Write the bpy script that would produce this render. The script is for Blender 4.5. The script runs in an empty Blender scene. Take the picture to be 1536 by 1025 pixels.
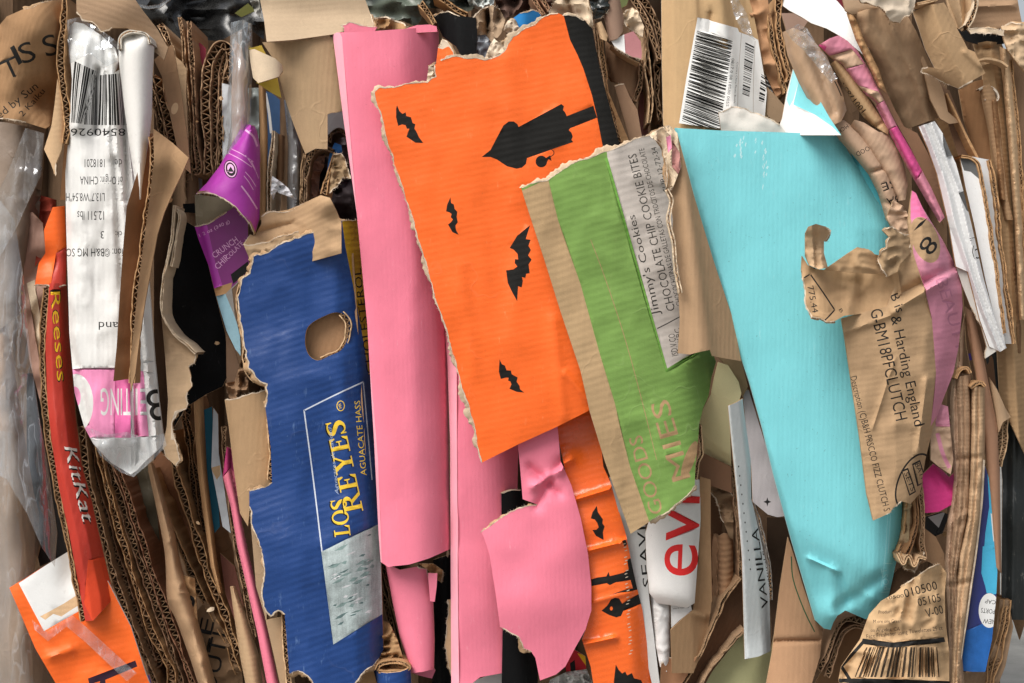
# A compressed bale of waste cardboard boxes, seen face-on.
# 1 photo pixel is about 1 mm on the bale face.  Coordinates below are (x, y, h):
# x to the right and y down across the face, h millimetres out of the face.
import bpy, math, random
import numpy as np
from mathutils import Vector
from mathutils.geometry import delaunay_2d_cdt

random.seed(7)
sc = bpy.context.scene
col = sc.collection
D = 2200.0
R = math.radians

RELIEF = 1.55
def W(x, y, h):
    h = np.where(np.asarray(h) < 0, np.asarray(h) * 1.9, h) * RELIEF      # the gaps between the pieces run deep
    t = (D - h) / D
    return np.stack([(x - 768.0) * t / 1000, -h / 1000 + 0 * x, (512.5 - y) * t / 1000], -1)

# ------------------------------------------------------------------ noise
def _hash(ix, iy, s):
    v = np.sin(ix * 127.1 + iy * 311.7 + s * 74.7) * 43758.5453
    return v - np.floor(v)

def vnoise(x, y, s=0):
    x = np.asarray(x, float); y = np.asarray(y, float)
    ix = np.floor(x); iy = np.floor(y); fx = x - ix; fy = y - iy
    fx = fx * fx * fx * (fx * (fx * 6 - 15) + 10); fy = fy * fy * fy * (fy * (fy * 6 - 15) + 10)
    a = _hash(ix, iy, s); b = _hash(ix + 1, iy, s); c = _hash(ix, iy + 1, s); d = _hash(ix + 1, iy + 1, s)
    return (a + (b - a) * fx + (c - a) * fy + (a - b - c + d) * fx * fy) * 2 - 1

def fbm(x, y, s=0, o=4):
    r = 0; a = 1.0; t = 0
    for k in range(o):
        r = r + a * vnoise(x * 2 ** k, y * 2 ** k, s + k * 13.3); t += a; a *= .5
    return r / t

# ------------------------------------------------------------------ height fields
def flat(h0, gx=0, gy=0, c=(768, 512)):
    return lambda x, y: h0 + gx * (x - c[0]) + gy * (y - c[1])
def _sd(x, y, p, q):
    dx, dy = q[0] - p[0], q[1] - p[1]; L = math.hypot(dx, dy)
    return ((x - p[0]) * dy - (y - p[1]) * dx) / L      # > 0 on the right when heading down
def fold(p, q, slope, side=1, w=4):
    def f(x, y):
        d = side * _sd(x, y, p, q)
        return slope * w * np.logaddexp(0, np.clip(d / w, -60, 400))
    if abs(slope) >= .2 and w <= 6: f.lines = [(p, q, w, 40)]
    return f
def ridge(p, q, amp, w=5):
    def f(x, y):
        dx, dy = q[0] - p[0], q[1] - p[1]; L2 = dx * dx + dy * dy
        t = np.clip(((x - p[0]) * dx + (y - p[1]) * dy) / L2, 0, 1)
        d = np.hypot(x - p[0] - t * dx, y - p[1] - t * dy)
        return amp * np.exp(-(d / w) ** 2)
    if abs(amp) >= 1.5: f.lines = [(p, q, w * .6, 6)]
    return f
def bump(c, amp, r):
    return lambda x, y: amp * np.exp(-((x - c[0]) ** 2 + (y - c[1]) ** 2) / (r * r))
def noise(amp, scale, s=0, sx=1, sy=1):
    return lambda x, y: amp * fbm(x / scale * sx + s * 3.1, y / scale * sy, s, 2)
def creased(amp, scale, s=0, sx=1, sy=1):
    def f(x, y):
        wx = x + 6 * vnoise(x / 30, y / 30, s + 3); wy = y + 6 * vnoise(x / 30, y / 30, s + 5)
        a = 1 - np.sqrt(vnoise(wx / scale * sx, wy / scale * sy, s) ** 2 + .012) * 2
        b = 1 - np.sqrt(vnoise(wx / scale * 2.3 * sx, wy / scale * 2.3 * sy, s + 7) ** 2 + .02) * 2
        return amp * (a + .4 * b)
    if amp >= 1.5: f.fine = max(2.6, scale / 7)
    return f
def across(L, Rr, prof):
    """height profile [(s, h), ...] running from the left boundary to the right one"""
    L = sorted(L, key=lambda p: p[1]); Rr = sorted(Rr, key=lambda p: p[1])
    ly = [p[1] for p in L]; lx = [p[0] for p in L]; ry = [p[1] for p in Rr]; rx = [p[0] for p in Rr]
    ps = [p[0] for p in prof]; ph = [p[1] for p in prof]
    ss = np.linspace(0, 1, 161); hh = np.interp(ss, ps, ph)
    k = np.ones(9) / 9; hh = np.convolve(np.pad(hh, 4, mode='edge'), k, 'valid')
    def f(x, y):
        a = np.interp(y, ly, lx); b = np.interp(y, ry, rx)
        s = np.clip((x - a) / np.maximum(b - a, 1), 0, 1)
        return np.interp(s, ss, hh)
    def poly(s):
        ys = np.arange(min(ly[0], ry[0]), max(ly[-1], ry[-1]) + 1, min(6.0, max(2.2, (np.mean(rx) - np.mean(lx)) / 12)))
        a = np.interp(ys, ly, lx); b = np.interp(ys, ry, rx); return np.stack([a + (b - a) * s, ys], 1)
    f.polys = [poly(s) for s in (.02, .06, .12, .25, .4, .55, .7, .82, .9, .96)] if len(prof) > 12 else [poly(min(.985, max(.015, s + d))) for s, _ in prof for d in (-.03, 0, .03)]
    return f
ROUND = [(i / 20, math.sqrt(max(0, 1 - (i / 10 - 1) ** 2))) for i in range(21)]
def tube(L, Rr, amp):
    return across(L, Rr, [(s, amp * v) for s, v in ROUND])
def add(*fs):
    g = lambda x, y: sum(f(x, y) if callable(f) else f for f in fs)
    g.lines = [l for f in fs for l in getattr(f, 'lines', [])]; g.polys = [l for f in fs for l in getattr(f, 'polys', [])]; g.fine = min([getattr(f, 'fine', 99) for f in fs])
    return g

# ------------------------------------------------------------------ materials
def nodes(name):
    m = bpy.data.materials.new(name); m.use_nodes = True
    nt = m.node_tree; b = nt.nodes['Principled BSDF']
    return m, nt, b
def mth(nt, op, a, b=None):
    n = nt.nodes.new('ShaderNodeMath'); n.operation = op
    for i, v in enumerate((a, b)):
        if v is None: continue
        if isinstance(v, (int, float)): n.inputs[i].default_value = v
        else: nt.links.new(v, n.inputs[i])
    return n.outputs[0]
def nz(nt, vec, scale, detail=4, rough=.6):
    n = nt.nodes.new('ShaderNodeTexNoise'); n.inputs['Scale'].default_value = scale
    n.inputs['Detail'].default_value = detail; n.inputs['Roughness'].default_value = rough
    nt.links.new(vec, n.inputs['Vector']); return n.outputs['Fac']
def ramp(nt, fac, lo, hi, a=0.0, b=1.0):
    n = nt.nodes.new('ShaderNodeMapRange'); n.clamp = True
    nt.links.new(fac, n.inputs['Value'])
    for k, v in (('From Min', lo), ('From Max', hi), ('To Min', a), ('To Max', b)): n.inputs[k].default_value = v
    return n.outputs[0]
def mixc(nt, fac, a, b, mode='MIX'):
    n = nt.nodes.new('ShaderNodeMix'); n.data_type = 'RGBA'; n.blend_type = mode
    for i, v in ((0, fac), (6, a), (7, b)):
        if isinstance(v, (int, float)): n.inputs[i].default_value = v
        elif isinstance(v, tuple): n.inputs[i].default_value = (*v[:3], 1)
        else: nt.links.new(v, n.inputs[i])
    return n.outputs[2]
_cache = {}
def card(name, c, rough=.72, flute=None, mott=.16, fine=.08, scuff=0.0, scuffcol=(.75, .68, .6), spec=.2, bumps=.5, dirt=.12, fcol=.04, smear=.10, wrinkle=.8):
    key = (name, c, rough, flute, mott, scuff, bumps, smear)
    if key in _cache: return _cache[key]
    kraft = c[0] > c[1] * 1.25 > c[2] * 1.6 and c[0] < .6 and c[1] > c[0] * .48
    if kraft and rough > .68: spec, rough = .1, max(rough, .88)
    if kraft: c = (c[0] * 1.03, c[1] * 1.01, c[2] * 1.02)
    m, nt, b = nodes(name)
    tc = nt.nodes.new('ShaderNodeTexCoord').outputs['Object']
    oi = nt.nodes.new('ShaderNodeObjectInfo').outputs['Random']
    off = nt.nodes.new('ShaderNodeVectorMath'); off.operation = 'ADD'
    cmb = nt.nodes.new('ShaderNodeCombineXYZ'); nt.links.new(mth(nt, 'MULTIPLY', oi, 17.0), cmb.inputs[0])
    nt.links.new(tc, off.inputs[0]); nt.links.new(cmb.outputs[0], off.inputs[1]); v = off.outputs[0]
    big = nz(nt, v, 9, 5); med = nz(nt, v, 60, 5, .7); fin = nz(nt, v, 700, 3, .8)
    k = mth(nt, 'ADD', mth(nt, 'MULTIPLY', mth(nt, 'SUBTRACT', big, .5), mott * 2.4), 1.0)
    k = mth(nt, 'ADD', k, mth(nt, 'MULTIPLY', mth(nt, 'SUBTRACT', med, .5), mott * 1.2))
    k = mth(nt, 'ADD', k, mth(nt, 'MULTIPLY', mth(nt, 'SUBTRACT', fin, .5), fine * 2.5))
    hgt = mth(nt, 'ADD', mth(nt, 'MULTIPLY', med, .5), mth(nt, 'MULTIPLY', fin, .16))
    if flute:
        ang, pitch, st = flute
        a = R(ang)
        dot = nt.nodes.new('ShaderNodeVectorMath'); dot.operation = 'DOT_PRODUCT'
        nt.links.new(tc, dot.inputs[0]); dot.inputs[1].default_value = (-math.sin(a), 0, math.cos(a))
        wob = mth(nt, 'MULTIPLY', nz(nt, v, 14, 2), 3.0)
        ph = mth(nt, 'ADD', mth(nt, 'MULTIPLY', dot.outputs['Value'], 2 * math.pi / (pitch / 1000)), wob)
        sn = mth(nt, 'SINE', ph)
        amp = ramp(nt, nz(nt, v, 25, 3), .35, .65, .35, 1.0)
        sn = mth(nt, 'MULTIPLY', sn, amp)
        hgt = mth(nt, 'ADD', hgt, mth(nt, 'MULTIPLY', sn, .22 * st))
        k = mth(nt, 'ADD', k, mth(nt, 'MULTIPLY', sn, fcol * st))
        mp2 = nt.nodes.new('ShaderNodeMapping'); mp2.inputs['Rotation'].default_value = (0, a, 0)
        mp2.inputs['Scale'].default_value = (1, 1, .07); nt.links.new(v, mp2.inputs['Vector'])
        st2 = mth(nt, 'SUBTRACT', nz(nt, mp2.outputs[0], 240, 3, .7), .5)
        hgt = mth(nt, 'ADD', hgt, mth(nt, 'MULTIPLY', st2, .35 * min(1, st)))
        k = mth(nt, 'ADD', k, mth(nt, 'MULTIPLY', st2, fine * 1.6))
    if kraft:      # bare kraft: every board has its own tone
        k = mth(nt, 'MULTIPLY', k, mth(nt, 'ADD', mth(nt, 'MULTIPLY', oi, .34), .82))
    if wrinkle:
        w1 = ramp(nt, mth(nt, 'ABSOLUTE', mth(nt, 'SUBTRACT', nz(nt, v, 11, 3, .45), .5)), 0, .011, 1, 0)
        w1 = mth(nt, 'MULTIPLY', w1, ramp(nt, nz(nt, v, 7, 2), .5, .68, 0, wrinkle * (.35 if max(c) > .12 and c[1] < .5 * c[0] or c[2] > c[0] * .7 else 1)))
        hgt = mth(nt, 'ADD', hgt, mth(nt, 'MULTIPLY', w1, .5)); k = mth(nt, 'ADD', k, mth(nt, 'MULTIPLY', w1, .10))
    # base colour
    vm = nt.nodes.new('ShaderNodeVectorMath'); vm.operation = 'SCALE'
    vm.inputs[0].default_value = c; nt.links.new(k, vm.inputs['Scale'])
    out = vm.outputs[0]
    if wrinkle and not (c[0] > c[1] * 1.2 > c[2] * 1.4 and c[1] > c[0] * .5) and max(c) > .1:      # ink cracks pale along the creases
        out = mixc(nt, mth(nt, 'MULTIPLY', w1, .10), out, (.62, .54, .46))
    if dirt:
        d = ramp(nt, nz(nt, v, 260, 2, .5), .69, .76, 0, dirt)
        out = mixc(nt, d, out, (.05, .04, .035))
    if smear:
        s_ = mth(nt, 'MULTIPLY', ramp(nt, nz(nt, v, 22, 6, .75), .55, .72, 0, 1), ramp(nt, nz(nt, v, 5, 2), .45, .6, 0, smear))
        out = mixc(nt, s_, out, tuple(x * .55 for x in c))
    rg = rough
    if scuff:
        mp = nt.nodes.new('ShaderNodeMapping'); mp.inputs['Rotation'].default_value = (0, R(20), 0)
        mp.inputs['Scale'].default_value = (1, 1, .18); nt.links.new(v, mp.inputs['Vector'])
        s1 = ramp(nt, nz(nt, mp.outputs[0], 190, 4, .7), .60, .68, 0, 1)
        s2 = ramp(nt, nz(nt, v, 30, 4, .7), .5, .66, 0, scuff)
        s3 = ramp(nt, nz(nt, v, 85, 8, .8), .66, .73, 0, scuff)
        sf = mth(nt, 'MAXIMUM', mth(nt, 'MULTIPLY', s1, s2), s3)
        out = mixc(nt, sf, out, scuffcol)
    nt.links.new(out, b.inputs['Base Color'])
    b.inputs['Specular IOR Level'].default_value = spec
    nt.links.new(ramp(nt, med, .3, .7, rg - .08, min(1, rg + .1)), b.inputs['Roughness'])
    bp = nt.nodes.new('ShaderNodeBump'); bp.inputs['Strength'].default_value = bumps; bp.inputs['Distance'].default_value = .0022
    nt.links.new(hgt, bp.inputs['Height']); nt.links.new(bp.outputs[0], b.inputs['Normal'])
    _cache[key] = m
    return m
def film(name, c=(.8, .82, .85), alpha=.14, rough=.16):
    """thin clear plastic: see-through, a little milky, with glossy wrinkles"""
    m, nt, b = nodes(name); nt.nodes.remove(b)
    tc = nt.nodes.new('ShaderNodeTexCoord').outputs['Object']
    mp = nt.nodes.new('ShaderNodeMapping'); mp.inputs['Scale'].default_value = (1.8, 1, .35); nt.links.new(tc, mp.inputs['Vector'])
    n1 = nz(nt, mp.outputs[0], 24, 2, .5)
    n2 = mth(nt, 'ABSOLUTE', mth(nt, 'SUBTRACT', n1, .5)); n3 = nz(nt, tc, 7, 2)
    bp = nt.nodes.new('ShaderNodeBump'); bp.inputs['Strength'].default_value = .6; bp.inputs['Distance'].default_value = .01
    nt.links.new(n2, bp.inputs['Height'])
    tr = nt.nodes.new('ShaderNodeBsdfTransparent'); tr.inputs[0].default_value = (.97, .98, .985, 1)
    df = nt.nodes.new('ShaderNodeBsdfDiffuse'); df.inputs[0].default_value = (*c, 1)
    gl = nt.nodes.new('ShaderNodeBsdfGlossy'); gl.inputs['Roughness'].default_value = rough; gl.inputs['Color'].default_value = (.95, .97, 1, 1)
    fr = nt.nodes.new('ShaderNodeFresnel'); fr.inputs['IOR'].default_value = 1.5
    for q in (df, gl, fr): nt.links.new(bp.outputs[0], q.inputs['Normal'])
    m1 = nt.nodes.new('ShaderNodeMixShader'); m2 = nt.nodes.new('ShaderNodeMixShader')
    nt.links.new(mth(nt, 'ADD', ramp(nt, n3, .35, .7, alpha * .25, alpha * .8), ramp(nt, n2, 0, .012, alpha, 0)), m1.inputs[0])
    nt.links.new(tr.outputs[0], m1.inputs[1]); nt.links.new(df.outputs[0], m1.inputs[2])
    nt.links.new(mth(nt, 'MINIMUM', mth(nt, 'MULTIPLY', fr.outputs[0], .9), .22), m2.inputs[0]); nt.links.new(m1.outputs[0], m2.inputs[1]); nt.links.new(gl.outputs[0], m2.inputs[2])
    nt.links.new(m2.outputs[0], nt.nodes['Material Output'].inputs[0])
    return m

# ------------------------------------------------------------------ objects
def link(name, verts, faces, mats, mi=None, parent=None, smooth=None, kind=None):
    verts = np.asarray(verts, float); c = verts.mean(0)
    if parent is not None: c = np.array(parent.location) + (np.array(parent.parent.location) if parent.parent else 0)
    me = bpy.data.meshes.new(name)
    me.from_pydata((verts - c).tolist(), [], faces)
    for m in mats: me.materials.append(m)
    if mi is not None: me.polygons.foreach_set('material_index', np.asarray(mi, np.int32))
    if smooth is None: smooth = np.ones(len(faces), bool)
    me.polygons.foreach_set('use_smooth', np.asarray(smooth, bool))
    me.update(); me.set_sharp_from_angle(angle=R(55))
    o = bpy.data.objects.new(name, me); col.objects.link(o)
    if parent is not None: o.parent = parent
    else: o.location = c
    return o
def tag(o, label=None, cat=None, group=None, kind=None):
    for k, v in (('label', label), ('category', cat), ('group', group), ('kind', kind)):
        if v: o[k] = v
    return o

def evenodd(px, py, loops):
    r = np.zeros(len(px), bool)
    for lp in loops:
        a = np.asarray(lp, float); 
        x0, y0 = a.min(0); x1, y1 = a.max(0)
        idx = np.nonzero((px >= x0) & (px <= x1) & (py >= y0) & (py <= y1))[0]
        if not len(idx): continue
        X = px[idx][:, None]; Y = py[idx][:, None]
        b = np.roll(a, -1, 0)
        cond = (a[:, 1] > Y) != (b[:, 1] > Y)
        den = np.where(b[:, 1] == a[:, 1], 1e-9, b[:, 1] - a[:, 1])
        xi = (b[:, 0] - a[:, 0]) * (Y - a[:, 1]) / den + a[:, 0]
        r[idx] ^= ((cond & (X < xi)).sum(1) % 2).astype(bool)
    return r
def catmull(pts, closed=False, n=6):
    p = [np.array(q[:2], float) for q in pts]; m = len(p); out = []
    rng = range(m) if closed else range(m - 1)
    for i in rng:
        p1, p2 = p[i], p[(i + 1) % m]
        p0 = p[i - 1] if (closed or i > 0) else 2 * p1 - p2
        p3 = p[(i + 2) % m] if (closed or i + 2 < m) else 2 * p2 - p1
        for k in range(n):
            t = k / n
            out.append(.5 * (2 * p1 + (p2 - p0) * t + (2 * p0 - 5 * p1 + 4 * p2 - p3) * t * t + (3 * p1 - p0 - 3 * p2 + p3) * t ** 3))
    if not closed: out.append(p[-1])
    return np.array(out)
def resample(p, step):
    p = np.asarray(p, float); d = np.r_[0, np.cumsum(np.hypot(*np.diff(p, axis=0).T))]
    n = max(2, int(round(d[-1] / step)) + 1); t = np.linspace(0, d[-1], n)
    return np.stack([np.interp(t, d, p[:, 0]), np.interp(t, d, p[:, 1])], 1), t
_seed = [0]
def nseed():
    _seed[0] += 1; return _seed[0] * 1.37
def build_loop(outline, step, amp, smooth):
    """densify; flagged edges ('t') become ragged. returns points, per-point torn flag"""
    n = len(outline); pts = []; fl = []
    raw = [(q[0], q[1]) for q in outline]; tf = [len(q) > 2 and q[2] == 't' for q in outline]
    area = sum(raw[i][0] * raw[(i + 1) % n][1] - raw[(i + 1) % n][0] * raw[i][1] for i in range(n))
    sg = 1 if area > 0 else -1
    sm = catmull(raw, True, 8) if smooth else None
    s = nseed(); acc = 0
    for i in range(n):
        a = np.array(raw[i], float); b = np.array(raw[(i + 1) % n], float)
        seg = np.vstack([sm[i * 8:(i + 1) * 8], sm[((i + 1) * 8) % len(sm)][None]]) if smooth else np.array([a, b])
        q, t = resample(seg, 2.2 if tf[i] else step)
        if tf[i]:
            tan = np.gradient(q, axis=0) if len(q) > 2 else np.repeat((b - a)[None], len(q), 0)
            tan /= np.maximum(np.hypot(tan[:, 0], tan[:, 1]), 1e-6)[:, None]
            nr = np.stack([tan[:, 1], -tan[:, 0]], 1) * sg
            w = np.minimum(1, np.minimum(t, t[-1] - t) / 8 + .15)
            k = fbm((acc + t) / 17, 0 * t + s, s, 4) * 1.6
            q = q + nr * (amp * k * w)[:, None]
        acc += t[-1]
        pts.append(q[:-1]); fl += [tf[i]] * (len(q) - 1)
    return np.vstack(pts), np.array(fl), sg

KR = (.42, .25, .122); KRD = (.21, .11, .052); KRL = (.54, .37, .215); KRR = (.29, .135, .07); KRP = (.62, .49, .35)
EDGE = card('kraft_board_edge', (.38, .25, .14), .9, None, .3, .15)
PULP = card('torn_paper_pulp', (.60, .49, .375), .95, None, .25, .2, dirt=0)
FLUTE = card('kraft_fluting', (.36, .23, .13), .9, None, .25, .15)

def sheet(name, label, cat, outline, mat, h, prints=(), holes=(), thick=4, step=9, amp=2.2, smooth=False,
          back=None, edge=None, core=None, corecol=None, parent=None, group=None, kind=None, plabel=None):
    if not callable(h): h = flat(h)
    oa = np.array([(q[0], q[1]) for q in outline], float)
    ar = abs(np.sum(oa[:, 0] * np.roll(oa[:, 1], -1) - oa[:, 1] * np.roll(oa[:, 0], -1))) / 2
    step = min(step, max(2.6, ar / max(np.ptp(oa[:, 0]), np.ptp(oa[:, 1])) / 9), getattr(h, 'fine', 99))
    P, fl, sg = build_loop(outline, step, amp, smooth)
    loops = [P]; hl = []
    for hp in holes:
        q, _, _ = build_loop(hp, 4, 1, True); loops.append(q); hl.append(q)
    x0, y0 = P.min(0); x1, y1 = P.max(0)
    rs = np.random.RandomState(int(_seed[0] * 7) % 9999)
    gx, gy = np.meshgrid(np.arange(x0, x1, step), np.arange(y0, y1, step * .87))
    gx = gx + (np.arange(gx.shape[0]) % 2)[:, None] * step / 2
    g = np.stack([gx.ravel(), gy.ravel()], 1) + rs.uniform(-.12, .12, (gx.size, 2)) * step
    ins = evenodd(g[:, 0], g[:, 1], loops)
    g = g[ins]
    bd = np.vstack(loops)
    if len(g):
        keep = np.ones(len(g), bool)
        for i in range(0, len(g), 2000):
            dd = ((g[i:i + 2000, None] - bd[None]) ** 2).sum(-1).min(1)
            keep[i:i + 2000] = dd > (step * .45) ** 2
        g = g[keep]
    V = []; E = []
    def addloop(lp):
        b0 = len(V); m = len(lp)
        V.extend(Vector((float(p[0]), float(p[1]))) for p in lp)
        E.extend((b0 + i, b0 + (i + 1) % m) for i in range(m))
    for lp in loops: addloop(lp)
    for pm, cont in prints:
        if callable(cont): continue
        for lp in cont:
            if len(lp) >= 3:
                a = np.asarray(lp, float)
                if a[:, 0].max() < x0 or a[:, 0].min() > x1 or a[:, 1].max() < y0 or a[:, 1].min() > y1: continue
                addloop(a)
    rows_ = list(getattr(h, 'polys', []))                   # mesh rows that follow the folds and ridges
    for p_, q_, w_, e_ in getattr(h, 'lines', []):
        d_ = np.array(q_, float) - np.array(p_, float); L_ = np.hypot(*d_); n_ = np.array([-d_[1], d_[0]]) / L_
        a_ = np.array(p_, float) - d_ / L_ * e_; b_ = np.array(q_, float) + d_ / L_ * e_
        for o_ in (-2.2 * w_, -1.1 * w_, 0, 1.1 * w_, 2.2 * w_): rows_.append(resample(np.array([a_ + n_ * o_, b_ + n_ * o_]), min(step, 5))[0])
    if rows_:
        r_ = np.vstack(rows_); r_ = r_[evenodd(r_[:, 0], r_[:, 1], loops)]
        r_ = r_[np.unique(np.floor(r_ / 1.5).astype(int), axis=0, return_index=True)[1]]
        kp = np.ones(len(r_), bool)
        for i in range(0, len(r_), 2000): kp[i:i + 2000] = ((r_[i:i + 2000, None] - bd[None]) ** 2).sum(-1).min(1) > 2.0
        r_ = r_[kp]
        if len(r_) and len(g):
            kp = np.ones(len(g), bool)
            for i in range(0, len(g), 2000): kp[i:i + 2000] = ((g[i:i + 2000, None] - r_[None]) ** 2).sum(-1).min(1) > (step * .4) ** 2
            g = g[kp]
        V.extend(Vector((float(q[0]), float(q[1]))) for q in r_)
    V.extend(Vector((float(p[0]), float(p[1]))) for p in g)
    ov, oe, of, *_ = delaunay_2d_cdt(V, E, [], 0, 1e-4)
    vv = np.array([(p.x, p.y) for p in ov]); tr = np.array([f for f in of if len(f) == 3], int)
    ce = vv[tr].mean(1)
    ok = evenodd(ce[:, 0], ce[:, 1], loops); tr = tr[ok]; ce = ce[ok]
    # consistent winding: front faces look out of the face (-Y)
    a, b, c = vv[tr[:, 0]], vv[tr[:, 1]], vv[tr[:, 2]]
    cr = (b[:, 0] - a[:, 0]) * (c[:, 1] - a[:, 1]) - (b[:, 1] - a[:, 1]) * (c[:, 0] - a[:, 0])
    tr[cr > 0] = tr[cr > 0][:, ::-1]
    mats = [mat]; mi = np.zeros(len(tr), int)
    for pm, cont in prints:
        if pm not in mats: mats.append(pm)
        k = mats.index(pm)
        msk = cont(ce[:, 0], ce[:, 1]) if callable(cont) else evenodd(ce[:, 0], ce[:, 1], cont)
        mi[msk] = k
    used = np.unique(tr); rm = -np.ones(len(vv), int); rm[used] = np.arange(len(used)); vv = vv[used]; tr = rm[tr]
    hz = h(vv[:, 0], vv[:, 1]); N = len(vv)
    A = W(vv[:, 0], vv[:, 1], hz); B = A + np.array([0, thick / 1000, 0])
    ec = {}
    for t in tr:
        for i in range(3):
            e = (t[i], t[(i + 1) % 3]); ec[(e[1], e[0])] = 0 if ec.pop(e, None) is not None else 1
            if ec[(e[1], e[0])] == 0: del ec[(e[1], e[0])]
    be = [(b_, a_) for (a_, b_) in ec]
    verts = [A, B]; faces = [tuple(t) for t in tr] + [tuple(t[::-1] + N) for t in tr]
    bm_ = back or mat; em = edge or EDGE
    for m in (bm_, em):
        if m not in mats: mats.append(m)
    mi = list(mi) + [mats.index(bm_)] * len(tr); sm = [True] * (2 * len(tr))
    bi = {}
    for a_, b_ in be:
        for q in (a_, b_):
            if q not in bi: bi[q] = len(bi)
    keys = np.array(list(bi)); nb = len(keys); b0 = 2 * N
    verts += [A[keys], B[keys]]
    for a_, b_ in be:
        faces.append((b0 + bi[b_], b0 + bi[a_], b0 + nb + bi[a_], b0 + nb + bi[b_])); mi.append(mats.index(em)); sm.append(False)
    o = link(name, np.vstack(verts), faces, mats, mi, parent, sm)
    if parent is None: tag(o, label, cat, group, kind)
    elif plabel: tag(o, plabel)
    if core and fl.any(): torn(o, P, fl, sg, h, core, thick, corecol or EDGE)
    return o
def torn(o, P, fl, sg, h, ex, thick, cm):
    """ragged inner plies that stick out along the torn edges"""
    n = len(P); tan = np.roll(P, -1, 0) - np.roll(P, 1, 0)
    tan /= np.maximum(np.hypot(tan[:, 0], tan[:, 1]), 1e-6)[:, None]
    nr = np.stack([tan[:, 1], -tan[:, 0]], 1) * sg
    s = nseed(); u = np.arange(n) * 2.2
    f2 = fl | np.roll(fl, 1)
    env = np.convolve(np.r_[fl[-6:], fl, fl[:6]].astype(float), np.ones(13) / 13, 'valid')
    wav = np.clip(.5 + 1.5 * fbm(u / 34, 0 * u + s, s) + .3 * vnoise(u / 4, 0 * u, s + 2), .04, 2.0)
    outw = .72 * ex * wav * np.clip(env * 1.5, 0, 1)
    fr = np.clip(.45 + .7 * vnoise(u / 4, 0 * u, s + 9) + .8 * vnoise(u / 23, 0 * u, s + 19), .08, 2.2) * np.clip(env * 1.5, 0, 1)
    rows = [(-3.0 + 0 * u, -1.0 + 0 * u), (outw * .55, -1.3 + .6 * vnoise(u / 6, 0 * u, s + 4)), (outw, -thick * .4 - .7 + .35 * np.sin(u / 1.35) + 1.2 * vnoise(u / 5, 0 * u, s + 31)),
            (outw * .9, -thick * .7 - 2 + 0 * u)]
    fringe = [(-.9 + 0 * u, .2 + 0 * u), (fr, .1 + .5 * vnoise(u / 7, 0 * u, s + 5)), (fr * .9, -1.0 + 0 * u)]
    runs = []                                      # each torn stretch is a piece of its own
    i = 0
    start = next((q for q in range(n) if not fl[q - 1] and fl[q]), 0)
    while i < n:
        q = (start + i) % n
        if fl[q]:
            r = [q]
            while i + 1 < n and fl[(start + i + 1) % n]: i += 1; r.append((start + i) % n)
            r.append((r[-1] + 1) % n); runs.append(r)
        i += 1
    hh = h(P[:, 0], P[:, 1]); rs = np.random.RandomState(int(s * 11) % 9999)
    for r in runs:
        if len(r) < 4: continue
        r = np.array(r); m = len(r)
        for nm, rws, mt in (('torn_edge', rows, cm), ('paper_fringe', fringe, PULP)):
            verts = []; faces = []
            for off, dz in rws:
                q = P[r] + nr[r] * off[r, None]; verts.append(W(q[:, 0], q[:, 1], hh[r] + dz[r]))
            for k in range(len(rws) - 1):
                for a in range(m - 1):
                    f = (k * m + a, k * m + a + 1, (k + 1) * m + a + 1, (k + 1) * m + a); faces.append(f if sg > 0 else f[::-1])
            if nm == 'paper_fringe':               # loose fibres, rooted in the fringe
                b0 = len(rws) * m
                for a in range(1, m - 1):
                    if rs.rand() > .6: continue
                    p = P[r[a]]; d = nr[r[a]] * rs.uniform(.8, 4.4) + tan[r[a]] * rs.uniform(-2.2, 2.2); z = hh[r[a]]
                    pts = np.array([p - nr[r[a]] * .8 - tan[r[a]] * .35, p - nr[r[a]] * .8 + tan[r[a]] * .35, p + d])
                    verts.append(W(pts[:, 0], pts[:, 1], np.array([z + .35, z + .35, z + .5 + rs.uniform(-1, 1.6)])))
                    faces.append((b0, b0 + 1, b0 + 2) if sg < 0 else (b0, b0 + 2, b0 + 1)); b0 += 3
            link(nm, np.vstack(verts), faces, [mt], None, o)

def ribbon(verts, faces, c, nrm, hw, hf, depth):
    """thin strip running along curve c, extruded back into the bale"""
    n = len(c); l = c + nrm * hw[:, None]; r = c - nrm * hw[:, None]
    fl_ = W(l[:, 0], l[:, 1], hf); fr_ = W(r[:, 0], r[:, 1], hf)
    dv = np.array([0, depth / 1000, 0]); b = sum(len(v) for v in verts)
    verts.extend([fl_, fr_, fl_.copy(), fr_.copy(), fl_ + dv, fr_ + dv])
    for i in range(n - 1):
        faces.append((b + i, b + i + 1, b + n + i + 1, b + n + i))
        faces.append((b + 2 * n + i, b + 4 * n + i, b + 4 * n + i + 1, b + 2 * n + i + 1))
        faces.append((b + 3 * n + i + 1, b + 5 * n + i + 1, b + 5 * n + i, b + 3 * n + i))
def normals(c):
    t = np.gradient(c, axis=0); t /= np.maximum(np.hypot(t[:, 0], t[:, 1]), 1e-6)[:, None]
    return np.stack([-t[:, 1], t[:, 0]], 1)
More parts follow.
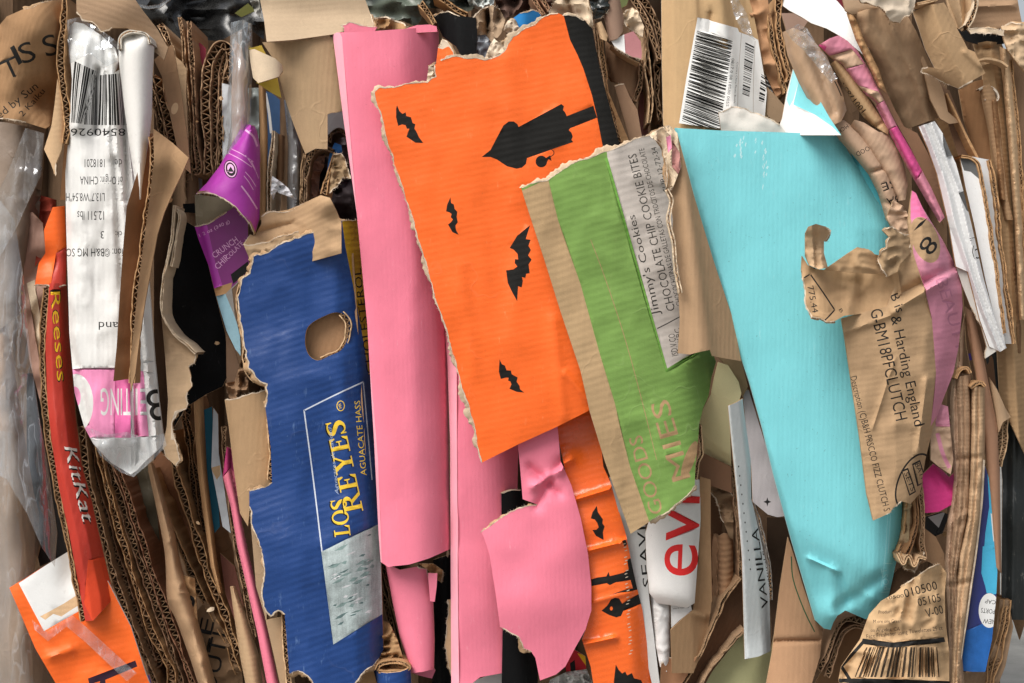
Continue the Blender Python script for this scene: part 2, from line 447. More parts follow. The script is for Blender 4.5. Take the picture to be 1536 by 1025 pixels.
def edgeboard(label, path, thick=10, pitch=11, h=-30, depth=140, col_=KR, walls=1, name='corrugated_board', group=None, slope=0, jag=2.5, parent=None, lin=.8, left=None):
    s = nseed(); pl, t = resample(catmull(path, False, 10), 1.3); nr = normals(pl)
    if t[-1] > 60: pl = pl + nr * (1.6 * fbm(t / 32, 0 * t, s + 11) + .5 * vnoise(t / 9, 0 * t, s + 12))[:, None]; nr = normals(pl)
    mat = card('brown_liner', tuple(col_), .85, None, .3, .12)
    if left: mat = left
    fm = FLUTE if col_ != KRD else card('dark_fluting', (.22, .13, .075), .9, None, .25)
    th = thick * np.clip(.88 + .34 * vnoise(t / 45, 0 * t, s) + .18 * vnoise(t / 15, 0 * t, s + 1), .4, 1.2)
    hb = (h(pl[:, 0], pl[:, 1]) if callable(h) else h + 0 * t) + slope * t
    c0 = W(pl[:, 0], pl[:, 1], hb); c0 = c0[len(c0) // 2] + np.array([0, depth / 2000, 0])
    if parent is None:
        o = bpy.data.objects.new(name, None); col.objects.link(o); o.location = c0; o.empty_display_size = .02
    else:
        o = None
    for k in range(walls + 1):
        V = []; F = []
        off = (k / walls - .5) * 2 * (th / 2) * walls
        c = pl + nr * off[:, None]
        ribbon(V, F, c, nr, np.full(len(c), lin), hb + jag * fbm(t / 14, 0 * t + k * 3.3, s + k) , depth)
        q = link('liner' if parent is None else name, np.vstack(V), F, [mat], None, o or parent, [False] * len(F))
        if o is None: o = q; parent = q
    V = []; F = []
    for k in range(walls):
        off = ((k + .5) / walls - .5) * 2 * (th / 2) * walls
        pt, tt = resample(pl, pitch / 12)
        ph = tt * 2 * np.pi / pitch + 2.6 * vnoise(tt / 34, 0 * tt, s + 5) + .7 * vnoise(tt / 9, 0 * tt, s + 6) + k * 1.7
        nn = normals(pt); A_ = np.maximum(np.interp(tt, t, th) / 2 - .9, .8) * (.85 + .25 * vnoise(tt / 12, 0 * tt, s + 7)); of = np.interp(tt, t, off)
        c = pt + nn * (of + A_ * np.arcsin(.95 * np.sin(ph)) / 1.25)[:, None]
        hh = np.interp(tt, t, hb) + jag * fbm(tt / 11, 0 * tt, s + 8) - 1.0
        ribbon(V, F, c, normals(c), np.full(len(c), .48), hh, depth)
    link('fluting', np.vstack(V), F, [fm], None, o, [False] * len(F))
    if label: tag(o, label, 'cardboard', group)
    return o
def flatedge(label, path, thick=4, h=-30, depth=140, mat=None, name='cardboard_sheet', group=None, jag=1.5):
    s = nseed(); pl, t = resample(catmull(path, False, 10), 2); nr = normals(pl); V = []; F = []
    ribbon(V, F, pl, nr, thick / 2 * (.8 + .3 * vnoise(t / 30, 0 * t, s)), h + jag * fbm(t / 14, 0 * t, s), depth)
    o = link(name, np.vstack(V), F, [mat], None, None, [False] * len(F))
    return tag(o, label, 'cardboard', group)

# ------------------------------------------------------------------ lettering
_fc = {}
def font_loops(s, bold=0.0, shear=0.0, res=2):
    key = (s, bold, shear, res)
    if key in _fc: return _fc[key]
    cu = bpy.data.curves.new('lettering_outline', 'FONT'); cu.body = s; cu.fill_mode = 'NONE'; cu.resolution_u = res
    cu.offset = bold; cu.shear = shear
    ob = bpy.data.objects.new('lettering_outline', cu); col.objects.link(ob)
    dg = bpy.context.evaluated_depsgraph_get(); dg.update()
    me = bpy.data.meshes.new_from_object(ob.evaluated_get(dg))
    adj = {}
    for e in me.edges:
        a, b = e.vertices; adj.setdefault(a, []).append(b); adj.setdefault(b, []).append(a)
    seen = set(); loops = []
    for v0 in adj:
        if v0 in seen: continue
        lp = [v0]; seen.add(v0); cur = v0
        while True:
            nx = [q for q in adj[cur] if q not in seen]
            if not nx: break
            cur = nx[0]; seen.add(cur); lp.append(cur)
        loops.append(np.array([(me.vertices[i].co.x, me.vertices[i].co.y) for i in lp]))
    bpy.data.objects.remove(ob); bpy.data.curves.remove(cu); bpy.data.meshes.remove(me)
    _fc[key] = loops
    return loops
CAP = None
def text(s, p0, p1, H, bold=0.0, shear=0.0, vref=None):
    """outlines of s running from p0 to p1 with capital height H; the letters' up side is to the left of that run"""
    global CAP
    if CAP is None:
        l = font_loops('H'); CAP = max(a[:, 1].max() for a in l)
    L = font_loops(s, bold, shear, 7 if H > 30 else 3 if H > 14 else 2)
    xa = min(a[:, 0].min() for a in L); xb = max(a[:, 0].max() for a in L)
    u = np.array([p1[0] - p0[0], p1[1] - p0[1]], float); up = np.array([u[1], -u[0]]) / np.hypot(*u)
    if vref is not None: up = np.array(vref, float)
    return [np.array(p0, float) + np.outer((a[:, 0] - xa) / (xb - xa), u) + np.outer(a[:, 1] / CAP * H, up) for a in L]
def ell(c, rx, ry, n=28, a=0):
    t = np.linspace(0, 2 * math.pi, n, endpoint=False); ca, sa = math.cos(R(a)), math.sin(R(a))
    x = rx * np.cos(t); y = ry * np.sin(t)
    return np.stack([c[0] + x * ca - y * sa, c[1] + x * sa + y * ca], 1)
def zoomed(pts, ox, oy, s):
    return [(ox + p[0] / s, oy + p[1] / s, *p[2:]) for p in pts]
def stroke(pts, w):
    c = catmull(pts, False, 6); n = normals(c)
    return np.vstack([c + n * w / 2, (c - n * w / 2)[::-1]])
def barcode(a, b, c, d, n=40, seed=1, lo=.25, hi=.75):
    """bars between edge a->b and edge d->c, spread along that run"""
    rs = random.Random(seed); a, b, c, d = (np.array(q, float) for q in (a, b, c, d)); out = []
    ws = [rs.choice([1, 1, 2, 3]) for _ in range(2 * n)]; tot = sum(ws); acc = 0
    for i in range(0, 2 * n, 2):
        t0 = acc / tot; t1 = (acc + ws[i] * .92) / tot; acc += ws[i] + ws[i + 1]
        out.append(np.array([a + (b - a) * t0, a + (b - a) * t1, d + (c - d) * t1, d + (c - d) * t0]))
    return out
# ------------------------------------------------------------------ shared colours
INK = card('black_print', (.014, .0135, .013), .7, None, .25, .1, dirt=0, spec=.2)
WHITEP = card('white_print', (.74, .74, .73), .5, None, .06, .03)
KRAFT = card('brown_kraft', KR, .82, (8, 8, .5), .2, .12)
KRAFTV = card('brown_kraft_upright', KR, .82, (80, 8, .6), .2, .12)
KRAFTD = card('dark_kraft', KRD, .85, (85, 8, .5), .25, .12)
KRAFTL = card('pale_kraft', KRL, .85, (5, 8, .4), .2, .12)
KRAFTR = card('reddish_kraft', KRR, .85, (60, 8, .5), .25, .12)
PALE = card('pale_inner_ply', KRP, .92, None, .22, .16)
BLACKG = card('black_gloss_card', (.004, .004, .0045), .65, None, .2, .05, scuff=.2, scuffcol=(.16, .16, .16), spec=.12, wrinkle=.2)
CLEAR = film('clear_plastic_film', (.7, .72, .75), .14, .08)
CLEAR2 = film('thin_clear_wrap', (.8, .82, .85), .07, .07)

# ------------------------------------------------------------------ left edge of the bale
Z5 = lambda pts, ox, oy: zoomed(pts, ox, oy, 5.125)
ls = [(0, 37), (10, 25), (35, 14, 't'), (78, 1), (94, 0), (93, 58), (89, 84), (86, 117), (83, 156), (79, 186), (68, 193), (39, 184, 't'), (0, 178)]
cv = lambda s, c, a, H, b=.012: text(s, (c[0] - math.cos(R(a)) * H * .38 * len(s), c[1] - math.sin(R(a)) * H * .38 * len(s)), (c[0] + math.cos(R(a)) * H * .38 * len(s), c[1] + math.sin(R(a)) * H * .38 * len(s)), H, b)
sheet('printed_kraft_flap', 'brown kraft flap lettered TIS S in black, top left corner of the bale', 'cardboard', [(-30, 45)] + ls + [(-30, 175)], card('tan_kraft', (.36, .215, .11), .8, (70, 8, .5), .25, .1),
      add(flat(6), bump((52, 40), 26, 45), tube([(0, 0), (0, 190)], [(92, 0), (80, 190)], 14), noise(6, 55, 3), creased(2.5, 50, 4), bump((70, 150), -28, 34)),
      prints=[(INK, text('T', (10, 121), (34, 110), 29, .05)), (INK, text('T', (18, 124), (30, 106), 1, 0)), (INK, text('I', (28, 98), (34, 94), 29, .03, vref=(-.45, -.9))), (INK, text('S', (35, 97), (56, 89), 30, .05)), (INK, text('S', (70, 86), (90, 80), 31, .05)),
              (INK, text('ed by Sun', (0, 179), (58, 132), 12, .02)), (INK, text('2 Kaiku', (34, 176), (68, 138), 9, .02))], core=4, amp=2)
edgeboard('corrugated board seen edge-on beside the flap lettered TIS S', [(96, -4), (95, 22), (94, 50), (91, 80), (91, 110), (95, 138), (100, 165), (101, 190), (95, 215)], 9, 8.5, 30, 110, KR)
sheet('torn_kraft_tail', 'narrow torn kraft tail hanging below the lettered flap at top left', 'cardboard', [(86, 118), (91, 140), (97, 165), (98, 195), (92, 225), (84, 245, 't'), (83, 264), (76, 245), (66, 224), (77, 190), (82, 156)], KRAFTL, add(flat(20), tube([(66, 118), (66, 264)], [(100, 118), (100, 264)], 8)), core=3)
sheet('dark_kraft_board', 'dark brown kraft panel between the lettered flap and the white wrapped board', 'cardboard', [(98, -5), (110, 20), (109, 60), (104, 110), (104, 170), (108, 230), (104, 300), (90, 300), (98, 200), (96, 60)], KRAFTD, flat(-8))
# the film and brown bag down the left edge
sheet('brown_paper_bag', 'pale brown paper roll standing at the lower left edge under clear film', 'paper', [(-30, 430), (8, 470), (34, 640), (50, 740), (66, 800), (50, 860), (66, 960), (88, 1040), (-30, 1040)], card('glossy_kraft', (.33, .215, .13), .45, None, .25, .08, spec=.5),
      add(flat(-62), tube([(-30, 430), (-30, 1040)], [(20, 430), (60, 740), (88, 1040)], 46), noise(6, 90, 5), creased(2, 70, 6, 1, .3)), thick=2)
sheet('dark_bag_mouth', 'dark grey plastic bag behind the film at the left edge', 'plastic bag', [(-30, 180), (10, 184), (40, 190), (68, 194), (64, 260), (58, 330), (30, 470), (-30, 520)], card('grey_brown_plastic', (.20, .15, .11), .35, None, .3, .05, spec=.4), add(flat(-30), tube([(-30, 180), (-30, 520)], [(68, 180), (30, 520)], 18), creased(2, 60, 9, 1.2, .4)), thick=1)
sheet('brown_board_offcut', 'brown board offcut inside the film beside the orange carton', 'cardboard', [(30, 330), (48, 318), (64, 335), (72, 420), (60, 470), (66, 560), (62, 610), (44, 540), (30, 430)], card('pinkish_kraft', (.40, .24, .18), .6, (80, 8, .4)), add(flat(-22), noise(5, 40, 4)),
      prints=[(INK, text('ATTENTION CUSTOMER', (41, 430), (66, 545), 7, .004)), (PALE, [np.array([(40, 425), (52, 420), (70, 540), (62, 560)])])])
sheet('plastic_film', 'crumpled clear plastic film hanging down the left edge of the bale', 'plastic film', [(-25, 330), (0, 300), (22, 330), (36, 420), (44, 520), (58, 620), (72, 700), (86, 800), (82, 850, ), (62, 820), (40, 770), (10, 720), (-25, 700)], film('milky_film', (.62, .65, .70), .16, .09),
      add(flat(16), creased(4, 70, 12, 1.6, .25), tube([(-25, 300), (-25, 850)], [(30, 330), (86, 800), (86, 850)], 16)), thick=.5, step=6)
sheet('plastic_film', 'clear plastic film tube lying diagonally under the lettered flap', 'plastic film', [(38, 192), (66, 200), (62, 262), (44, 300), (26, 340), (-20, 420), (-25, 330), (10, 262)], film('smoky_film', (.5, .47, .45), .16, .08), add(flat(6), creased(4, 40, 14, 1, .5)), thick=.5, step=6)
sheet('plastic_film', 'clear shiny film wrapped round the pale brown roll at the lower left edge', 'plastic film', [(-30, 640), (20, 650), (40, 720), (62, 800), (52, 858), (64, 950), (84, 1045), (-30, 1045)], film('roll_film', (.62, .6, .6), .14, .08), add(flat(-58), tube([(-30, 430), (-30, 1040)], [(20, 430), (60, 740), (88, 1040)], 48), creased(1.6, 44, 16, 1.4, .25)), thick=.4, step=6)
sheet('gap_shade_sheet', 'dark sheet as shade in the gap between brown roll and red carton strip', 'plastic bag', [(40, 560), (66, 560), (72, 650), (86, 740), (104, 830), (60, 850), (40, 760)], card('gap_shade_black', (.03, .026, .024), .5), flat(-44), thick=1)  # shade of the gap, put in as a dark sheet
# orange and red carton
ORANGE = card('orange_print', (.86, .138, .019), .42, (12, 9, .3), .09, .04, scuff=.3, scuffcol=(.9, .42, .2), spec=.3, smear=.16)
ORED = card('red_print', (.47, .032, .016), .42, (80, 9, .4), .12, .03, scuff=.3, scuffcol=(.75, .4, .3), spec=.5)
YEL = card('yellow_print', (.80, .47, .02), .45, None, .1, .03)
sheet('orange_carton', 'bright orange carton top with torn lower edge above the red lettered strip', 'carton', [(66, 345), (79, 311), (97, 309), (100, 372), (99, 428, 't'), (88, 430, 't'), (52, 428), (58, 395), (68, 380)], ORANGE, add(flat(14), fold((86, 305), (90, 430), -.8, 1, 3), bump((70, 390), -8, 18)),
      prints=[(ORED, [np.array([(84, 380), (100, 370), (101, 430), (76, 430)])])], core=3)
sheet('red_carton_scrap', 'dark red crumpled scrap behind the orange carton', 'carton', [(30, 300), (50, 290), (84, 300), (84, 340), (70, 380), (52, 400), (60, 340)], card('dull_red', (.30, .05, .03), .5, None, .2), add(flat(-25), creased(5, 30, 5)))
redL = [(74, 425), (68, 520), (71, 600), (77, 660), (88, 730), (104, 802), (117, 873), (128, 932)]
redR = [(99, 425), (103, 500), (109, 570), (113, 620), (123, 700), (137, 750), (157, 838), (171, 897)]
chalk = card('white_brush_print', (.80, .76, .70), .5, None, .1)
def brush(cx, cy, ch, H=22): 
    return text(ch, (cx[0], cx[1]), (cx[0] + cy[0], cx[1] + cy[1]), H, .03, .15)
def rough_brush(ch, p0, p1, H, b, sh):             # dry-brush lettering
    out = []
    for lp in text(ch, p0, p1, H, b, sh):
        q, t = resample(np.vstack([lp, lp[:1]]), 1.5); q = q[:-1]; t = t[:-1]
        out.append(q + np.stack([vnoise(t / 2.6, 0 * t, 3), vnoise(t / 2.6, 0 * t, 8)], 1) * .6)
    return out
sheet('red_carton', 'long glossy red carton strip with yellow and white lettering on the left', 'carton', redL + [(140, 931)] + redR[::-1], ORED, add(flat(10), across(redL, redR, [(0, 4), (.25, 8), (.6, 4), (1, -16)]), noise(4, 80, 6)),
      prints=[(INK, text("Reeses", (75, 436), (86, 574), 16, .05)), (YEL, text("Reeses", (76, 438), (86, 572), 14, .02)), (INK, rough_brush('KitKat', (96, 672), (126, 790), 18, .045, .25)), (chalk, rough_brush('KitKat', (96, 670), (125, 786), 18, .02, .25)),
              (card('bright_red_print', (.62, .06, .02), .45, None, .12), [np.array([(132, 840), (158, 835), (172, 900), (140, 935), (126, 905)])])], edge=EDGE)
edgeboard('fluted raw edge of the long red carton strip', [(70, 432), (63, 520), (67, 600), (73, 660), (84, 730), (99, 802), (112, 873), (126, 932)], 8, 8, 12, 60, KR, name='corrugated_edge')
DKV = card('violet_black_print', (.035, .015, .03), .5)
sheet('orange_box', 'orange box flap with torn white sticker at the bottom left corner', 'box', [(14, 882), (103, 827), (150, 850), (172, 893), (196, 940), (219, 1012), (232, 1045), (95, 1045), (53, 973)], ORANGE, add(flat(-2), fold((14, 882), (95, 1045), .25, -1, 8), noise(4, 60, 8), ridge((75, 986), (105, 975), 4, 6)),
      prints=[(WHITEP, [np.array([(28, 875), (104, 825), (122, 868), (127, 912), (66, 947)])]), (KRAFTL, [np.array([(60, 925), (75, 917), (95, 906), (112, 895), (122, 886), (124, 905), (110, 913), (92, 925), (80, 921), (68, 930)])]), (DKV, [np.array([(132, 1018), (203, 991), (206, 1000), (158, 1020), (160, 1045), (148, 1045), (150, 1022), (134, 1027)])])], edge=WHITEP)
sheet('packing_tape', 'strip of wrinkled clear tape across the orange box at bottom left', 'tape', [(48, 930), (70, 948), (108, 922), (150, 960), (205, 1010), (190, 1022), (130, 965), (100, 940), (72, 962), (52, 945)], CLEAR, add(flat(3), creased(1.5, 20, 3)), thick=.3, step=5)
sheet('violet_label', 'small violet printed label at the foot of the board stack', 'label', [(214, 1018), (224, 1012), (232, 1045), (214, 1045)], card('violet_print', (.16, .1, .32), .5), flat(-6), prints=[(WHITEP, text('LT', (218, 1040), (226, 1024), 7))])

# stack of boards seen edge-on beside the red carton
gs = 'corrugated boards packed edge-on right of the red carton'
for lab, pth, th, pi, hh, cc, wl in (
    ('outermost edge-on board touching the long red carton strip', [(121, 640), (127, 700), (137, 750), (152, 800), (166, 850), (182, 900), (200, 950), (222, 1000), (238, 1045)], 10, 10.5, -44, (.30, .19, .11), 1),
    ('second edge-on board from the red carton, ending in a hairpin bend', [(132, 640), (140, 700), (150, 750), (165, 800), (180, 850), (196, 900), (212, 945), (226, 985), (233, 996), (238, 990), (230, 960)], 9, 9.5, -52, (.27, .16, .095), 1),
    ('third edge-on board from the red carton, pale open fluting', [(143, 640), (152, 700), (166, 750), (180, 800), (194, 850), (210, 900), (228, 950), (246, 985), (258, 1010), (254, 1045)], 10, 10, -46, KR, 1),
    ('fourth edge-on board from the red carton, beside a black gap', [(158, 660), (168, 710), (186, 770), (202, 820), (220, 870), (238, 925), (256, 975), (278, 1045)], 9, 10, -50, (.32, .2, .12), 1),
    ('innermost reddish edge-on board of the stack by the red carton', [(170, 690), (186, 730), (202, 780), (216, 820), (232, 870), (250, 920), (270, 975), (296, 1045)], 10, 9.5, -46, (.33, .17, .10), 1)):
    edgeboard(lab, pth, th, pi, hh, 140, cc, wl, group=gs)
sheet('olive_paper', 'dull olive paper behind the edge-on stack under the white wrapped board', 'paper', [(176, 690), (225, 690), (232, 740), (242, 830), (262, 930), (240, 900), (214, 800), (196, 740)], card('olive_grey', (.12, .10, .065), .6, None, .25), add(flat(-70), noise(7, 60, 3)), thick=1)
crL = [(222, 700), (234, 760), (247, 830), (251, 900), (264, 930), (284, 985), (306, 1045)]
crR = [(232, 700), (250, 760), (262, 800), (272, 850), (286, 890), (296, 930), (312, 985), (326, 1045)]
sheet('kraft_paper_roll', 'crumpled kraft paper roll with a black letter running down between the boards', 'paper', crL + crR[::-1], card('smooth_kraft', (.40, .26, .15), .7, None, .25), add(flat(-36), tube(crL, crR, 20), creased(3, 46, 21)), thick=2,
      prints=[], smooth=True)
sheet('kraft_paper_scrap', 'kraft scrap with a thick black ring letter beside the crumpled roll', 'paper', [(262, 860), (292, 868), (296, 930), (284, 950), (268, 920)], KRAFT, add(flat(-26), creased(3, 25, 3)), prints=[(INK, [ell((283, 905), 9, 12, 24, 20), ell((283, 905), 4.5, 6, 24, 20)])])
sheet('reddish_board', 'reddish brown board face wedged between two edge-on boards below the white wrapped board', 'cardboard', [(226, 700), (240, 676), (262, 700), (284, 780), (312, 850), (352, 985), (300, 890), (262, 800)], KRAFTR, add(flat(-58), noise(4, 60, 2)))
edgeboard('edge-on board with loose fluting along the left side of the reddish wedge', [(224, 706), (236, 740), (252, 780), (272, 826), (294, 880), (318, 925), (340, 965), (358, 1010)], 9, 10, -38, 120, KR)
edgeboard('edge-on board with loose fluting along the right side of the reddish wedge', [(250, 650), (262, 700), (276, 752), (294, 806), (312, 862), (330, 905), (346, 950), (358, 985)], 11, 10, -32, 120, KR)
sheet('printed_kraft_board', 'dark kraft board with broken black lettering at the bottom', 'cardboard', [(292, 920), (310, 900), (336, 950), (362, 1005), (366, 1045), (318, 1045), (300, 970)], card('shaded_kraft', (.20, .125, .07), .85), add(flat(-40), creased(3, 30, 7)),
      prints=[(INK, text('OLE', (300, 1030), (322, 930), 20, .02)), (INK, text('OUTL', (322, 1045), (345, 940), 24, .02))])
kL = [(345, 880), (352, 930), (360, 985), (372, 1045)]; kR = [(352, 880), (372, 930), (388, 985), (396, 1045)]
sheet('curled_kraft_strip', 'plain tan kraft strip curling down left of the narrow pink strip at the bottom', 'cardboard', kL + kR[::-1], KRAFTL, add(flat(-18), tube(kL, kR, 10)))
sheet('maroon_board', 'maroon brown board face behind the narrow pink strip', 'cardboard', [(330, 830), (352, 850), (370, 930), (404, 1045), (384, 1045), (362, 960), (338, 890)], card('maroon_brown', (.19, .075, .055), .8, (80, 8, .4)), flat(-34))
edgeboard('dark double-walled board seen edge-on right of the white torn scrap', [(275, 600), (284, 660), (292, 720), (300, 780), (312, 830), (328, 880)], 9, 8, -42, 130, KRD, 2)
tL = [(290, 590), (293, 660), (298, 720), (306, 780), (316, 850), (328, 890)]; tR = [(304, 590), (306, 660), (311, 720), (318, 780), (326, 850), (334, 890)]
sheet('tan_board_strip', 'tan board edge standing in the gap left of the teal strip', 'cardboard', tL + tR[::-1], KRAFTV, add(flat(-30), tube(tL, tR, 9)))
sheet('teal_strip', 'teal blue printed strip deep in the gap left of the blue box', 'carton', [(306, 615), (318, 610), (324, 700), (330, 790), (322, 800), (312, 740)], card('teal_print', (.02, .14, .22), .5, None, .15), flat(-32))
sheet('white_strip', 'white card strip with a torn brown end between the teal and pink strips', 'carton', [(320, 612), (327, 622), (328, 680), (336, 730), (346, 800), (334, 790), (318, 706), (317, 700)], card('cool_white_card', (.55, .58, .62), .6), add(flat(-24), noise(2, 30, 4)), prints=[(KRAFTL, [np.array([(316, 702), (330, 698), (331, 712), (325, 720)])])])
edgeboard('slim edge-on board hugging the narrow pink strip', [(335, 640), (337, 690), (344, 740), (352, 800), (362, 860), (372, 910), (381, 956)], 6, 6, -14, 120, (.3, .19, .11))
pL = [(334, 715), (346, 760), (356, 820), (370, 880), (386, 950), (404, 1045)]; pR = [(345, 702), (358, 760), (370, 820), (384, 880), (402, 950), (422, 1045)]
PINK = card('pink_print', (.77, .20, .285), .62, (92, 6.5, .16), .08, .03, spec=.16, scuff=.25, scuffcol=(.85, .5, .55), fcol=.02, smear=.14)
sheet('pink_strip', 'narrow folded pink strip running down the left of the blue box', 'carton', [(340, 670), (350, 675), (356, 735)] + pR[1:] + pL[::-1], PINK, add(flat(-6), tube(pL, pR, 5)), prints=[(card('magenta_print', (.42, .04, .15), .5), [np.array([(330, 660), (350, 670), (360, 720), (346, 702), (334, 716)])])])

# white wrapped board
wl = [(104, 40), (112, 33), (126, 36), (150, 52), (172, 72), (178, 90), (170, 110), (205, 90), (200, 150), (214, 300), (232, 540), (238, 600), (246, 664), (236, 676), (220, 690), (205, 706), (196, 712), (186, 706), (166, 694), (140, 666), (126, 640), (112, 590), (104, 500), (101, 400), (99, 330), (98, 260), (104, 190), (108, 120), (103, 60)]
WB = card('white_liner', (.67, .66, .64), .42, (90, 8, .35), .08, .04, spec=.45)
PK2 = card('pink_flexo', (.78, .27, .47), .5, (90, 8, .3), .08)
PK2L = card('pink_flexo_dark', (.70, .15, .36), .5, (90, 8, .3), .08)
up = lambda s, x1, x0, y, H, b=.016: text(s, (x1, y), (x0, y), H, b)
bars = []
def barset(top, mid, bot, seed):
    """bars running along a folded tube: each row is (x from, x to, y from, y to)"""
    r_ = random.Random(seed); u = 0.0; sp = []
    while u < 1:
        w_ = r_.choice([.018, .025, .05, .075, .09]); sp.append((u, min(1, u + w_))); u += w_ + r_.choice([.02, .03, .04, .07])
    for a, b in sp:
        l_ = [(q[0] + (q[1] - q[0]) * a, q[2] + (q[3] - q[2]) * a) for q in (top, mid, bot)]; m_ = [(q[0] + (q[1] - q[0]) * b, q[2] + (q[3] - q[2]) * b) for q in (top, mid, bot)]
        bars.append(np.vstack([catmull(l_, False, 5), catmull(m_, False, 5)[::-1]]))
barset((112, 146, 92, 108), (109, 138, 125, 146), (107, 124, 184, 186), 5)
barset((138, 146, 112, 114), (130, 146, 150, 150), (126, 146, 187, 188), 6)
barset((150, 184, 113, 110), (149, 188, 150, 148), (147, 192, 188, 188), 9)
vf = [fold((140, 90), (152, 190), .0, 1)]
sheet('white_wrapped_board', 'tall white printed board wrapped in clear plastic with upside-down black text', 'cardboard', wl, WB,
      add(flat(30), across([(101, 30), (99, 330), (104, 500), (140, 670), (180, 712)], [(178, 30), (214, 300), (240, 640), (246, 680), (240, 712)], [(0, -16), (.06, -3), (.2, 2), (.62, 4), (.66, -3), (.72, 3), (.8, 2), (.84, -4), (.9, 0), (1, -10)]),
          ridge((130, 60), (116, 190), 9, 9), ridge((147, 105), (143, 200), -8, 4), ridge((168, 90), (170, 230), 7, 9), ridge((186, 110), (190, 300), -7, 4), ridge((204, 580), (206, 690), -5, 3), ridge((230, 590), (236, 690), 5, 5), bump((190, 700), -24, 34), creased(2.2, 30, 33, 1.2, .3), bump((130, 45), -10, 26), noise(3, 60, 2)),
      prints=[(INK, bars), (INK, up('8540926', 188, 106, 193, 11)), (INK, up('1818201', 157, 127, 239, 12, .01)), (INK, up('de', 183, 172, 239, 12)), (INK, up('of Origin: CHINA', 184, 120, 265, 12, .006)), (INK, up('L13.7"W8.54"H', 157, 99, 290, 12, .006)), (INK, up('12.511 lbs', 156, 116, 317, 13, .006)),
              (INK, up('3', 156, 151, 347, 11, .01)), (INK, up('ck:', 183, 173, 347, 9)), (INK, up('ion: ©B&H MG SO', 184, 99, 373, 12, .006)), (INK, up('and', 177, 148, 483, 12, .01)), (PK2, [np.array([(104, 554), (196, 554), (232, 560), (240, 655), (120, 657), (100, 600)])]), (PK2L, [np.array([(172, 556), (196, 556), (198, 657), (172, 657)]), ]),
              (WB, [ell((114, 605), 26, 44)]), (PK2, [ell((112, 596), 9, 16), ]), (WB, up('TING', 196, 151, 583, 40, .0) ), (WB, [np.array([(195, 545), (199, 545), (203, 700), (197, 700)])]), (WB, up('EI', 224, 203, 583, 40, .0)), (WB, [np.array([(214, 545), (246, 540), (252, 690), (226, 690)])]), (INK, text('8', (245, 582), (217, 588), 46, .03))], step=7, thick=6, edge=WB)
wL = [(178, 50), (178, 90), (186, 160), (196, 230), (206, 300)]; wR = [(231, 72), (228, 110), (227, 170), (222, 220), (214, 300)]
sheet('white_board_roll', 'smooth white board roll curling over the top right of the wrapped white board', 'cardboard', [(178, 62), (182, 52), (200, 49), (220, 53), (231, 66)] + wR[1:] + wL[::-1], card('plain_white_card', (.68, .66, .63), .5, None, .06), add(flat(34), tube(wL, wR, 22), bump((200, 48), -14, 14)), edge=KRAFTL)
edgeboard('bent white-lined board edge at the top of the white roll', [(180, 74), (181, 58), (190, 50), (205, 49), (219, 53), (225, 66)], 5, 6, 52, 50, (.55, .5, .43), name='corrugated_edge')
sheet('clear_wrap', 'clear plastic wrap bunched over the top of the white board', 'plastic film', [(100, 30), (118, 26), (150, 44), (180, 66), (178, 92), (160, 100), (135, 80), (104, 96)], CLEAR2, add(flat(52), creased(4, 26, 6)), thick=.4, step=4)
sheet('clear_wrap', 'bunched clear plastic at the foot of the white wrapped board', 'plastic film', [(128, 640), (160, 652), (190, 648), (215, 656), (246, 650), (250, 668), (230, 690), (200, 716), (180, 708), (150, 684)], CLEAR, add(flat(50), creased(3, 26, 11, 1.4, .6), bump((190, 710), -20, 30)), thick=.4, step=4)
# kraft flaps over it
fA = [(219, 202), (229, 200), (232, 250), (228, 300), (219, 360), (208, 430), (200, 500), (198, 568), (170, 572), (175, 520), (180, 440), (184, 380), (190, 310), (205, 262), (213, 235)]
sheet('torn_kraft_flap', 'kraft flap in shade with an open wavy fluted edge over the white wrapped board', 'cardboard', fA, card('shade_dark_kraft', (.21, .105, .05), .8, (85, 8, .3)), add(flat(50, -.55, 0, (200, 400)), bump((200, 300), 10, 60), noise(4, 50, 3)))  # turned away from the light: shade put into the base colour
edgeboard('open wavy fluted edge between the two kraft flaps over the white board', [(229, 205), (230, 240), (226, 280), (218, 330), (212, 380), (205, 430), (201, 480), (199, 530), (197, 575)], 8, 12, 60, 30, KR, name='corrugated_edge')
fB = [(230, 193), (258, 214), (283, 237), (274, 258), (258, 292), (246, 320), (236, 352), (228, 396), (218, 450), (209, 510), (203, 560), (196, 588), (195, 545), (200, 500), (207, 430), (215, 370), (224, 300), (231, 240)]
sheet('torn_kraft_flap', 'tan kraft flap with a pointed corner leaning beside the purple cone', 'cardboard', fB, card('shaded_flap_kraft', (.40, .25, .135), .8, (75, 8, .3)), add(flat(58, -.5, -.03, (235, 350)), fold((262, 217), (206, 520), .8, 1, 4), noise(4, 60, 9), bump((255, 240), 8, 30)))
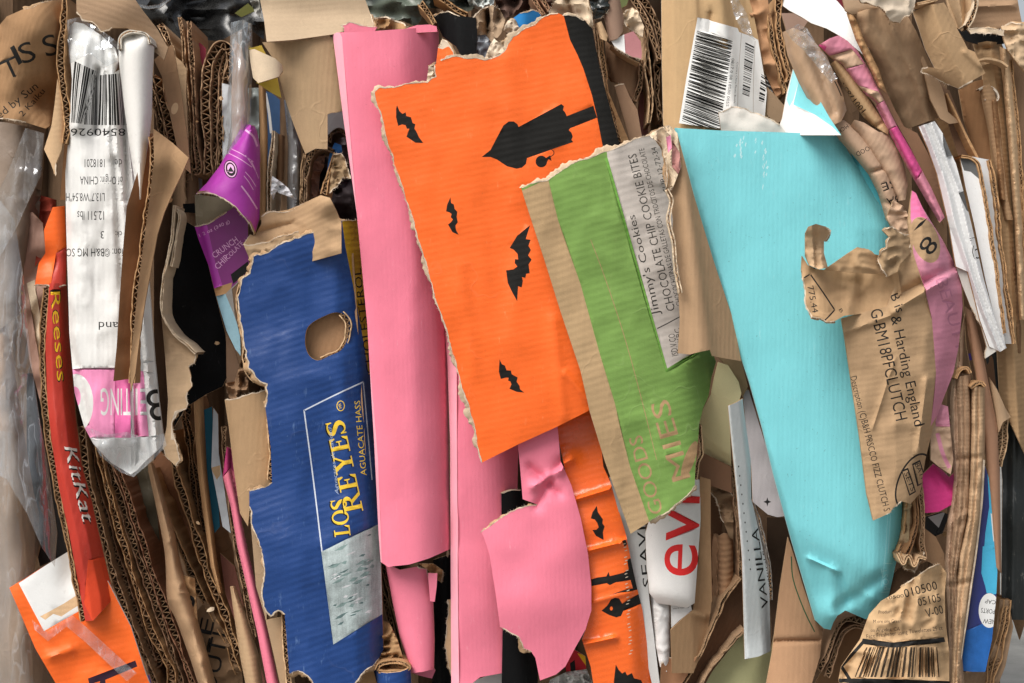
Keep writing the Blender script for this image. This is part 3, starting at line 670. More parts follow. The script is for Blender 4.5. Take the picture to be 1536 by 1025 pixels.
# black box with torn kraft edge
sheet('black_box', 'glossy black box panel with torn kraft edge between white board and blue box', 'box', [(252, 372), (262, 322), (300, 345), (320, 430), (338, 500), (343, 560), (334, 580), (309, 592), (279, 611), (262, 640), (250, 560), (246, 470)], BLACKG, add(flat(-14, -.12, 0, (260, 480)), noise(4, 70, 3)), edge=KRAFTL)
edgeboard('pale cut edge of the glossy black box panel', [(262, 308), (258, 360), (250, 395), (243, 430), (243, 466), (250, 485), (262, 503), (278, 516), (294, 530)], 2.6, 4, 16, 60, KRP, name='corrugated_edge')
sheet('torn_kraft_piece', 'ragged tan kraft piece torn from the black box with a white tip', 'cardboard', [(242, 472), (250, 487), (262, 505), (278, 518), (295, 531, 't'), (292, 545, 't'), (283, 551), (287, 566, 't'), (288, 580), (281, 588, 't'), (279, 614), (268, 619, 't'), (259, 634, 't'), (262, 660, 't'), (270, 690, 't'), (264, 700), (254, 690, 't'), (244, 672), (250, 640), (252, 600), (248, 540)], card('tan_liner', (.47, .33, .2), .85, (5, 7, .3)), add(flat(24), fold((250, 590), (290, 590), -.25, 1, 5), creased(2, 40, 8)),
      prints=[(PULP, [np.array([(262, 617), (281, 612), (281, 620), (268, 622), (260, 640), (262, 660), (256, 660), (257, 634)])])], core=5, amp=3)
# purple carton
PUR = card('purple_print', (.36, .035, .33), .42, None, .12, .03, scuff=.15, spec=.45)
PURD = card('deep_purple_print', (.20, .02, .17), .45, None, .15, .03, spec=.45)
LIL = card('lilac_print', (.70, .38, .62), .5)
cone = Z5([(480, 570, 't'), (560, 560, 't'), (600, 568, 't'), (660, 592, 't'), (780, 664, 't'), (890, 790, 't'), (930, 890), (970, 760), (975, 500), (970, 200), (950, 90), (930, 45), (880, 35), (845, 80), (820, 70), (740, 220), (660, 360), (560, 490)], 200, 180)
cL = [(372, 187), (344, 223), (329, 250), (309, 276), (294, 291), (294, 360)]; cR = [(381, 189), (385, 197), (389, 219), (390, 277), (389, 328), (382, 355)]
tl = []
for k, (x0, y0, x1, y1) in enumerate([(346, 223, 380, 243), (343, 230, 378, 251), (368, 233, 384, 258), (376, 240, 388, 268), (368, 258, 384, 280), (366, 264, 380, 285), (362, 279, 386, 314)]):
    tl.append(stroke([(x0, y0), ((x0 + x1) / 2, (y0 + y1) / 2 - 1.5), (x1, y1)], 1.1 if k != 6 else 2.2))
sheet('purple_cone', 'bright purple carton rolled into a cone with a small round seal', 'carton', cone, PUR, add(flat(4), tube(cL, cR, 34)), prints=[(LIL, tl), (LIL, [stroke([(368, 195), (380, 205), (386, 220)], 3)]), (INK, [ell((346, 254), 10, 14, 30, -15)]), (LIL, [ell((346, 254), 8.6, 12.4, 30, -15), ell((346, 254), 7.2, 10.5, 30, -15)]), (LIL, [ell((346, 253), 5, 7, 24, -15), np.array([(341, 258), (346, 250), (351, 258)])])], core=2, amp=1.4)
sheet('olive_carton_inside', 'olive grey inner side of the purple carton below the cone', 'carton', [(292, 292), (330, 296), (354, 312), (345, 324), (294, 346)], card('olive_board', (.17, .145, .10), .8, (0, 12, .3)), flat(-8))
sheet('purple_carton', 'purple carton lettered CHIP CRUNCH with a pale blue tail beside the blue box', 'carton', [(292, 340, 't'), (312, 336, 't'), (340, 318), (353, 310), (372, 335), (372, 372), (374, 407), (348, 434), (352, 470), (360, 505), (361, 534), (353, 524), (340, 497), (329, 461), (321, 432), (313, 399), (298, 360)], PURD,
      add(flat(-4), fold((305, 345), (330, 460), .7, -1, 2)), prints=[(PUR, [np.array([(290, 338), (310, 335), (322, 390), (334, 430), (320, 434)])]), (LIL, text('CHIP', (327, 405), (344, 388), 9, .02)), (LIL, text('CRUNCH', (322, 388), (358, 362), 9, .015)), (LIL, text('COLATE', (342, 390), (366, 366), 7, .01)), (LIL, text('1 2 oz (340 g)', (300, 356), (345, 334), 5)), (KRAFT, [np.array([(318, 434), (335, 428), (348, 424), (346, 438), (324, 446)])]), (INK, [np.array([(346, 412), (372, 392), (374, 406), (350, 426)])]),
              (card('pale_blue_print', (.30, .50, .60), .5, None, .3), [np.array([(322, 445), (338, 441), (350, 470), (362, 505), (362, 540), (340, 500)])]), (card('grey_photo_print', (.28, .26, .24), .5, None, .5), [np.array([(338, 441), (370, 410), (372, 470), (362, 505), (350, 470)])])], core=1.5, amp=1)
sheet('small_black_box', 'small matt black card under the edge board beside the purple cone', 'carton', [(274, 306), (292, 305), (294, 320), (276, 319)], BLACKG, flat(-18))
# ------------------------------------------------------------------ upper left: boards on edge, film, kraft box
bL = [(112, -10), (117, 18), (126, 30), (140, 37), (168, 50), (200, 70), (236, 92), (252, 98)]
sheet('curved_brown_board', 'thick brown board curving over the top of the white wrapped board', 'cardboard', [(114, -10), (115, 18, 't'), (124, 30, 't'), (138, 33, 't'), (152, 48, 't'), (168, 42), (190, 42), (212, 56), (232, 78), (246, 90), (252, 72), (236, 44), (214, 16), (196, -10)], card('grey_kraft', (.31, .21, .13), .8, (-20, 8, .5)), add(flat(26), bump((180, 10), 16, 50), fold((120, 40), (250, 95), .4, -1, 12)), core=5, amp=3)
sheet('hollow_shade_sheet', 'black sheet as shade in the dark hollow at the top left of the bale', 'plastic film', [(186, -15), (400, -15), (396, 60), (370, 40), (330, 62), (270, 58), (235, 52), (210, 14)], card('hollow_shade_black', (.012, .012, .012), .25, None, .2, spec=.6), add(flat(-90), creased(14, 60, 3)), thick=1)  # the hollow's darkness is added as a black sheet
sheet('plastic_cup', 'curved rim of a clear plastic cup in the dark hollow at top left', 'plastic cup', [(196, 0), (206, 6), (222, 9), (238, 7), (250, 0), (252, -4), (256, 0), (240, 12), (222, 14), (204, 10), (192, 2)], CLEAR, flat(-40), thick=2, step=4)
for lab, pth, th, pi, hh, cc in (
    ('open-fluted board edge next to the white roll, left of the pair', [(223, 115), (228, 140), (234, 165), (240, 190), (246, 215), (252, 236)], 9, 9, -6, (.33, .21, .12)),
    ('open-fluted board edge next to the white roll, right of the pair', [(235, 112), (240, 135), (246, 160), (252, 185), (258, 210), (264, 236)], 12, 11, -4, (.33, .21, .12)),
    ('frayed board edge fanning out at the top left below the dark hollow', [(240, 36), (248, 52), (256, 70), (262, 96), (272, 130), (279, 170), (281, 230), (284, 300)], 12, 9, -20, (.36, .24, .14)),
    ('thin upright board edge left of the dark red strip', [(270, 26), (274, 60), (278, 110), (282, 160), (285, 210), (287, 245)], 5, 5, -16, (.36, .23, .13)),
    ('thicker upright board edge touching the dark red strip', [(284, 32), (286, 70), (289, 120), (291, 170), (294, 220), (298, 255), (290, 258)], 7, 7, -12, (.33, .2, .115)),
    ('outer leg of the looped corrugated board left of the film tube', [(312, 262), (311, 220), (309, 170), (309, 130), (313, 98), (321, 76), (334, 66), (345, 76), (345, 98), (338, 120)], 12, 11, -14, (.34, .22, .13)),
    ('inner leg of the looped corrugated board left of the film tube', [(320, 262), (321, 220), (321, 170), (321, 130), (324, 102), (330, 86), (334, 78)], 10, 11, -18, (.32, .2, .12)),
    ('straight board edge right of the corrugated loop', [(331, 260), (331, 200), (329, 150), (332, 110), (338, 84)], 9, 10, -18, (.36, .24, .14))):
    edgeboard(lab, pth, th, pi, hh, 120, cc)
sheet('brown_board', 'brown board face with a pale tear mark beside the paired open-fluted edges', 'cardboard', [(231, 90), (244, 78), (258, 66), (263, 88), (272, 140), (280, 200), (286, 260), (272, 250), (262, 205), (252, 160), (244, 118)], card('mid_kraft', (.30, .18, .10), .8, (80, 8, .3)), add(flat(4), fold((231, 90), (272, 250), .3, -1, 10)), prints=[(KRAFTL, [ell((262, 163), 5, 9, 20, 15)])])
sheet('tan_board', 'tan board face between the frayed fan and the thin upright edges', 'cardboard', [(262, 84), (272, 92), (280, 104), (279, 140), (282, 200), (284, 260), (276, 200), (268, 130)], KRAFTL, flat(-6))
sheet('dark_red_strip', 'dull crimson strip with lilac lower end between two upright board edges', 'carton', [(293, 60), (302, 66), (309, 73), (308, 110), (304, 150), (303, 300), (296, 300), (294, 150)], card('crimson_print', (.36, .055, .09), .55, None, .15), add(flat(-30)), prints=[(card('lilac_grey_print', (.36, .32, .38), .6), [np.array([(290, 150), (310, 150), (310, 300), (290, 300)])])])
sheet('brown_board', 'plain brown board at the foot of the corrugated loop', 'cardboard', [(300, 150), (312, 150), (316, 262), (306, 300), (298, 300)], card('red_umber_kraft', (.25, .13, .075), .85), flat(-34))
sheet('brown_board', 'brown board stub below the thick upright edge left of the purple cone', 'cardboard', [(281, 262), (296, 262), (299, 300), (300, 390), (276, 390), (277, 310)], card('dim_kraft', (.24, .15, .09), .85), add(flat(-26), tube([(277, 260), (276, 390)], [(297, 260), (300, 390)], 6)))
edgeboard('curled stub of board edge left of the purple cone', [(262, 312), (268, 318), (270, 330), (266, 350), (261, 372), (256, 400)], 3, 4, 14, 40, KRP, name='corrugated_edge')
ftL = [(346, 30), (344, 100), (342, 190), (336, 260)]; ftR = [(380, 30), (378, 100), (374, 190), (368, 240)]
sheet('brown_card_tube', 'brown card inside the clear film tube above the purple cone', 'cardboard', [(352, 60), (362, 70), (371, 120), (371, 180), (362, 200), (348, 220), (347, 140)], card('rosy_kraft', (.42, .25, .16), .6), add(flat(-12), tube(ftL, ftR, 16)))
sheet('plastic_film', 'clear film tube standing upright above the purple cone', 'plastic film', [(346, 34), (362, 30), (378, 36), (379, 100), (375, 190), (368, 215), (336, 250), (340, 180), (344, 100)], film('tube_film', (.8, .85, .88), .2, .08), add(flat(0), tube(ftL, ftR, 26), creased(3, 22, 4, 1.5, .3)), thick=.4, step=5)
sheet('silver_film', 'silvery grey plastic strip right of the film tube', 'plastic film', [(371, 132), (388, 132), (389, 200), (384, 260), (370, 240)], card('silver_grey_plastic', (.25, .28, .27), .2, None, .3, spec=.7), add(flat(-16), creased(3, 18, 8, 1, .3)), thick=1)
sheet('white_plastic_strip', 'narrow white translucent strip left of the brown card tube', 'plastic film', [(333, 125), (348, 128), (346, 190), (338, 240), (334, 240)], card('milky_plastic', (.58, .60, .62), .35), add(flat(-18), creased(2, 20, 8, 1, .3)), thick=1)
# big kraft box at top
bxL = [(393, 62), (412, 92), (428, 150), (440, 186), (452, 217), (458, 231)]
sheet('kraft_box', 'large plain kraft box panel with square notch left of the tall pink panel', 'box', Z5([(170, 325), (320, 328), (500, 305), (710, 285), (800, 700), (812, 855), (780, 855), (740, 866), (700, 868), (672, 880), (673, 1025)], 360, 0) + [(491, 224, ), (473, 223), (458, 231)] + bxL[::-1][1:-1], card('plain_kraft', (.43, .30, .175), .82, (86, 8, .4), .16, .12), add(flat(2), tube([(380, 50), (455, 235)], [(505, 50), (520, 235)], 10), fold((444, 90), (462, 235), .25, 1, 10), fold((462, 90), (478, 235), -.35, 1, 8), fold((480, 90), (500, 235), .25, 1, 8)), edge=PULP)
sheet('kraft_box_flap', 'pale sunlit kraft flap over the top of the large kraft box', 'box', [(386, -20), (545, -20), (548, 0), (556, 22, 't'), (562, 40), (520, 46), (498, 52), (440, 60), (400, 63), (396, 30)], card('sunlit_kraft', (.47, .36, .24), .8, (4, 8, .3), .14, .12), add(flat(-6), fold((380, 24), (560, 34), 1.1, -1, 6), bump((460, 60), -5, 30)), core=3)
sheet('torn_corner_tab', 'pale curled torn tab with yellow backing on the left corner of the kraft box', 'cardboard', Z5([(70, 385), (110, 378), (270, 450), (325, 500), (330, 545), (300, 590), (140, 640), (100, 600), (80, 480)], 360, 0), PALE, add(flat(20), tube([(374, 70), (382, 125)], [(424, 90), (424, 125)], 10)))
YELD = card('mustard_print', (.47, .33, .045), .55, None, .15)
sheet('yellow_scrap', 'mustard yellow torn strip under the pale curled tab', 'carton', [(384, 124), (400, 118), (416, 116), (422, 147), (408, 140)], YELD, flat(12))
sheet('yellow_scrap', 'small yellow corner showing above the pale curled tab', 'carton', [(373, 73), (392, 68), (399, 82), (392, 84)], YELD, flat(10))
sheet('grey_scrap', 'crumpled grey plastic scrap at the top left corner of the kraft box', 'plastic film', [(372, -5), (388, -5), (392, 28), (382, 18)], card('grey_crumple', (.3, .29, .26), .4), add(flat(-20), creased(4, 12, 3)), thick=1, step=4)
sheet('olive_scrap', 'dark olive scrap in the hollow left of the kraft box', 'plastic film', [(352, 20), (372, 5), (384, 16), (362, 26)], card('olive_plastic', (.10, .10, .02), .4), flat(-50), thick=1)
# gap right of the purple cone
tsL = [(388, 128), (390, 200), (390, 330)]; tsR = [(398, 128), (401, 200), (400, 330)]
sheet('tan_board_strip', 'narrow tan board strip standing right of the purple cone', 'cardboard', tsL + tsR[::-1], KRAFTV, add(flat(-8), tube(tsL, tsR, 5)))
sheet('blue_white_strip', 'navy and white printed strip right of the narrow tan strip', 'carton', [(396, 136), (408, 140), (420, 150), (420, 320), (402, 320), (400, 200)], card('navy_print', (.04, .09, .20), .5, None, .3), flat(-34), prints=[(WHITEP, [stroke([(398, 140), (403, 165), (407, 200)], 4)])])
edgeboard('pale ragged board edge between the tan strip and the clear tube', [(409, 196), (408, 220), (405, 250), (404, 285), (403, 320)], 5, 6, -4, 90, KRP)
sheet('brown_paper_roll', 'small brown paper roll in the gap left of the kraft box', 'paper', [(415, 200), (427, 204), (425, 270), (414, 275), (416, 240)], card('roll_brown', (.27, .15, .08), .7), add(flat(-20), tube([(414, 200), (414, 275)], [(427, 200), (426, 275)], 6)))
gL = [(426, 150), (432, 220), (430, 330)]; gR = [(440, 150), (451, 220), (452, 330)]
sheet('plastic_tube', 'grey clear plastic tube standing in the gap left of the kraft box', 'plastic film', gL + gR[::-1], card('grey_plastic', (.20, .20, .20), .15, None, .3, spec=.7), add(flat(-16), tube(gL, gR, 12), creased(2, 14, 9, 1, .3)), thick=1, step=5)
sheet('torn_white_film', 'small torn wisp of white plastic across the gap', 'plastic film', [(408, 264), (420, 272), (432, 282), (443, 299), (430, 294), (414, 288), (410, 300), (406, 290)], card('white_wisp', (.6, .6, .62), .4), add(flat(4), creased(5, 10, 5)), thick=.5, step=3, amp=1)
edgeboard('thin board edge beside the grey clear tube', [(456, 230), (453, 260), (452, 300), (450, 340)], 4, 5, -4, 80, (.35, .23, .13))
# crumpled dark pocket
sheet('crumpled_liner', 'rosy crumpled paper liner curled under the notch of the kraft box', 'paper', [(462, 300), (464, 260), (474, 236), (488, 226), (486, 250), (480, 262), (478, 285), (486, 298), (470, 310)], card('rosy_liner', (.30, .17, .13), .75, None, .25), add(flat(-16), creased(5, 14, 3)), thick=1, step=4)
edgeboard('curled dark board edge arching over the pocket', [(456, 330), (458, 290), (460, 255), (468, 232), (484, 222), (500, 226)], 6, 7, -2, 70, (.2, .13, .08))
sheet('blue_scrap', 'bright blue torn strip in the dark pocket left of the pink panel', 'carton', [(484, 290), (490, 262), (494, 232), (502, 214), (512, 218), (514, 234), (502, 236), (494, 262), (488, 292)], card('sky_blue_print', (.05, .22, .60), .45), add(flat(-8), noise(3, 14, 3)), step=4)
edgeboard('crushed board edge beside the blue torn strip', [(485, 292), (490, 268), (497, 244), (504, 230)], 7, 6, 2, 60, KR)
sheet('torn_kraft_scrap', 'ragged tan scrap beside the blue strip in the pocket', 'cardboard', [(500, 232, 't'), (512, 230, 't'), (520, 250, 't'), (526, 268, 't'), (514, 266, 't'), (506, 280, 't'), (494, 290), (496, 260)], card('pocket_kraft', (.30, .21, .12), .85), add(flat(0), creased(6, 14, 8)), core=3, step=4)
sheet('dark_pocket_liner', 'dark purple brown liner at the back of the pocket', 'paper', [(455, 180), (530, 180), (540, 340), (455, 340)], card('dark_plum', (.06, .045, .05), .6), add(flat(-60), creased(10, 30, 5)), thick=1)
sheet('grey_foil', 'pale grey foil behind the square notch of the kraft box', 'foil', [(486, 166), (520, 166), (524, 206), (508, 196), (492, 202)], card('pale_grey_foil', (.35, .34, .36), .4), flat(-30), thick=1)
edgeboard('dark rolled board rim under the square notch', [(494, 214), (498, 200), (508, 195), (518, 202), (524, 222), (526, 250)], 7, 7, -8, 60, (.10, .07, .05))

# ------------------------------------------------------------------ blue box
BLUE = card('blue_print', (.010, .047, .19), .42, (18, 9.5, .55), .12, .03, scuff=.3, scuffcol=(.25, .4, .66), spec=.4, dirt=.1)
MUST = card('mustard_panel', (.46, .27, .018), .5, (14, 9, .8), .12)
GOLD = card('gold_lettering', (.84, .56, .05), .5)
LINEW = card('white_rule', (.62, .66, .74), .5)
def serif(ch):
    t = np.linspace
    arc = lambda cx, cy, rx, ry, a0, a1, n=16: [(cx + rx * math.cos(R(a)), cy + ry * math.sin(R(a))) for a in t(a0, a1, n)]
    r = lambda x0, y0, x1, y1: [(x0, y0), (x1, y0), (x1, y1), (x0, y1)]
    if ch == 'L': return [[r(.12, 0, .29, 1)], [r(0, .94, .42, 1)], [[(0, 0), (.64, 0), (.68, .3), (.63, .3), (.5, .07), (0, .06)]]], .72
    if ch == 'E': return [[r(.12, 0, .29, 1)], [[(0, 1), (.62, 1), (.64, .72), (.59, .72), (.5, .93), (0, .94)]], [[(.29, .54), (.44, .54), (.46, .66), (.5, .66), (.5, .36), (.46, .36), (.44, .48), (.29, .48)]], [[(0, 0), (.64, 0), (.68, .3), (.63, .3), (.5, .07), (0, .06)]]], .74
    if ch == 'R': return [[r(.12, 0, .29, 1)], [r(0, 0, .42, .06)], [[(0, 1), (.45, 1)] + arc(.45, .745, .26, .255, 90, -90) + [(.29, .49), (.29, .55), (.42, .55)] + arc(.42, .745, .12, .195, -90, 90) + [(.29, .94), (0, .94)]], [[(.36, .52), (.53, .52), (.8, .06), (.92, .06), (.92, 0), (.68, 0)]]], .92
    if ch == 'Y': return [[[(.1, 1), (.29, 1), (.53, .5), (.4, .42)]], [[(.7, 1), (.78, 1), (.53, .44), (.47, .5)]], [r(.36, 0, .53, .5)], [r(0, .94, .4, 1)], [r(.58, .94, .92, 1)], [r(.22, 0, .68, .06)]], .88
    if ch == 'O': return [[arc(.46, .5, .46, .53, 0, 352, 30), arc(.46, .5, .27, .45, 0, 352, 30)]], .98
    if ch == 'S':
        c = [(.56, .76), (.5, .92), (.3, .96), (.12, .86), (.12, .7), (.3, .56), (.46, .42), (.5, .24), (.38, .06), (.18, .06), (.06, .26)]
        w = [.05, .06, .09, .15, .19, .21, .21, .19, .12, .07, .05]; cc = catmull(c, False, 5); ww = np.interp(np.linspace(0, 1, len(cc)), np.linspace(0, 1, len(w)), w)[:, None] / 2; n = normals(cc)
        return [[np.vstack([cc + n * ww, (cc - n * ww)[::-1]])], [r(.53, .7, .58, 1)], [r(.03, 0, .08, .3)]], .66
def serif_word(word, p0, p1, H, grow=0):
    gl = [serif(c) for c in word]; tot = sum(g[1] for g in gl) ; u = np.array([p1[0] - p0[0], p1[1] - p0[1]], float); up_ = np.array([u[1], -u[0]]) / np.hypot(*u); out = []; x = 0
    for g, w in gl:
        for part in g:
            out.append([np.array(p0, float) + np.outer((np.array(lp)[:, 0] + x) / tot, u) + np.outer(np.array(lp)[:, 1] * H, up_) + grow for lp in part])
        x += w
    return out
bo = [(379, 385, 't'), (398, 380, 't'), (410, 373, 't'), (442, 357, 't'), (475, 348, 't'), (481, 334, 't'), (495, 328, 't'), (512, 331, 't'), (535, 329), (548, 420), (556, 520), (561, 620), (566, 700), (570, 800), (573, 900), (575, 975), (568, 988, 't'), (543, 1011, 't'), (529, 1028), (524, 1045), (476, 1045), (470, 1027, 't'), (461, 1014, 't'), (447, 1007, 't'), (434, 1011), (430, 960), (427, 922, 't'), (417, 916, 't'), (406, 925, 't'), (399, 916, 't'), (393, 888, 't'), (397, 860, 't'), (393, 824, 't'), (377, 786, 't'), (374, 760), (374, 737, 't'), (408, 724), (406, 671), (398, 611, 't'), (401, 576, 't'), (386, 568, 't'), (372, 552, 't'), (366, 520, 't'), (361, 474, 't'), (356, 446, 't'), (363, 418, 't'), (375, 410, 't')]
hole = [(458, 503), (461, 492), (470, 483), (485, 475), (501, 469), (514, 471), (522, 482), (523, 496), (520, 512), (511, 526), (494, 534), (477, 541), (464, 534), (458, 519)]
bpr = [(MUST, [np.array([(511.5, 320), (540, 320), (590, 560), (553, 562), (543, 500), (530, 430), (518, 370)])]), (INK, text('CHOLESTEROL', (561, 560), (541, 402), 11, .012)), (LINEW, [stroke([(483, 828), (470, 720), (456, 615)], 2.0), stroke([(456, 616), (500, 594), (545, 573)], 2.0), stroke([(545, 573), (551, 640), (558, 720)], 1.6)])]
for wd, a, b_, H in (('LOS', (526, 803), (519, 747), 24), ('REYES', (545, 766), (515, 627), 28)):
    for pt_ in serif_word(wd, a, b_, H, np.array([-2.0, 1.3])): bpr.append((INK, pt_))
    for pt_ in serif_word(wd, a, b_, H): bpr.append((GOLD, pt_))
bpr += [(GOLD, [ell((511, 609), 6.2, 8, 20)]), (BLUE, [ell((511, 609), 5, 6.8, 20)]), (GOLD, text('MR', (513, 612), (511, 605), 4)), (GOLD, text('AGUACATE HASS', (550, 713), (540, 601), 8.5, .02)), (card('pale_script', (.35, .42, .55), .5), text('Aguacates de calidad', (508, 742), (497, 640), 5, .0, .3))]
PHOTO = card('faded_fruit_photo', (.38, .44, .44), .5, (24, 16, .6), .55, .5, bumps=.3, smear=.7, fcol=.05)
bpr.append((PHOTO, [np.array([(482, 828), (520, 809), (564, 788), (590, 780), (590, 910), (568, 925), (535, 945), (500, 967)])]))
prs = random.Random(12); inphoto = lambda q: evenodd(np.array([q[0]]), np.array([q[1]]), [np.array([(486, 830), (562, 794), (566, 920), (502, 960)])])[0]
for pm_, n_, w_ in ((card('fruit_photo_dark', (.10, .155, .155), .5, (24, 16, .4), .5, .4), 34, (1, 4.5)), (card('fruit_photo_teal', (.20, .28, .27), .5, (24, 16, .4), .5, .4), 26, (2, 7)), (card('fruit_photo_pale', (.60, .60, .62), .5, (24, 16, .4), .3, .3), 18, (1, 4))):
    for k in range(n_):
        c_ = (prs.uniform(488, 566), prs.uniform(800, 955)); L_ = prs.uniform(6, 26); dx, dy = L_ * .9, -L_ * prs.uniform(.3, .5)
        a_ = (c_[0] - dx / 2, c_[1] - dy / 2); b_ = (c_[0] + dx / 2, c_[1] + dy / 2)
        if inphoto(a_) and inphoto(b_): bpr.append((pm_, [np.array([a_, (c_[0], c_[1] - prs.uniform(*w_) / 2), b_, (c_[0] + 2, c_[1] + prs.uniform(*w_) / 2)])]))
blue = sheet('blue_box', 'dark blue box panel with gold lettering and an oval handle hole', 'box', bo, BLUE, add(flat(22), across([(374, 330), (360, 450), (400, 600), (380, 780), (430, 1040)], [(535, 330), (548, 420), (566, 700), (575, 1040)], [(0, 2), (.3, 4), (.75, 0), (.9, -10), (1, -26)]), noise(5, 120, 4), creased(1.2, 60, 6)), prints=bpr, holes=[hole], thick=9, core=8, amp=2.6, step=8, edge=EDGE)
# wavy core seen in the handle hole
hp = resample(catmull([(512, 470), (521, 482), (522, 496), (519, 512), (510, 526), (494, 534), (478, 541)], False, 8), 1.2)[0]
edgeboard(None, [tuple(p) for p in hp[::6]], 7, 8, 17, 8, KRL, name='handle_hole_rim', parent=blue)
sheet('brown_board', 'brown panel seen through the handle hole of the blue box', 'cardboard', [(380, 400), (530, 380), (550, 700), (420, 720)], card('shaded_brown', (.33, .2, .11), .85, (75, 9, .6)), flat(8))
k2 = [(366, 367, 't'), (375, 352), (382, 354), (392, 336), (392, 325, 't'), (411, 317, 't'), (434, 317, 't'), (455, 305), (481, 293), (495, 297), (504, 315), (512, 334), (512, 380), (440, 400), (379, 395), (372, 380)]
sheet('creased_kraft_flap', 'creased kraft flap torn along the top above the blue box', 'cardboard', k2, card('warm_kraft', (.42, .28, .16), .82, (20, 8, .5)), add(flat(8), ridge((372, 352), (440, 335), -5, 5), fold((432, 316), (440, 400), .4, 1, 6), bump((490, 305), 12, 20), creased(2.5, 36, 6)), core=3)
sheet('torn_ply', 'pale torn inner ply showing above the top edge of the blue box', 'cardboard', [(365, 367, 't'), (385, 366, 't'), (405, 362, 't'), (425, 352, 't'), (450, 348, 't'), (478, 340), (480, 360), (410, 385), (380, 400), (374, 388)], card('dry_tan_ply', (.46, .33, .20), .9), add(flat(14), creased(2, 20, 5)), core=3, amp=3)
edgeboard('crushed fluted edge down the upper left side of the blue box', [(362, 420), (357, 446), (361, 476), (366, 520), (371, 556), (384, 572)], 6, 7, 14, 20, KRL, name='corrugated_edge')
sheet('kraft_offcut', 'brown kraft panel standing left of the lower blue box', 'cardboard', [(337, 600, 't'), (365, 594, 't'), (396, 586, 't'), (406, 580), (412, 640), (412, 726), (392, 735), (376, 745), (372, 790), (360, 770), (350, 700), (343, 640)], card('side_kraft', (.34, .225, .125), .82, (86, 8, .4)), add(flat(0), tube([(337, 580), (360, 790)], [(412, 580), (412, 790)], 8)), core=3)
edgeboard('fluted raw edge along the step in the left side of the blue box', [(402, 622), (405, 650), (407, 690), (405, 720)], 8, 8, 16, 30, KRL, name='corrugated_edge')
sheet('kraft_backing', 'tan kraft backing ply stepping out under the lower left of the blue box', 'cardboard', [(374, 760), (396, 790), (400, 930), (428, 925), (432, 1045), (424, 1045), (410, 980), (396, 920), (384, 880)], card('backing_kraft', (.44, .31, .19), .85), flat(6), core=0)
edgeboard('fluted raw edge under the lower left corner of the blue box', [(425, 922), (428, 960), (432, 1012), (436, 1040)], 6, 7, 16, 30, KRL, name='corrugated_edge')
sheet('brown_scrap', 'small folded brown scraps in the notch left of the blue box', 'cardboard', [(338, 575), (352, 572), (362, 540), (372, 560), (372, 590), (345, 602)], card('notch_kraft', (.27, .17, .10), .85), add(flat(-6), creased(5, 12, 4)), core=0, step=4)
sheet('brown_wedge', 'narrow brown wedge under the pale blue tail of the purple carton', 'cardboard', [(339, 500), (352, 524), (362, 560), (366, 590), (340, 590)], card('wedge_kraft', (.22, .14, .09), .85), flat(-16))
# ------------------------------------------------------------------ pink panels
PINKLIT = card('lit_pink_fold', (.84, .36, .44), .5, (92, 6.5, .16), .08, .03, spec=.35, scuff=.25, scuffcol=(.85, .6, .62))  # lit left side of the pink folds, painted as a lighter pink
aL = [(499, 50), (515, 178), (535, 320), (551, 488), (558, 611), (561, 660), (568, 802), (571, 843)]
aR = [(657, 42), (662, 200), (667, 400), (671, 520), (675, 824)]
sheet('pink_box', 'tall pink panel with bright left fold between the blue box and bat flap', 'box', [(499, 52), (505, 49), (545, 48), (600, 44), (640, 41), (652, 39), (658, 46)] + aR[1:] + [(643, 838), (614, 847), (582, 850.5)] + aL[::-1][:-1], PINK,
      add(flat(26), fold((513, 56), (566, 690), -.62, -1, 1.2), fold((566, 640), (590, 860), -.5, -1, 9), fold((618, 320), (640, 840), -.55, 1, 8), noise(2, 110, 3), creased(.6, 80, 5, 2, .25), fold((652, 40), (658, 400), -.8, 1, 4)), prints=[(PINKLIT, [np.array([(490, 40), (505, 40), (513, 56), (567, 690), (573, 850), (550, 850)])])], edge=PALE, thick=5, step=8)
sheet('pink_tab', 'small torn pink tab poking above the tall pink panel', 'cardboard', [(512, 38, 't'), (516, 42), (516, 50), (560, 50), (566, 41, 't'), (540, 38, 't'), (524, 33, 't')], PINK, flat(14), core=2)
sheet('pink_tab', 'thin pink lip curving over the top right of the tall pink panel', 'cardboard', [(606, 44), (625, 38), (645, 37), (655, 40), (656, 48), (610, 50)], PINK, flat(16))
bLft = [(664, 300), (667, 500), (671, 540), (675, 660), (677, 1040)]
sheet('pink_box', 'second tall pink panel with bright folded left side, below the bat flap', 'box', bLft + [(690, 1040), (720, 1016), (753, 1010), (762, 900), (776, 740), (780, 560), (740, 300)], card('second_pink_print', (.77, .20, .285), .62, (92, 6.5, .16), .10, .03, spec=.16, scuff=.25, scuffcol=(.85, .5, .55), fcol=.02, smear=.14), add(flat(6), fold((684, 500), (688, 1040), -.62, -1, 1.2), fold((676, 700), (676, 1040), 0, 1), noise(3, 100, 8), fold((733, 560), (738, 1040), -.3, 1, 12)), prints=[(PINKLIT, [np.array([(650, 300), (682, 300), (685, 500), (689, 1050), (660, 1050)])])], edge=PALE, thick=5)  # same pink as the other panels, slightly more mottled
cp = [(721, 799, 't'), (731, 792, 't'), (746, 781, 't'), (760, 772, 't'), (775, 763, 't'), (793, 758, 't'), (806, 757), (784, 749), (780, 700), (776, 660), (800, 630), (836, 636), (841, 692), (857, 728), (871, 777), (882, 831), (887, 881), (887, 916), (878, 945), (860, 977), (848, 1000), (834, 1012), (810, 1021), (803, 987), (797, 978, 't'), (785, 973, 't'), (778, 956, 't'), (759, 945, 't'), (750, 941), (743, 888), (734, 831), (725, 804)]
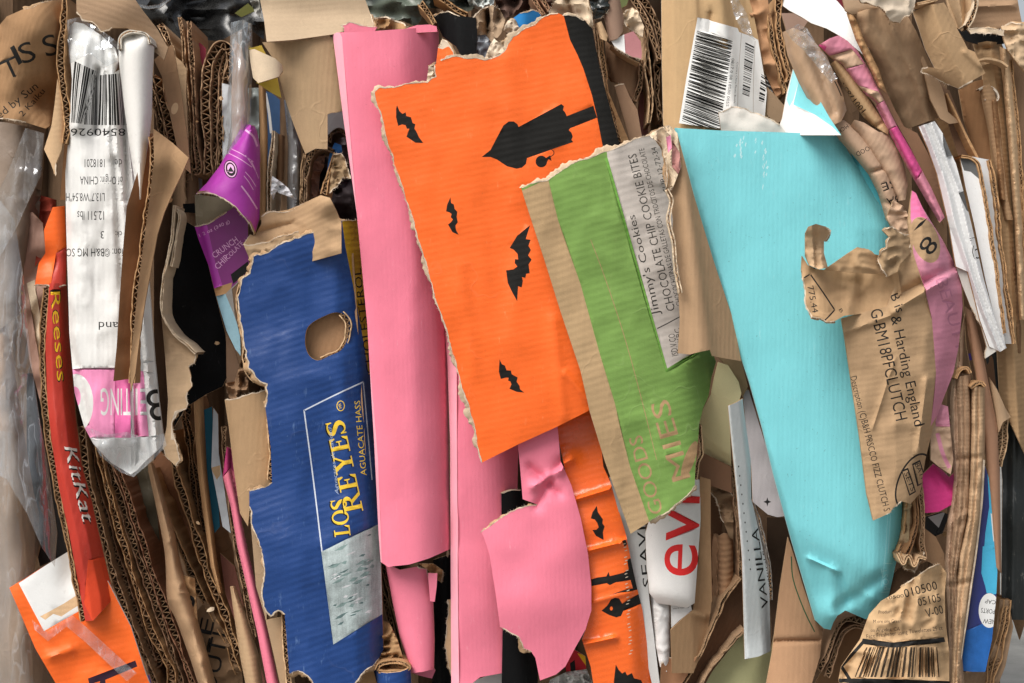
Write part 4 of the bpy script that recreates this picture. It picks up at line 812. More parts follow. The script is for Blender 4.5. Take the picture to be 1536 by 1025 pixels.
sheet('torn_pink_piece', 'broad torn pink piece with ragged top left, in front of the lower orange strip', 'cardboard', cp, PINK, add(flat(32), fold((857, 728), (887, 900), -.5, 1, 12), noise(4, 90, 4), ridge((800, 730), (842, 705), 7, 6), ridge((795, 700), (838, 740), -6, 6), ridge((842, 690), (805, 760), -5, 6), bump((800, 900), 8, 70)), core=5, edge=KRAFTL, amp=2)
dL = [(579, 850), (589, 904), (600, 956), (617, 1010)]; dR = [(640, 854), (651, 904), (652, 960), (651, 1004)]
sheet('pink_box', 'short rounded pink panel below the tall pink panel', 'box', [(578, 846), (600, 855), (626, 850, 't'), (640, 854, 't'), (645, 880), (650, 904), (652, 960), (651, 1004), (634, 1008), (617, 1010)] + dL[::-1][1:], PINK, add(flat(-6), tube(dL, dR, 12)), core=2)
sheet('pink_tab', 'pink chip hanging at the right of the short rounded pink panel', 'cardboard', [(642, 860, 't'), (656, 860), (655, 880), (652, 903), (645, 902)], PINK, flat(10))
sheet('pink_tab', 'folded pink lip at the foot of the short rounded pink panel', 'cardboard', [(614, 1008), (650, 1000), (653, 1006), (648, 1018), (630, 1014)], card('deep_pink_print', (.60, .16, .24), .5), flat(-12))
sheet('kraft_scrap', 'thin kraft scrap at the right of the short pink panel', 'cardboard', [(628, 846), (650, 846), (664, 856, 't'), (662, 874), (655, 870), (640, 854)], KRAFT, add(flat(-16), creased(4, 12, 3)), core=2, step=4)
sheet('black_box_strip', 'black glossy strip in the gap between the two pink panels', 'box', [(650, 840), (680, 830), (680, 1045), (648, 1045)], BLACKG, add(flat(-30), ridge((664, 840), (661, 1040), 5, 6)))
sheet('torn_kraft_scrap', 'torn kraft scrap sticking out left of the second pink panel', 'cardboard', [(672, 900, 't'), (670, 950, 't'), (667, 968, 't'), (672, 1000, 't'), (680, 1020), (682, 900)], KRAFTL, flat(-8), core=2)
sheet('white_card_edge', 'pale grey card just showing below the second pink panel', 'cardboard', [(690, 1030), (730, 1014), (756, 1010), (758, 1045), (690, 1045)], card('grey_white_card', (.6, .6, .6), .6), flat(-14))
sheet('black_box_strip', 'black box strip behind the broad torn pink piece', 'box', [(752, 740, 't'), (770, 735, 't'), (782, 735), (790, 760), (808, 980), (806, 1045), (752, 1045), (754, 940)], BLACKG, add(flat(4), fold((775, 735), (785, 1045), -.6, 1, 5)), core=2)
sheet('red_yellow_scrap', 'small red and yellow printed scrap in the gap at the bottom centre', 'carton', [(846, 985), (862, 975), (878, 985), (880, 1010), (850, 1012)], card('scarlet_print', (.5, .02, .03), .5), flat(-20), prints=[(YEL, [np.array([(866, 980), (880, 984), (880, 1000), (874, 992)])]), (INK, [np.array([(855, 995), (862, 990), (864, 1010), (856, 1010)])])])
sheet('crumpled_film', 'crumpled clear film at the bottom centre under the torn pink piece', 'plastic film', [(825, 1020), (850, 1008), (880, 1004), (896, 1045), (815, 1045)], card('grey_film', (.45, .45, .43), .25), add(flat(-14), creased(6, 12, 4)), thick=1, step=4)
edgeboard('board edge standing right of the blue box at the bottom', [(566, 850), (572, 880), (582, 920), (592, 960), (602, 990)], 7, 8, -26, 110, (.22, .15, .085))
edgeboard('second board edge right of the blue box at the bottom', [(574, 845), (582, 880), (594, 925), (606, 975), (612, 1000)], 6, 8, -22, 110, (.25, .17, .095))
sheet('crumpled_kraft', 'crumpled kraft wad above the small blue roll', 'paper', [(572, 930), (584, 935), (596, 960), (604, 985), (612, 1002), (590, 1010), (566, 1004), (574, 970)], KRAFT, add(flat(-8), creased(9, 16, 3)), thick=2, step=4)
brL = [(564, 1006), (568, 1045)]; brR = [(616, 1002), (618, 1045)]
sheet('blue_roll', 'small blue carton roll with a kraft mouth at the bottom beside the blue box', 'carton', [(564, 1008), (580, 1010), (600, 1008), (616, 1002), (618, 1045), (568, 1045)], BLUE, add(flat(0), tube(brL, brR, 14)), edge=KRAFTL)
edgeboard('crumpled kraft mouth of the small blue roll', [(565, 1006), (570, 998), (584, 994), (602, 994), (615, 1001), (604, 1008), (584, 1010), (568, 1008)], 5, 6, 8, 40, KR, name='corrugated_edge')
sheet('kraft_scrap', 'tan kraft corner under the torn bottom of the blue box', 'cardboard', [(530, 1012), (560, 1006), (570, 1045), (520, 1045)], KRAFT, flat(-8))
sheet('dark_blue_scrap', 'dark blue shaded scrap under the blue box corner', 'carton', [(545, 1008), (566, 990), (572, 1030), (552, 1045)], card('dark_blue_print', (.008, .03, .10), .5), flat(-14))

# ------------------------------------------------------------------ orange bat flap
eo = [(562, 137, 't'), (569, 131, 't'), (585, 131, 't'), (599, 129, 't'), (616, 125, 't'), (641, 124, 't'), (654, 115, 't'), (652, 98), (661, 91, 't'), (684, 84, 't'), (696, 87, 't'), (716, 87, 't'), (727, 90, 't'), (737, 88, 't'), (749, 83, 't'), (757, 76, 't'), (769, 55, 't'), (784, 45, 't'), (802, 37, 't'), (812, 27, 't'), (825, 21, 't'), (837, 20), (844, 23, 't'), (864, 24, 't'), (877, 31), (889, 44), (897, 90), (908, 135), (918, 172), (930, 220), (936, 300), (910, 420), (895, 600), (882, 617), (830, 643), (777, 667), (723, 694, 't'), (718, 676, 't'), (709, 630, 't'), (698, 597, 't'), (687, 561, 't'), (671, 500, 't'), (654, 453, 't'), (640, 399, 't'), (613, 312, 't'), (593, 252, 't'), (580, 209, 't'), (573, 179, 't'), (563, 150, 't')]
zb = lambda pts, ox, oy, s: np.array(zoomed(pts, ox, oy, s))
bat1 = zb([(107, 295), (118, 322), (132, 335), (146, 328), (150, 345), (170, 350), (178, 376), (190, 382), (186, 402), (195, 415), (206, 440), (226, 467), (190, 465), (168, 450), (150, 438), (156, 420), (163, 402), (152, 402), (146, 386), (130, 383), (112, 389), (103, 350), (103, 312)], 560, 60, 3.015)
bat2 = zb([(349, 712), (352, 738), (364, 744), (368, 765), (380, 778), (377, 800), (382, 825), (371, 840), (374, 860), (386, 882), (358, 870), (338, 835), (350, 826), (360, 812), (350, 802), (354, 788), (344, 780), (329, 776), (334, 745)], 560, 60, 3.015)
bat3 = zb([(430, 22), (418, 60), (412, 80), (432, 83), (423, 108), (433, 125), (422, 148), (436, 166), (424, 185), (428, 222), (414, 224), (410, 242), (396, 238), (400, 254), (395, 281), (380, 276), (376, 338), (355, 300), (337, 262), (330, 210), (360, 206), (377, 194), (366, 180), (367, 163), (380, 165), (378, 142), (362, 124), (345, 117), (376, 66)], 640, 330, 2.77)
bat4 = zb([(303, 580), (313, 600), (325, 606), (332, 625), (350, 626), (354, 642), (378, 655), (374, 672), (386, 690), (388, 704), (406, 718), (375, 715), (344, 702), (352, 684), (348, 672), (338, 668), (341, 656), (328, 656), (308, 661), (300, 630)], 640, 330, 2.77)
bat5 = zb([(548, 278), (553, 305), (562, 318), (574, 335), (572, 352), (581, 365), (574, 390), (577, 422), (545, 405), (530, 380), (547, 378), (556, 368), (550, 350), (540, 336), (523, 331), (530, 305)], 700, 660, 2.808)
tower = zb([(490, 530), (530, 498), (560, 440), (588, 388), (612, 369), (635, 369), (652, 382), (657, 394), (850, 290), (862, 300), (858, 318), (866, 326), (875, 345), (995, 298), (1012, 352), (890, 400), (884, 408), (896, 420), (902, 438), (896, 452), (904, 462), (695, 535), (690, 562), (672, 578), (648, 583), (605, 572), (560, 542), (530, 530)], 560, 60, 3.015)
lan = [ell((812, 242.5), 8.6, 8.8, 26), zb([(780, 535), (800, 522), (806, 548), (792, 540), (786, 552)], 560, 60, 3.015), stroke(zoomed([(800, 530), (815, 518), (816, 505), (806, 496)], 560, 60, 3.015), 1.2)]
band = np.array([(842, 10), (855, 60), (866, 82), (875, 103), (888, 143), (895, 173), (905, 224), (912, 300), (960, 300), (960, 10)])
OK_ = card('bat_black_print', (.014, .0135, .0125), .62, (12, 9, .5), .2, .08, spec=.12)
sheet('orange_flap', 'large orange flap with black bats and a black lantern tower', 'box', eo, ORANGE, add(flat(44), fold((842, 20), (905, 230), -.12, 1, 20), noise(3.5, 150, 5), noise(.9, 45, 8), creased(.7, 70, 4, 1.4, .5), ridge((690, 400), (712, 560), 1.6, 10), ridge((760, 90), (776, 300), 1.5, 14), ridge((830, 480), (845, 625), 2, 8), fold((877, 30), (930, 230), -.6, 1, 6), fold((700, 640), (880, 560), -.05, -1, 20), ridge((848, 560), (882, 600), 2.5, 5)),
      prints=[(OK_, [band]), (OK_, [tower])] + [(OK_, [q]) for q in lan] + [(OK_, [q]) for q in (bat1, bat2, bat3, bat4)], core=8, amp=1.7, thick=5, corecol=card('grey_core_ply', (.42, .33, .23), .95, None, .3, .15))
sheet('orange_lip', 'small orange torn lip with pale pulp at the top left of the bat flap', 'cardboard', [(653, 105), (657, 72, 't'), (664, 60, 't'), (670, 63, 't'), (680, 78, 't'), (684, 90), (664, 100)], ORANGE, add(flat(36), fold((660, 60), (664, 100), .3, 1, 4)), core=4, prints=[(PULP, [np.array([(650, 55), (680, 55), (682, 76), (672, 70), (664, 74), (656, 72)])])])
sheet('torn_pulp', 'pale torn paper pulp tuft at the notch in the top edge of the bat flap', 'cardboard', [(727, 88), (733, 72, 't'), (741, 58, 't'), (749, 66, 't'), (757, 62, 't'), (765, 55, 't'), (770, 58), (757, 80), (745, 90)], PULP, add(flat(36), creased(4, 9, 6)), core=4, step=4)
sheet('torn_pulp', 'pale torn chip at the step in the upper left edge of the bat flap', 'cardboard', [(640, 122), (643, 100, 't'), (652, 95, 't'), (655, 112), (650, 124)], PULP, add(flat(38), creased(3, 9, 9)), core=3, step=4)
# lower orange strip
fo = [(833, 600), (890, 560), (905, 700), (915, 722), (939, 802), (946, 838), (955, 880), (964, 916), (975, 1000), (980, 1045), (893, 1045), (886, 1000), (873, 960), (880, 940), (887, 909), (885, 859), (876, 810), (867, 767), (853, 731), (838, 660)]
sheet('orange_strip', 'narrow glossy orange strip with bats and bare trees below the bat flap', 'box', fo, card('glossy_orange_print', (.86, .138, .019), .22, (14, 9, .35), .06, .03, scuff=.12, scuffcol=(.9, .5, .3), spec=.5), add(flat(18), ridge((862, 750), (918, 733), 7, 4), fold((862, 750), (918, 733), -.08, 1, 6), ridge((880, 827), (940, 812), 7, 4), ridge((876, 967), (922, 957), 6, 4), ridge((884, 905), (946, 888), 2.5, 4), ridge((838, 700), (856, 690), 5, 5), bump((880, 790), 4, 26), bump((905, 880), 4, 26), bump((850, 690), 6, 20), fold((938, 800), (954, 1040), -.75, 1, 4)),
      prints=[(OK_, [bat5]), (OK_, [zb([(524, 588), (550, 580), (588, 575), (598, 556), (603, 574), (660, 560), (682, 545), (676, 505), (690, 498), (712, 545), (724, 630), (640, 645), (600, 656), (640, 640), (700, 625), (690, 590), (628, 600), (604, 612), (590, 604), (526, 616)], 700, 660, 2.808)]), (OK_, [zb([(568, 720), (590, 700), (608, 672), (625, 665), (642, 668), (655, 690), (732, 645), (735, 690), (660, 720), (650, 742), (630, 748), (600, 738)], 700, 660, 2.808)]), (ORANGE, [ell((917, 913), 2.2, 3, 12)]),
              (OK_, [zb([(615, 1070), (622, 1000), (628, 946), (640, 968), (655, 984), (668, 976), (676, 992), (696, 982), (705, 1004), (735, 1012), (760, 1070)], 700, 660, 2.808)]), (OK_, [zb([(655, 425), (668, 420), (676, 440), (665, 450)], 700, 660, 2.808)])] + [(PULP, [ell((936 + (i % 3) + (y - 810) * .055, y), 2.6, .7, 8, -20)]) for i, y in enumerate(range(816, 985, 5)) if i % 4 != 3], edge=WHITEP)
# scraps over the top of the flap
sheet('black_box_corner', 'black box corner with pale scuffed fold behind the bat flap', 'box', [(650, 24, 't'), (672, 17, 't'), (690, 24), (714, 27), (716, 50), (714, 96), (694, 90), (684, 70), (664, 55)], BLACKG, add(flat(14), fold((684, 18), (690, 95), -.7, -1, 3)), core=4)
edgeboard('torn fluted edge at the left of the black box corner', [(630, 4), (638, 14), (645, 24), (652, 36)], 8, 6, 8, 60, KR)
sheet('grey_green_film', 'dull grey green plastic sheet over the top of the bale above the pink panel', 'plastic film', [(540, -20), (636, -20), (632, 30), (624, 40), (600, 30), (560, 42)], card('grey_green_plastic', (.10, .12, .09), .3, None, .4, spec=.5), add(flat(-40), creased(9, 50, 6)), thick=1)
sheet('tan_scrap', 'tan torn scraps lying on the top of the bale behind the pink panel', 'cardboard', [(556, 28, 't'), (580, 26, 't'), (606, 36, 't'), (612, 44), (560, 44)], KRAFT, add(flat(-16), creased(4, 16, 6)), core=2, step=5)
sheet('crumpled_kraft', 'crumpled kraft paper between the black box corner and blue scrap', 'paper', [(708, 28, 't'), (722, 14, 't'), (738, 8, 't'), (750, 14), (758, 30), (752, 50), (740, 64), (728, 60), (716, 52)], card('wad_kraft', (.40, .29, .19), .8), add(flat(0), creased(10, 22, 5), ridge((734, 10), (730, 60), -14, 5)), thick=1.5, step=4, core=2)
sheet('silver_scrap', 'scuffed silver black foil scrap below the crumpled kraft paper', 'foil', [(712, 54), (728, 52), (736, 62), (734, 82), (726, 92), (714, 88)], card('scuffed_silver', (.14, .15, .17), .3, None, .4, scuff=.8, spec=.7), add(flat(10), creased(3, 12, 8)), step=4)
sheet('blue_scrap', 'bright blue torn carton scrap above the bat flap', 'carton', [(769, 28), (780, 20, 't'), (800, 15, 't'), (812, 24), (806, 36), (785, 46), (774, 38)], card('azure_print', (.03, .25, .62), .45), add(flat(24), fold((788, 15), (786, 46), -.5, 1, 3)), core=2)
sheet('white_pulp', 'white torn pulp left of the bright blue scrap above the bat flap', 'cardboard', [(756, 46, 't'), (762, 32, 't'), (770, 29, 't'), (776, 38), (784, 46), (768, 54)], PULP, add(flat(26), creased(4, 10, 4)), core=3, step=4)
sheet('brown_rolls', 'dark brown rolled paper at the very top above the blue scrap', 'paper', [(740, -15), (830, -15), (826, 20), (800, 26), (770, 22), (752, 30), (744, 10)], card('brown_black_paper', (.10, .06, .045), .6), add(flat(-26), creased(9, 24, 5)), thick=1)
sheet('white_lace_film', 'white crinkled film at the top edge behind the black box corner', 'plastic film', [(696, -15), (744, -15), (740, 10), (720, 16), (704, 8)], card('white_lace', (.55, .58, .56), .5), add(flat(-20), creased(5, 12, 7)), thick=1, step=4)
sheet('dark_scraps', 'dark greenish carton scraps at the top edge behind the black box corner', 'carton', [(630, -15), (700, -15), (712, 14), (690, 22), (668, 14), (640, 12)], card('bottle_dark', (.05, .055, .045), .4), add(flat(-24), creased(8, 20, 7)), thick=1, step=5)
edgeboard('brown board edge crossing the top of the bale above the black corner', [(650, -8), (668, 2), (684, 14), (700, 22)], 6, 7, 2, 60, KR)
edgeboard('thin board edge leaning over the blue scrap at the top', [(796, -10), (806, 8), (816, 22)], 6, 7, 10, 60, (.3, .17, .1))
edgeboard('second thin board edge leaning over the blue scrap at the top', [(808, -10), (818, 6), (824, 16)], 5, 7, 12, 60, (.36, .2, .12))
sheet('torn_tan_ply', 'torn tan ply curling over the top right of the bat flap', 'cardboard', [(824, 20, 't'), (832, 2, 't'), (850, -15), (880, -15), (884, 10, 't'), (888, 30, 't'), (890, 44), (876, 34, 't'), (860, 26, 't'), (846, 24)], PALE, add(flat(30), creased(8, 24, 5), ridge((848, -10), (858, 24), -12, 5)), core=3, step=5)
sheet('black_foil', 'crackled black foil scrap at the top right of the bat flap', 'foil', [(880, -15), (916, -15), (914, 14, 't'), (902, 28, 't'), (890, 30), (886, 10)], card('crackled_black', (.02, .025, .024), .25, None, .3, scuff=.9, scuffcol=(.5, .52, .5), spec=.7), add(flat(22), creased(4, 14, 4)), step=4, core=1)

# ------------------------------------------------------------------ gap of boards between the bat flap and the barcode box
g2 = 'folded kraft boards right of the bat flap'
for lab, pth, th, h_, cc in (('kraft board edge touching the black side of the bat flap', [(893, 40), (898, 90), (906, 140), (917, 180), (930, 230)], 5, 16, KRL), ('second kraft board edge right of the black side of the bat flap', [(900, 50), (906, 100), (914, 150), (926, 200), (936, 240)], 5, 10, KR)):
    edgeboard(lab, pth, th, 6, h_, 90, cc)
sheet('folded_kraft_strip', 'folded kraft strip with scalloped edge leaning behind the green box', 'cardboard', [(903, 130), (914, 140), (928, 175), (945, 215), (940, 240), (926, 225), (915, 180)], KRAFT, add(flat(2), fold((914, 135), (944, 220), .3, 1, 3)))
sheet('folded_kraft_strip', 'second folded kraft strip leaning just right of the scalloped one', 'cardboard', [(922, 130, 't'), (936, 126), (946, 148), (956, 165), (962, 200), (966, 225), (950, 230), (938, 185)], card('mauve_kraft', (.34, .22, .14), .8), add(flat(-2), fold((922, 130), (950, 230), .4, 1, 4)), core=2)
sheet('curled_kraft_end', 'pale curled board end at the top of the leaning kraft strips', 'cardboard', [(892, 36), (902, 32), (912, 54), (910, 62), (900, 58), (896, 46)], KRAFTL, add(flat(24), tube([(892, 32), (900, 62)], [(904, 32), (913, 62)], 6)))
sheet('brown_kraft_scrap', 'grey brown curled scrap hanging above the white corner card', 'cardboard', [(905, 20), (918, -10), (930, 0), (936, 30), (934, 48), (926, 58), (914, 62), (910, 44)], card('taupe_kraft', (.27, .18, .13), .75), add(flat(14), tube([(904, -10), (912, 62)], [(930, -10), (938, 60)], 8)))
sheet('white_corner_card', 'white and dusty rose card corner with a fluted underside in the board gap', 'carton', [(917, 62), (936, 52), (950, 47), (961, 62), (963, 80), (962, 90, 't'), (948, 86, 't'), (934, 78, 't'), (922, 70)], card('dusty_rose_print', (.42, .18, .19), .6), add(flat(18), fold((917, 62), (962, 90), .3, -1, 5)), prints=[(WHITEP, [np.array([(912, 58), (936, 50), (938, 80), (915, 75)])])], core=4)
edgeboard('fluted underside of the white and rose card corner', [(918, 66), (930, 76), (944, 84), (960, 92)], 5, 5, 12, 30, KRL, name='corrugated_edge')
sheet('brown_board', 'dark brown board face below the white corner card', 'cardboard', [(908, 60), (920, 72), (940, 85), (962, 92), (960, 150), (950, 152), (936, 128), (916, 122), (910, 110)], card('sepia_kraft', (.22, .13, .075), .8, (80, 8, .5)), add(flat(-14), tube([(906, 60), (920, 150)], [(962, 60), (962, 150)], 10)))
edgeboard('brown board edge slanting behind the white corner card', [(962, 90), (961, 115), (958, 135), (952, 152)], 6, 7, -4, 70, (.28, .17, .1))
sheet('rose_liner', 'dusty rose liner strip with white lettering deep in the board gap', 'carton', [(960, 80), (970, 60), (972, 130), (972, 200), (962, 208), (956, 180), (958, 150)], card('rose_print', (.38, .17, .16), .6), flat(-24), prints=[(INK, [np.array([(958, 84), (974, 84), (974, 132), (958, 140)])]), (card('rose_white', (.6, .55, .52), .6), text('SALES', (970, 134), (970, 90), 9, .02))])
edgeboard('tall pale board edge standing left of the barcode box', [(960, 24), (966, 36), (970, 60), (972, 100), (976, 135), (974, 185)], 7, 30, 0, 90, KRL)
sheet('torn_tan_ply', 'torn tan ply folded over the tall pale board edge', 'cardboard', [(935, 22, 't'), (948, 12, 't'), (958, 20), (966, 40), (964, 56, 't'), (952, 48, 't'), (940, 40, 't')], PALE, add(flat(8), creased(6, 16, 9)), core=3, step=4)
edgeboard('board edge with open flutes curving down beside the barcode box', [(944, -10), (960, 14), (974, 40), (984, 72), (990, 90)], 9, 10, 2, 90, (.31, .2, .12))
edgeboard('second board edge with open flutes curving beside the barcode box', [(956, -10), (972, 12), (984, 36), (992, 66), (994, 90)], 9, 11, -2, 90, (.33, .21, .125))
edgeboard('loose open fluting hanging left of the barcode box', [(990, 84), (986, 110), (985, 140), (989, 165), (992, 180)], 10, 13, -6, 90, (.31, .2, .12))
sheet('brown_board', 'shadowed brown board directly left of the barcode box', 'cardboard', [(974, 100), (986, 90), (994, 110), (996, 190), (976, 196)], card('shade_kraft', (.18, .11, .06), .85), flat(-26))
sheet('olive_scrap', 'small olive green scrap at the top edge above the board gap', 'carton', [(926, -12), (946, -12), (940, 8), (930, 14)], card('olive_print', (.12, .14, .05), .5), flat(4))

# ------------------------------------------------------------------ green box
GREEN = card('green_print', (.165, .285, .07), .75, (17, 10, .5), .14, .06, fcol=.06, scuff=.2, scuffcol=(.4, .42, .2), smear=.2)
GKR = card('green_box_kraft', (.38, .265, .145), .85, (17, 10, .5), .16, .12)
GREY = card('washed_grey_print', (.50, .45, .41), .8, (17, 10, .5), .14, .06)
GINK = card('grey_black_print', (.05, .045, .04), .8, (17, 10, .6), .5, .2)
RUST = card('rubbed_print', (.34, .22, .115), .85, (17, 10, .6), .3, .15)
go = [(782, 282, 't'), (800, 275, 't'), (820, 271, 't'), (838, 259, 't'), (856, 246, 't'), (885, 237, 't'), (914, 226, 't'), (942, 213, 't'), (964, 205, 't'), (980, 202), (1000, 240), (1030, 400), (1062, 510), (1074, 543), (1067, 567), (1063, 594), (1055, 612), (1049, 635), (1046, 672), (1043, 700), (1042, 728, 't'), (1031, 744, 't'), (1020, 753, 't'), (998, 770, 't'), (974, 783), (946, 801), (926, 745), (907, 691), (885, 619), (871, 557), (842, 471), (817, 391), (797, 330), (786, 296)]
sheet('green_box', 'green and kraft box panel with a grey printed strip leaning over the orange flap', 'box', go, GREEN, add(flat(62), fold((900, 240), (1010, 560), -.03, 1, 30), noise(2.5, 120, 6), fold((990, 520), (1040, 740), -.3, 1, 14), fold((1040, 560), (1052, 720), -.8, 1, 6), creased(1.6, 60, 3)),
      prints=[(GKR, [np.array([(775, 290), (822, 268), (837, 330), (871, 427), (900, 532), (922, 604), (945, 700), (974, 783), (940, 812), (880, 640), (800, 400)])]),
              (card('bright_green_rule', (.16, .345, .065), .7, (17, 10, .5)), [np.array([(907, 238), (911, 236), (1000, 553), (1050, 526), (1050, 530), (999, 559)])]),
              (GREY, [np.array([(911, 236), (910, 225), (985, 190), (1060, 500), (1050, 526), (1026, 537), (1001, 553)])]),
              (GINK, text("Jimmy's", (990, 472), (974, 401), 12, .03)), (GINK, text('Cookies', (971, 393), (952, 322), 11, .03)), (GINK, text('CHOCOLATE CHIP COOKIE BITES', (1013, 465), (954, 230), 12.5, .028)), (GINK, text('CHOCOCHITINAS DE GALLETAS CON TROCITOS DE CHOCOLATE', (1023, 458), (966, 222), 8, .02)), (GINK, text('SUB-12-72-34', (1003, 286), (984, 220), 8, .006)),
              (GINK, [stroke([(986, 493), (1000, 486), (1024, 473)], 1.6)]), (GINK, text('ISD.V.CO', (1018, 533), (1012, 500), 10, .0)), (GINK, text('KBC', (1024, 512), (1019, 492), 8, .0)),
              (RUST, text('MIES', (1036, 716), (1002, 598), 28, .05)), (RUST, text('GOODS', (995, 768), (962, 652), 20, .012)), (RUST, [stroke([(886, 360), (905, 410), (935, 500), (960, 590), (985, 690)], 1.0)]), (RUST, [ell((1034, 690), 8, 30, 20, 20)])], core=9, amp=2, thick=6, step=8, corecol=card('green_box_core', (.44, .34, .23), .95, None, .3, .15))
# kraft flap over it
sheet('peeled_kraft_flap', 'peeled kraft flap with upright folds between the green box and cyan panel', 'cardboard', [(998, 270, 't'), (1004, 290), (1010, 330), (1008, 360, 't'), (1016, 400, 't'), (1018, 440), (1020, 480), (1017, 530), (1034, 532), (1050, 528), (1065, 525), (1068, 534), (1088, 538), (1112, 542), (1100, 480), (1070, 390), (1040, 290), (1016, 200), (1006, 190, 't'), (1000, 220, 't')], card('flap_kraft', (.40, .265, .155), .82, (88, 7, .4)), add(flat(74), fold((1014, 300), (1036, 532), .5, 1, 3), fold((1028, 300), (1052, 532), -.8, 1, 3), fold((1040, 340), (1067, 532), -.9, 1, 2), fold((1046, 330), (1074, 540), .7, 1, 3)), core=4)
sheet('torn_pulp', 'torn pale fibres and pink stained ply at the top of the peeled kraft flap', 'cardboard', [(975, 202, 't'), (990, 192, 't'), (1004, 188), (1016, 200), (1022, 250), (1010, 280, 't'), (1002, 290, 't'), (1000, 250, 't'), (992, 220, 't')], PALE, add(flat(80), creased(5, 18, 7, 1.4, .4)), prints=[(card('pink_stain', (.75, .28, .42), .8, None, .4), [np.array([(999, 206), (1006, 203), (1008, 222), (1002, 230)])]), (card('rose_stain', (.42, .2, .18), .8, None, .3), [np.array([(1008, 210), (1020, 230), (1022, 268), (1008, 250)])])], core=3, step=4)
edgeboard('loose torn ply edge running down the left of the peeled kraft flap', [(1000, 284), (1008, 300), (1004, 330), (1010, 365), (1014, 400), (1020, 440)], 4, 12, 84, 8, KRP, name='torn_edge_strip')
# ------------------------------------------------------------------ lower middle gap
sheet('white_printed_box', 'white carton with large red letters below the green box', 'carton', [(968, 800), (975, 776), (1000, 740), (1030, 715), (1050, 720), (1051, 780), (1046, 850), (1042, 905), (1030, 912), (1006, 908), (985, 905), (974, 890), (970, 850)], card('soft_white_card', (.73, .71, .69), .5, None, .08), add(flat(8), tube([(968, 700), (972, 910)], [(1052, 700), (1042, 910)], 12), fold((975, 893), (1042, 905), -1.0, -1, 5)),
      prints=[(card('red_lettering', (.72, .03, .03), .5), text('evi', (1045, 865), (1050, 744), 74, .025, vref=(-.995, -.05)))])
RD = None
sheet('white_printed_box', 'crumpled white carton end folded below the red letters', 'carton', [(976, 892), (990, 904), (1005, 906), (1006, 940), (1004, 985), (1000, 1008), (990, 1000), (980, 950)], card('soft_white_card_fold', (.66, .65, .64), .55, None, .1), add(flat(-6), tube([(976, 890), (985, 1010)], [(1006, 890), (1006, 1010)], 10), creased(2, 20, 3)))
sheet('white_printed_box', 'small white pointed flap with tiny print right of the crumpled white end', 'carton', [(1006, 905), (1036, 906), (1038, 916), (1020, 930), (1007, 942)], card('soft_white_card_tip', (.70, .69, .68), .55, None, .1), flat(0), prints=[(INK, text('mineral water 12 x', (1010, 914), (1034, 912), 2.6))])
gsL = [(914, 716), (936, 790), (950, 850), (962, 920), (976, 1000), (982, 1045)]; gsR = [(920, 718), (968, 792), (970, 850), (974, 900), (984, 980), (994, 1045)]
sheet('grey_white_strip', 'pale grey printed board strip between the orange strip and the red lettered carton', 'carton', [(914, 716), (922, 716), (946, 800), (968, 786), (970, 850), (974, 900), (984, 980), (992, 1045), (982, 1045), (970, 990), (956, 890), (942, 830), (934, 790)], card('grey_white_print', (.58, .58, .57), .5, None, .1), add(flat(2), fold((940, 806), (972, 796), .4, 1, 3)), prints=[(INK, text('SEAVI', (978, 880), (968, 790), 13, .05)), ])
# brown boxes in the gap
sheet('brown_board', 'tall tan brown board leaning right of the red lettered carton', 'cardboard', [(1050, 715), (1066, 720), (1066, 800), (1068, 900), (1060, 960), (1040, 1010), (1008, 1010), (1006, 945), (1022, 930), (1040, 915), (1048, 840)], card('caramel_kraft', (.38, .24, .13), .75, (85, 8, .4)), add(flat(-8), fold((1052, 890), (1064, 920), .3, 1, 4), fold((1048, 760), (1056, 900), .4, -1, 6), ridge((1040, 918), (1056, 925), 4, 6)))
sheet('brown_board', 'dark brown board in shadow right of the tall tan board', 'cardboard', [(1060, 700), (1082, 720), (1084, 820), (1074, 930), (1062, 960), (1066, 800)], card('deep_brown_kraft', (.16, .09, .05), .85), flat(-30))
edgeboard('upright board roll with ribbed face in the gap left of the pale blue strip', [(1078, 806), (1078, 840), (1079, 880), (1078, 910)], 5, 12, -14, 60, (.34, .2, .11))
rL = [(1076, 804), (1078, 915)]; rR = [(1100, 800), (1098, 900)]
sheet('ribbed_board', 'ribbed brown board standing left of the pale blue strip', 'cardboard', [(1076, 806), (1086, 800), (1100, 802), (1100, 860), (1098, 880), (1086, 900), (1078, 916)], card('ribbed_kraft', (.36, .21, .115), .8, (4, 9, 1.6)), add(flat(-14), tube(rL, rR, 6)))
sheet('torn_kraft_scrap', 'torn crumpled kraft at the top of the ribbed board', 'cardboard', [(1058, 722, 't'), (1072, 718, 't'), (1090, 730, 't'), (1100, 745), (1100, 810), (1094, 806), (1086, 784, 't'), (1078, 760, 't')], card('dull_kraft', (.29, .19, .11), .85), add(flat(-10), creased(5, 20, 3)), core=3)
sheet('green_scrap', 'green scrap caught behind the crumpled kraft', 'carton', [(1066, 718), (1080, 706), (1100, 704), (1100, 742), (1084, 732)], card('leaf_green', (.09, .20, .03), .6), add(flat(-18), creased(3, 18, 3)))
sheet('dark_brown_board', 'dark brown board face slanting across the bottom below the ribbed board', 'cardboard', [(1110, 866), (1116, 880), (1114, 948), (1080, 985), (1048, 1045), (1010, 1045), (1050, 985), (1080, 910)], card('chocolate_kraft', (.13, .07, .04), .85, (60, 8, .4), .3), add(flat(-8), fold((1110, 866), (1010, 1045), -.2, 1, 8)))
edgeboard('pale edge of the slanting dark board', [(1112, 868), (1088, 896), (1070, 938), (1050, 985), (1016, 1040)], 5, 7, -2, 60, (.36, .23, .13))
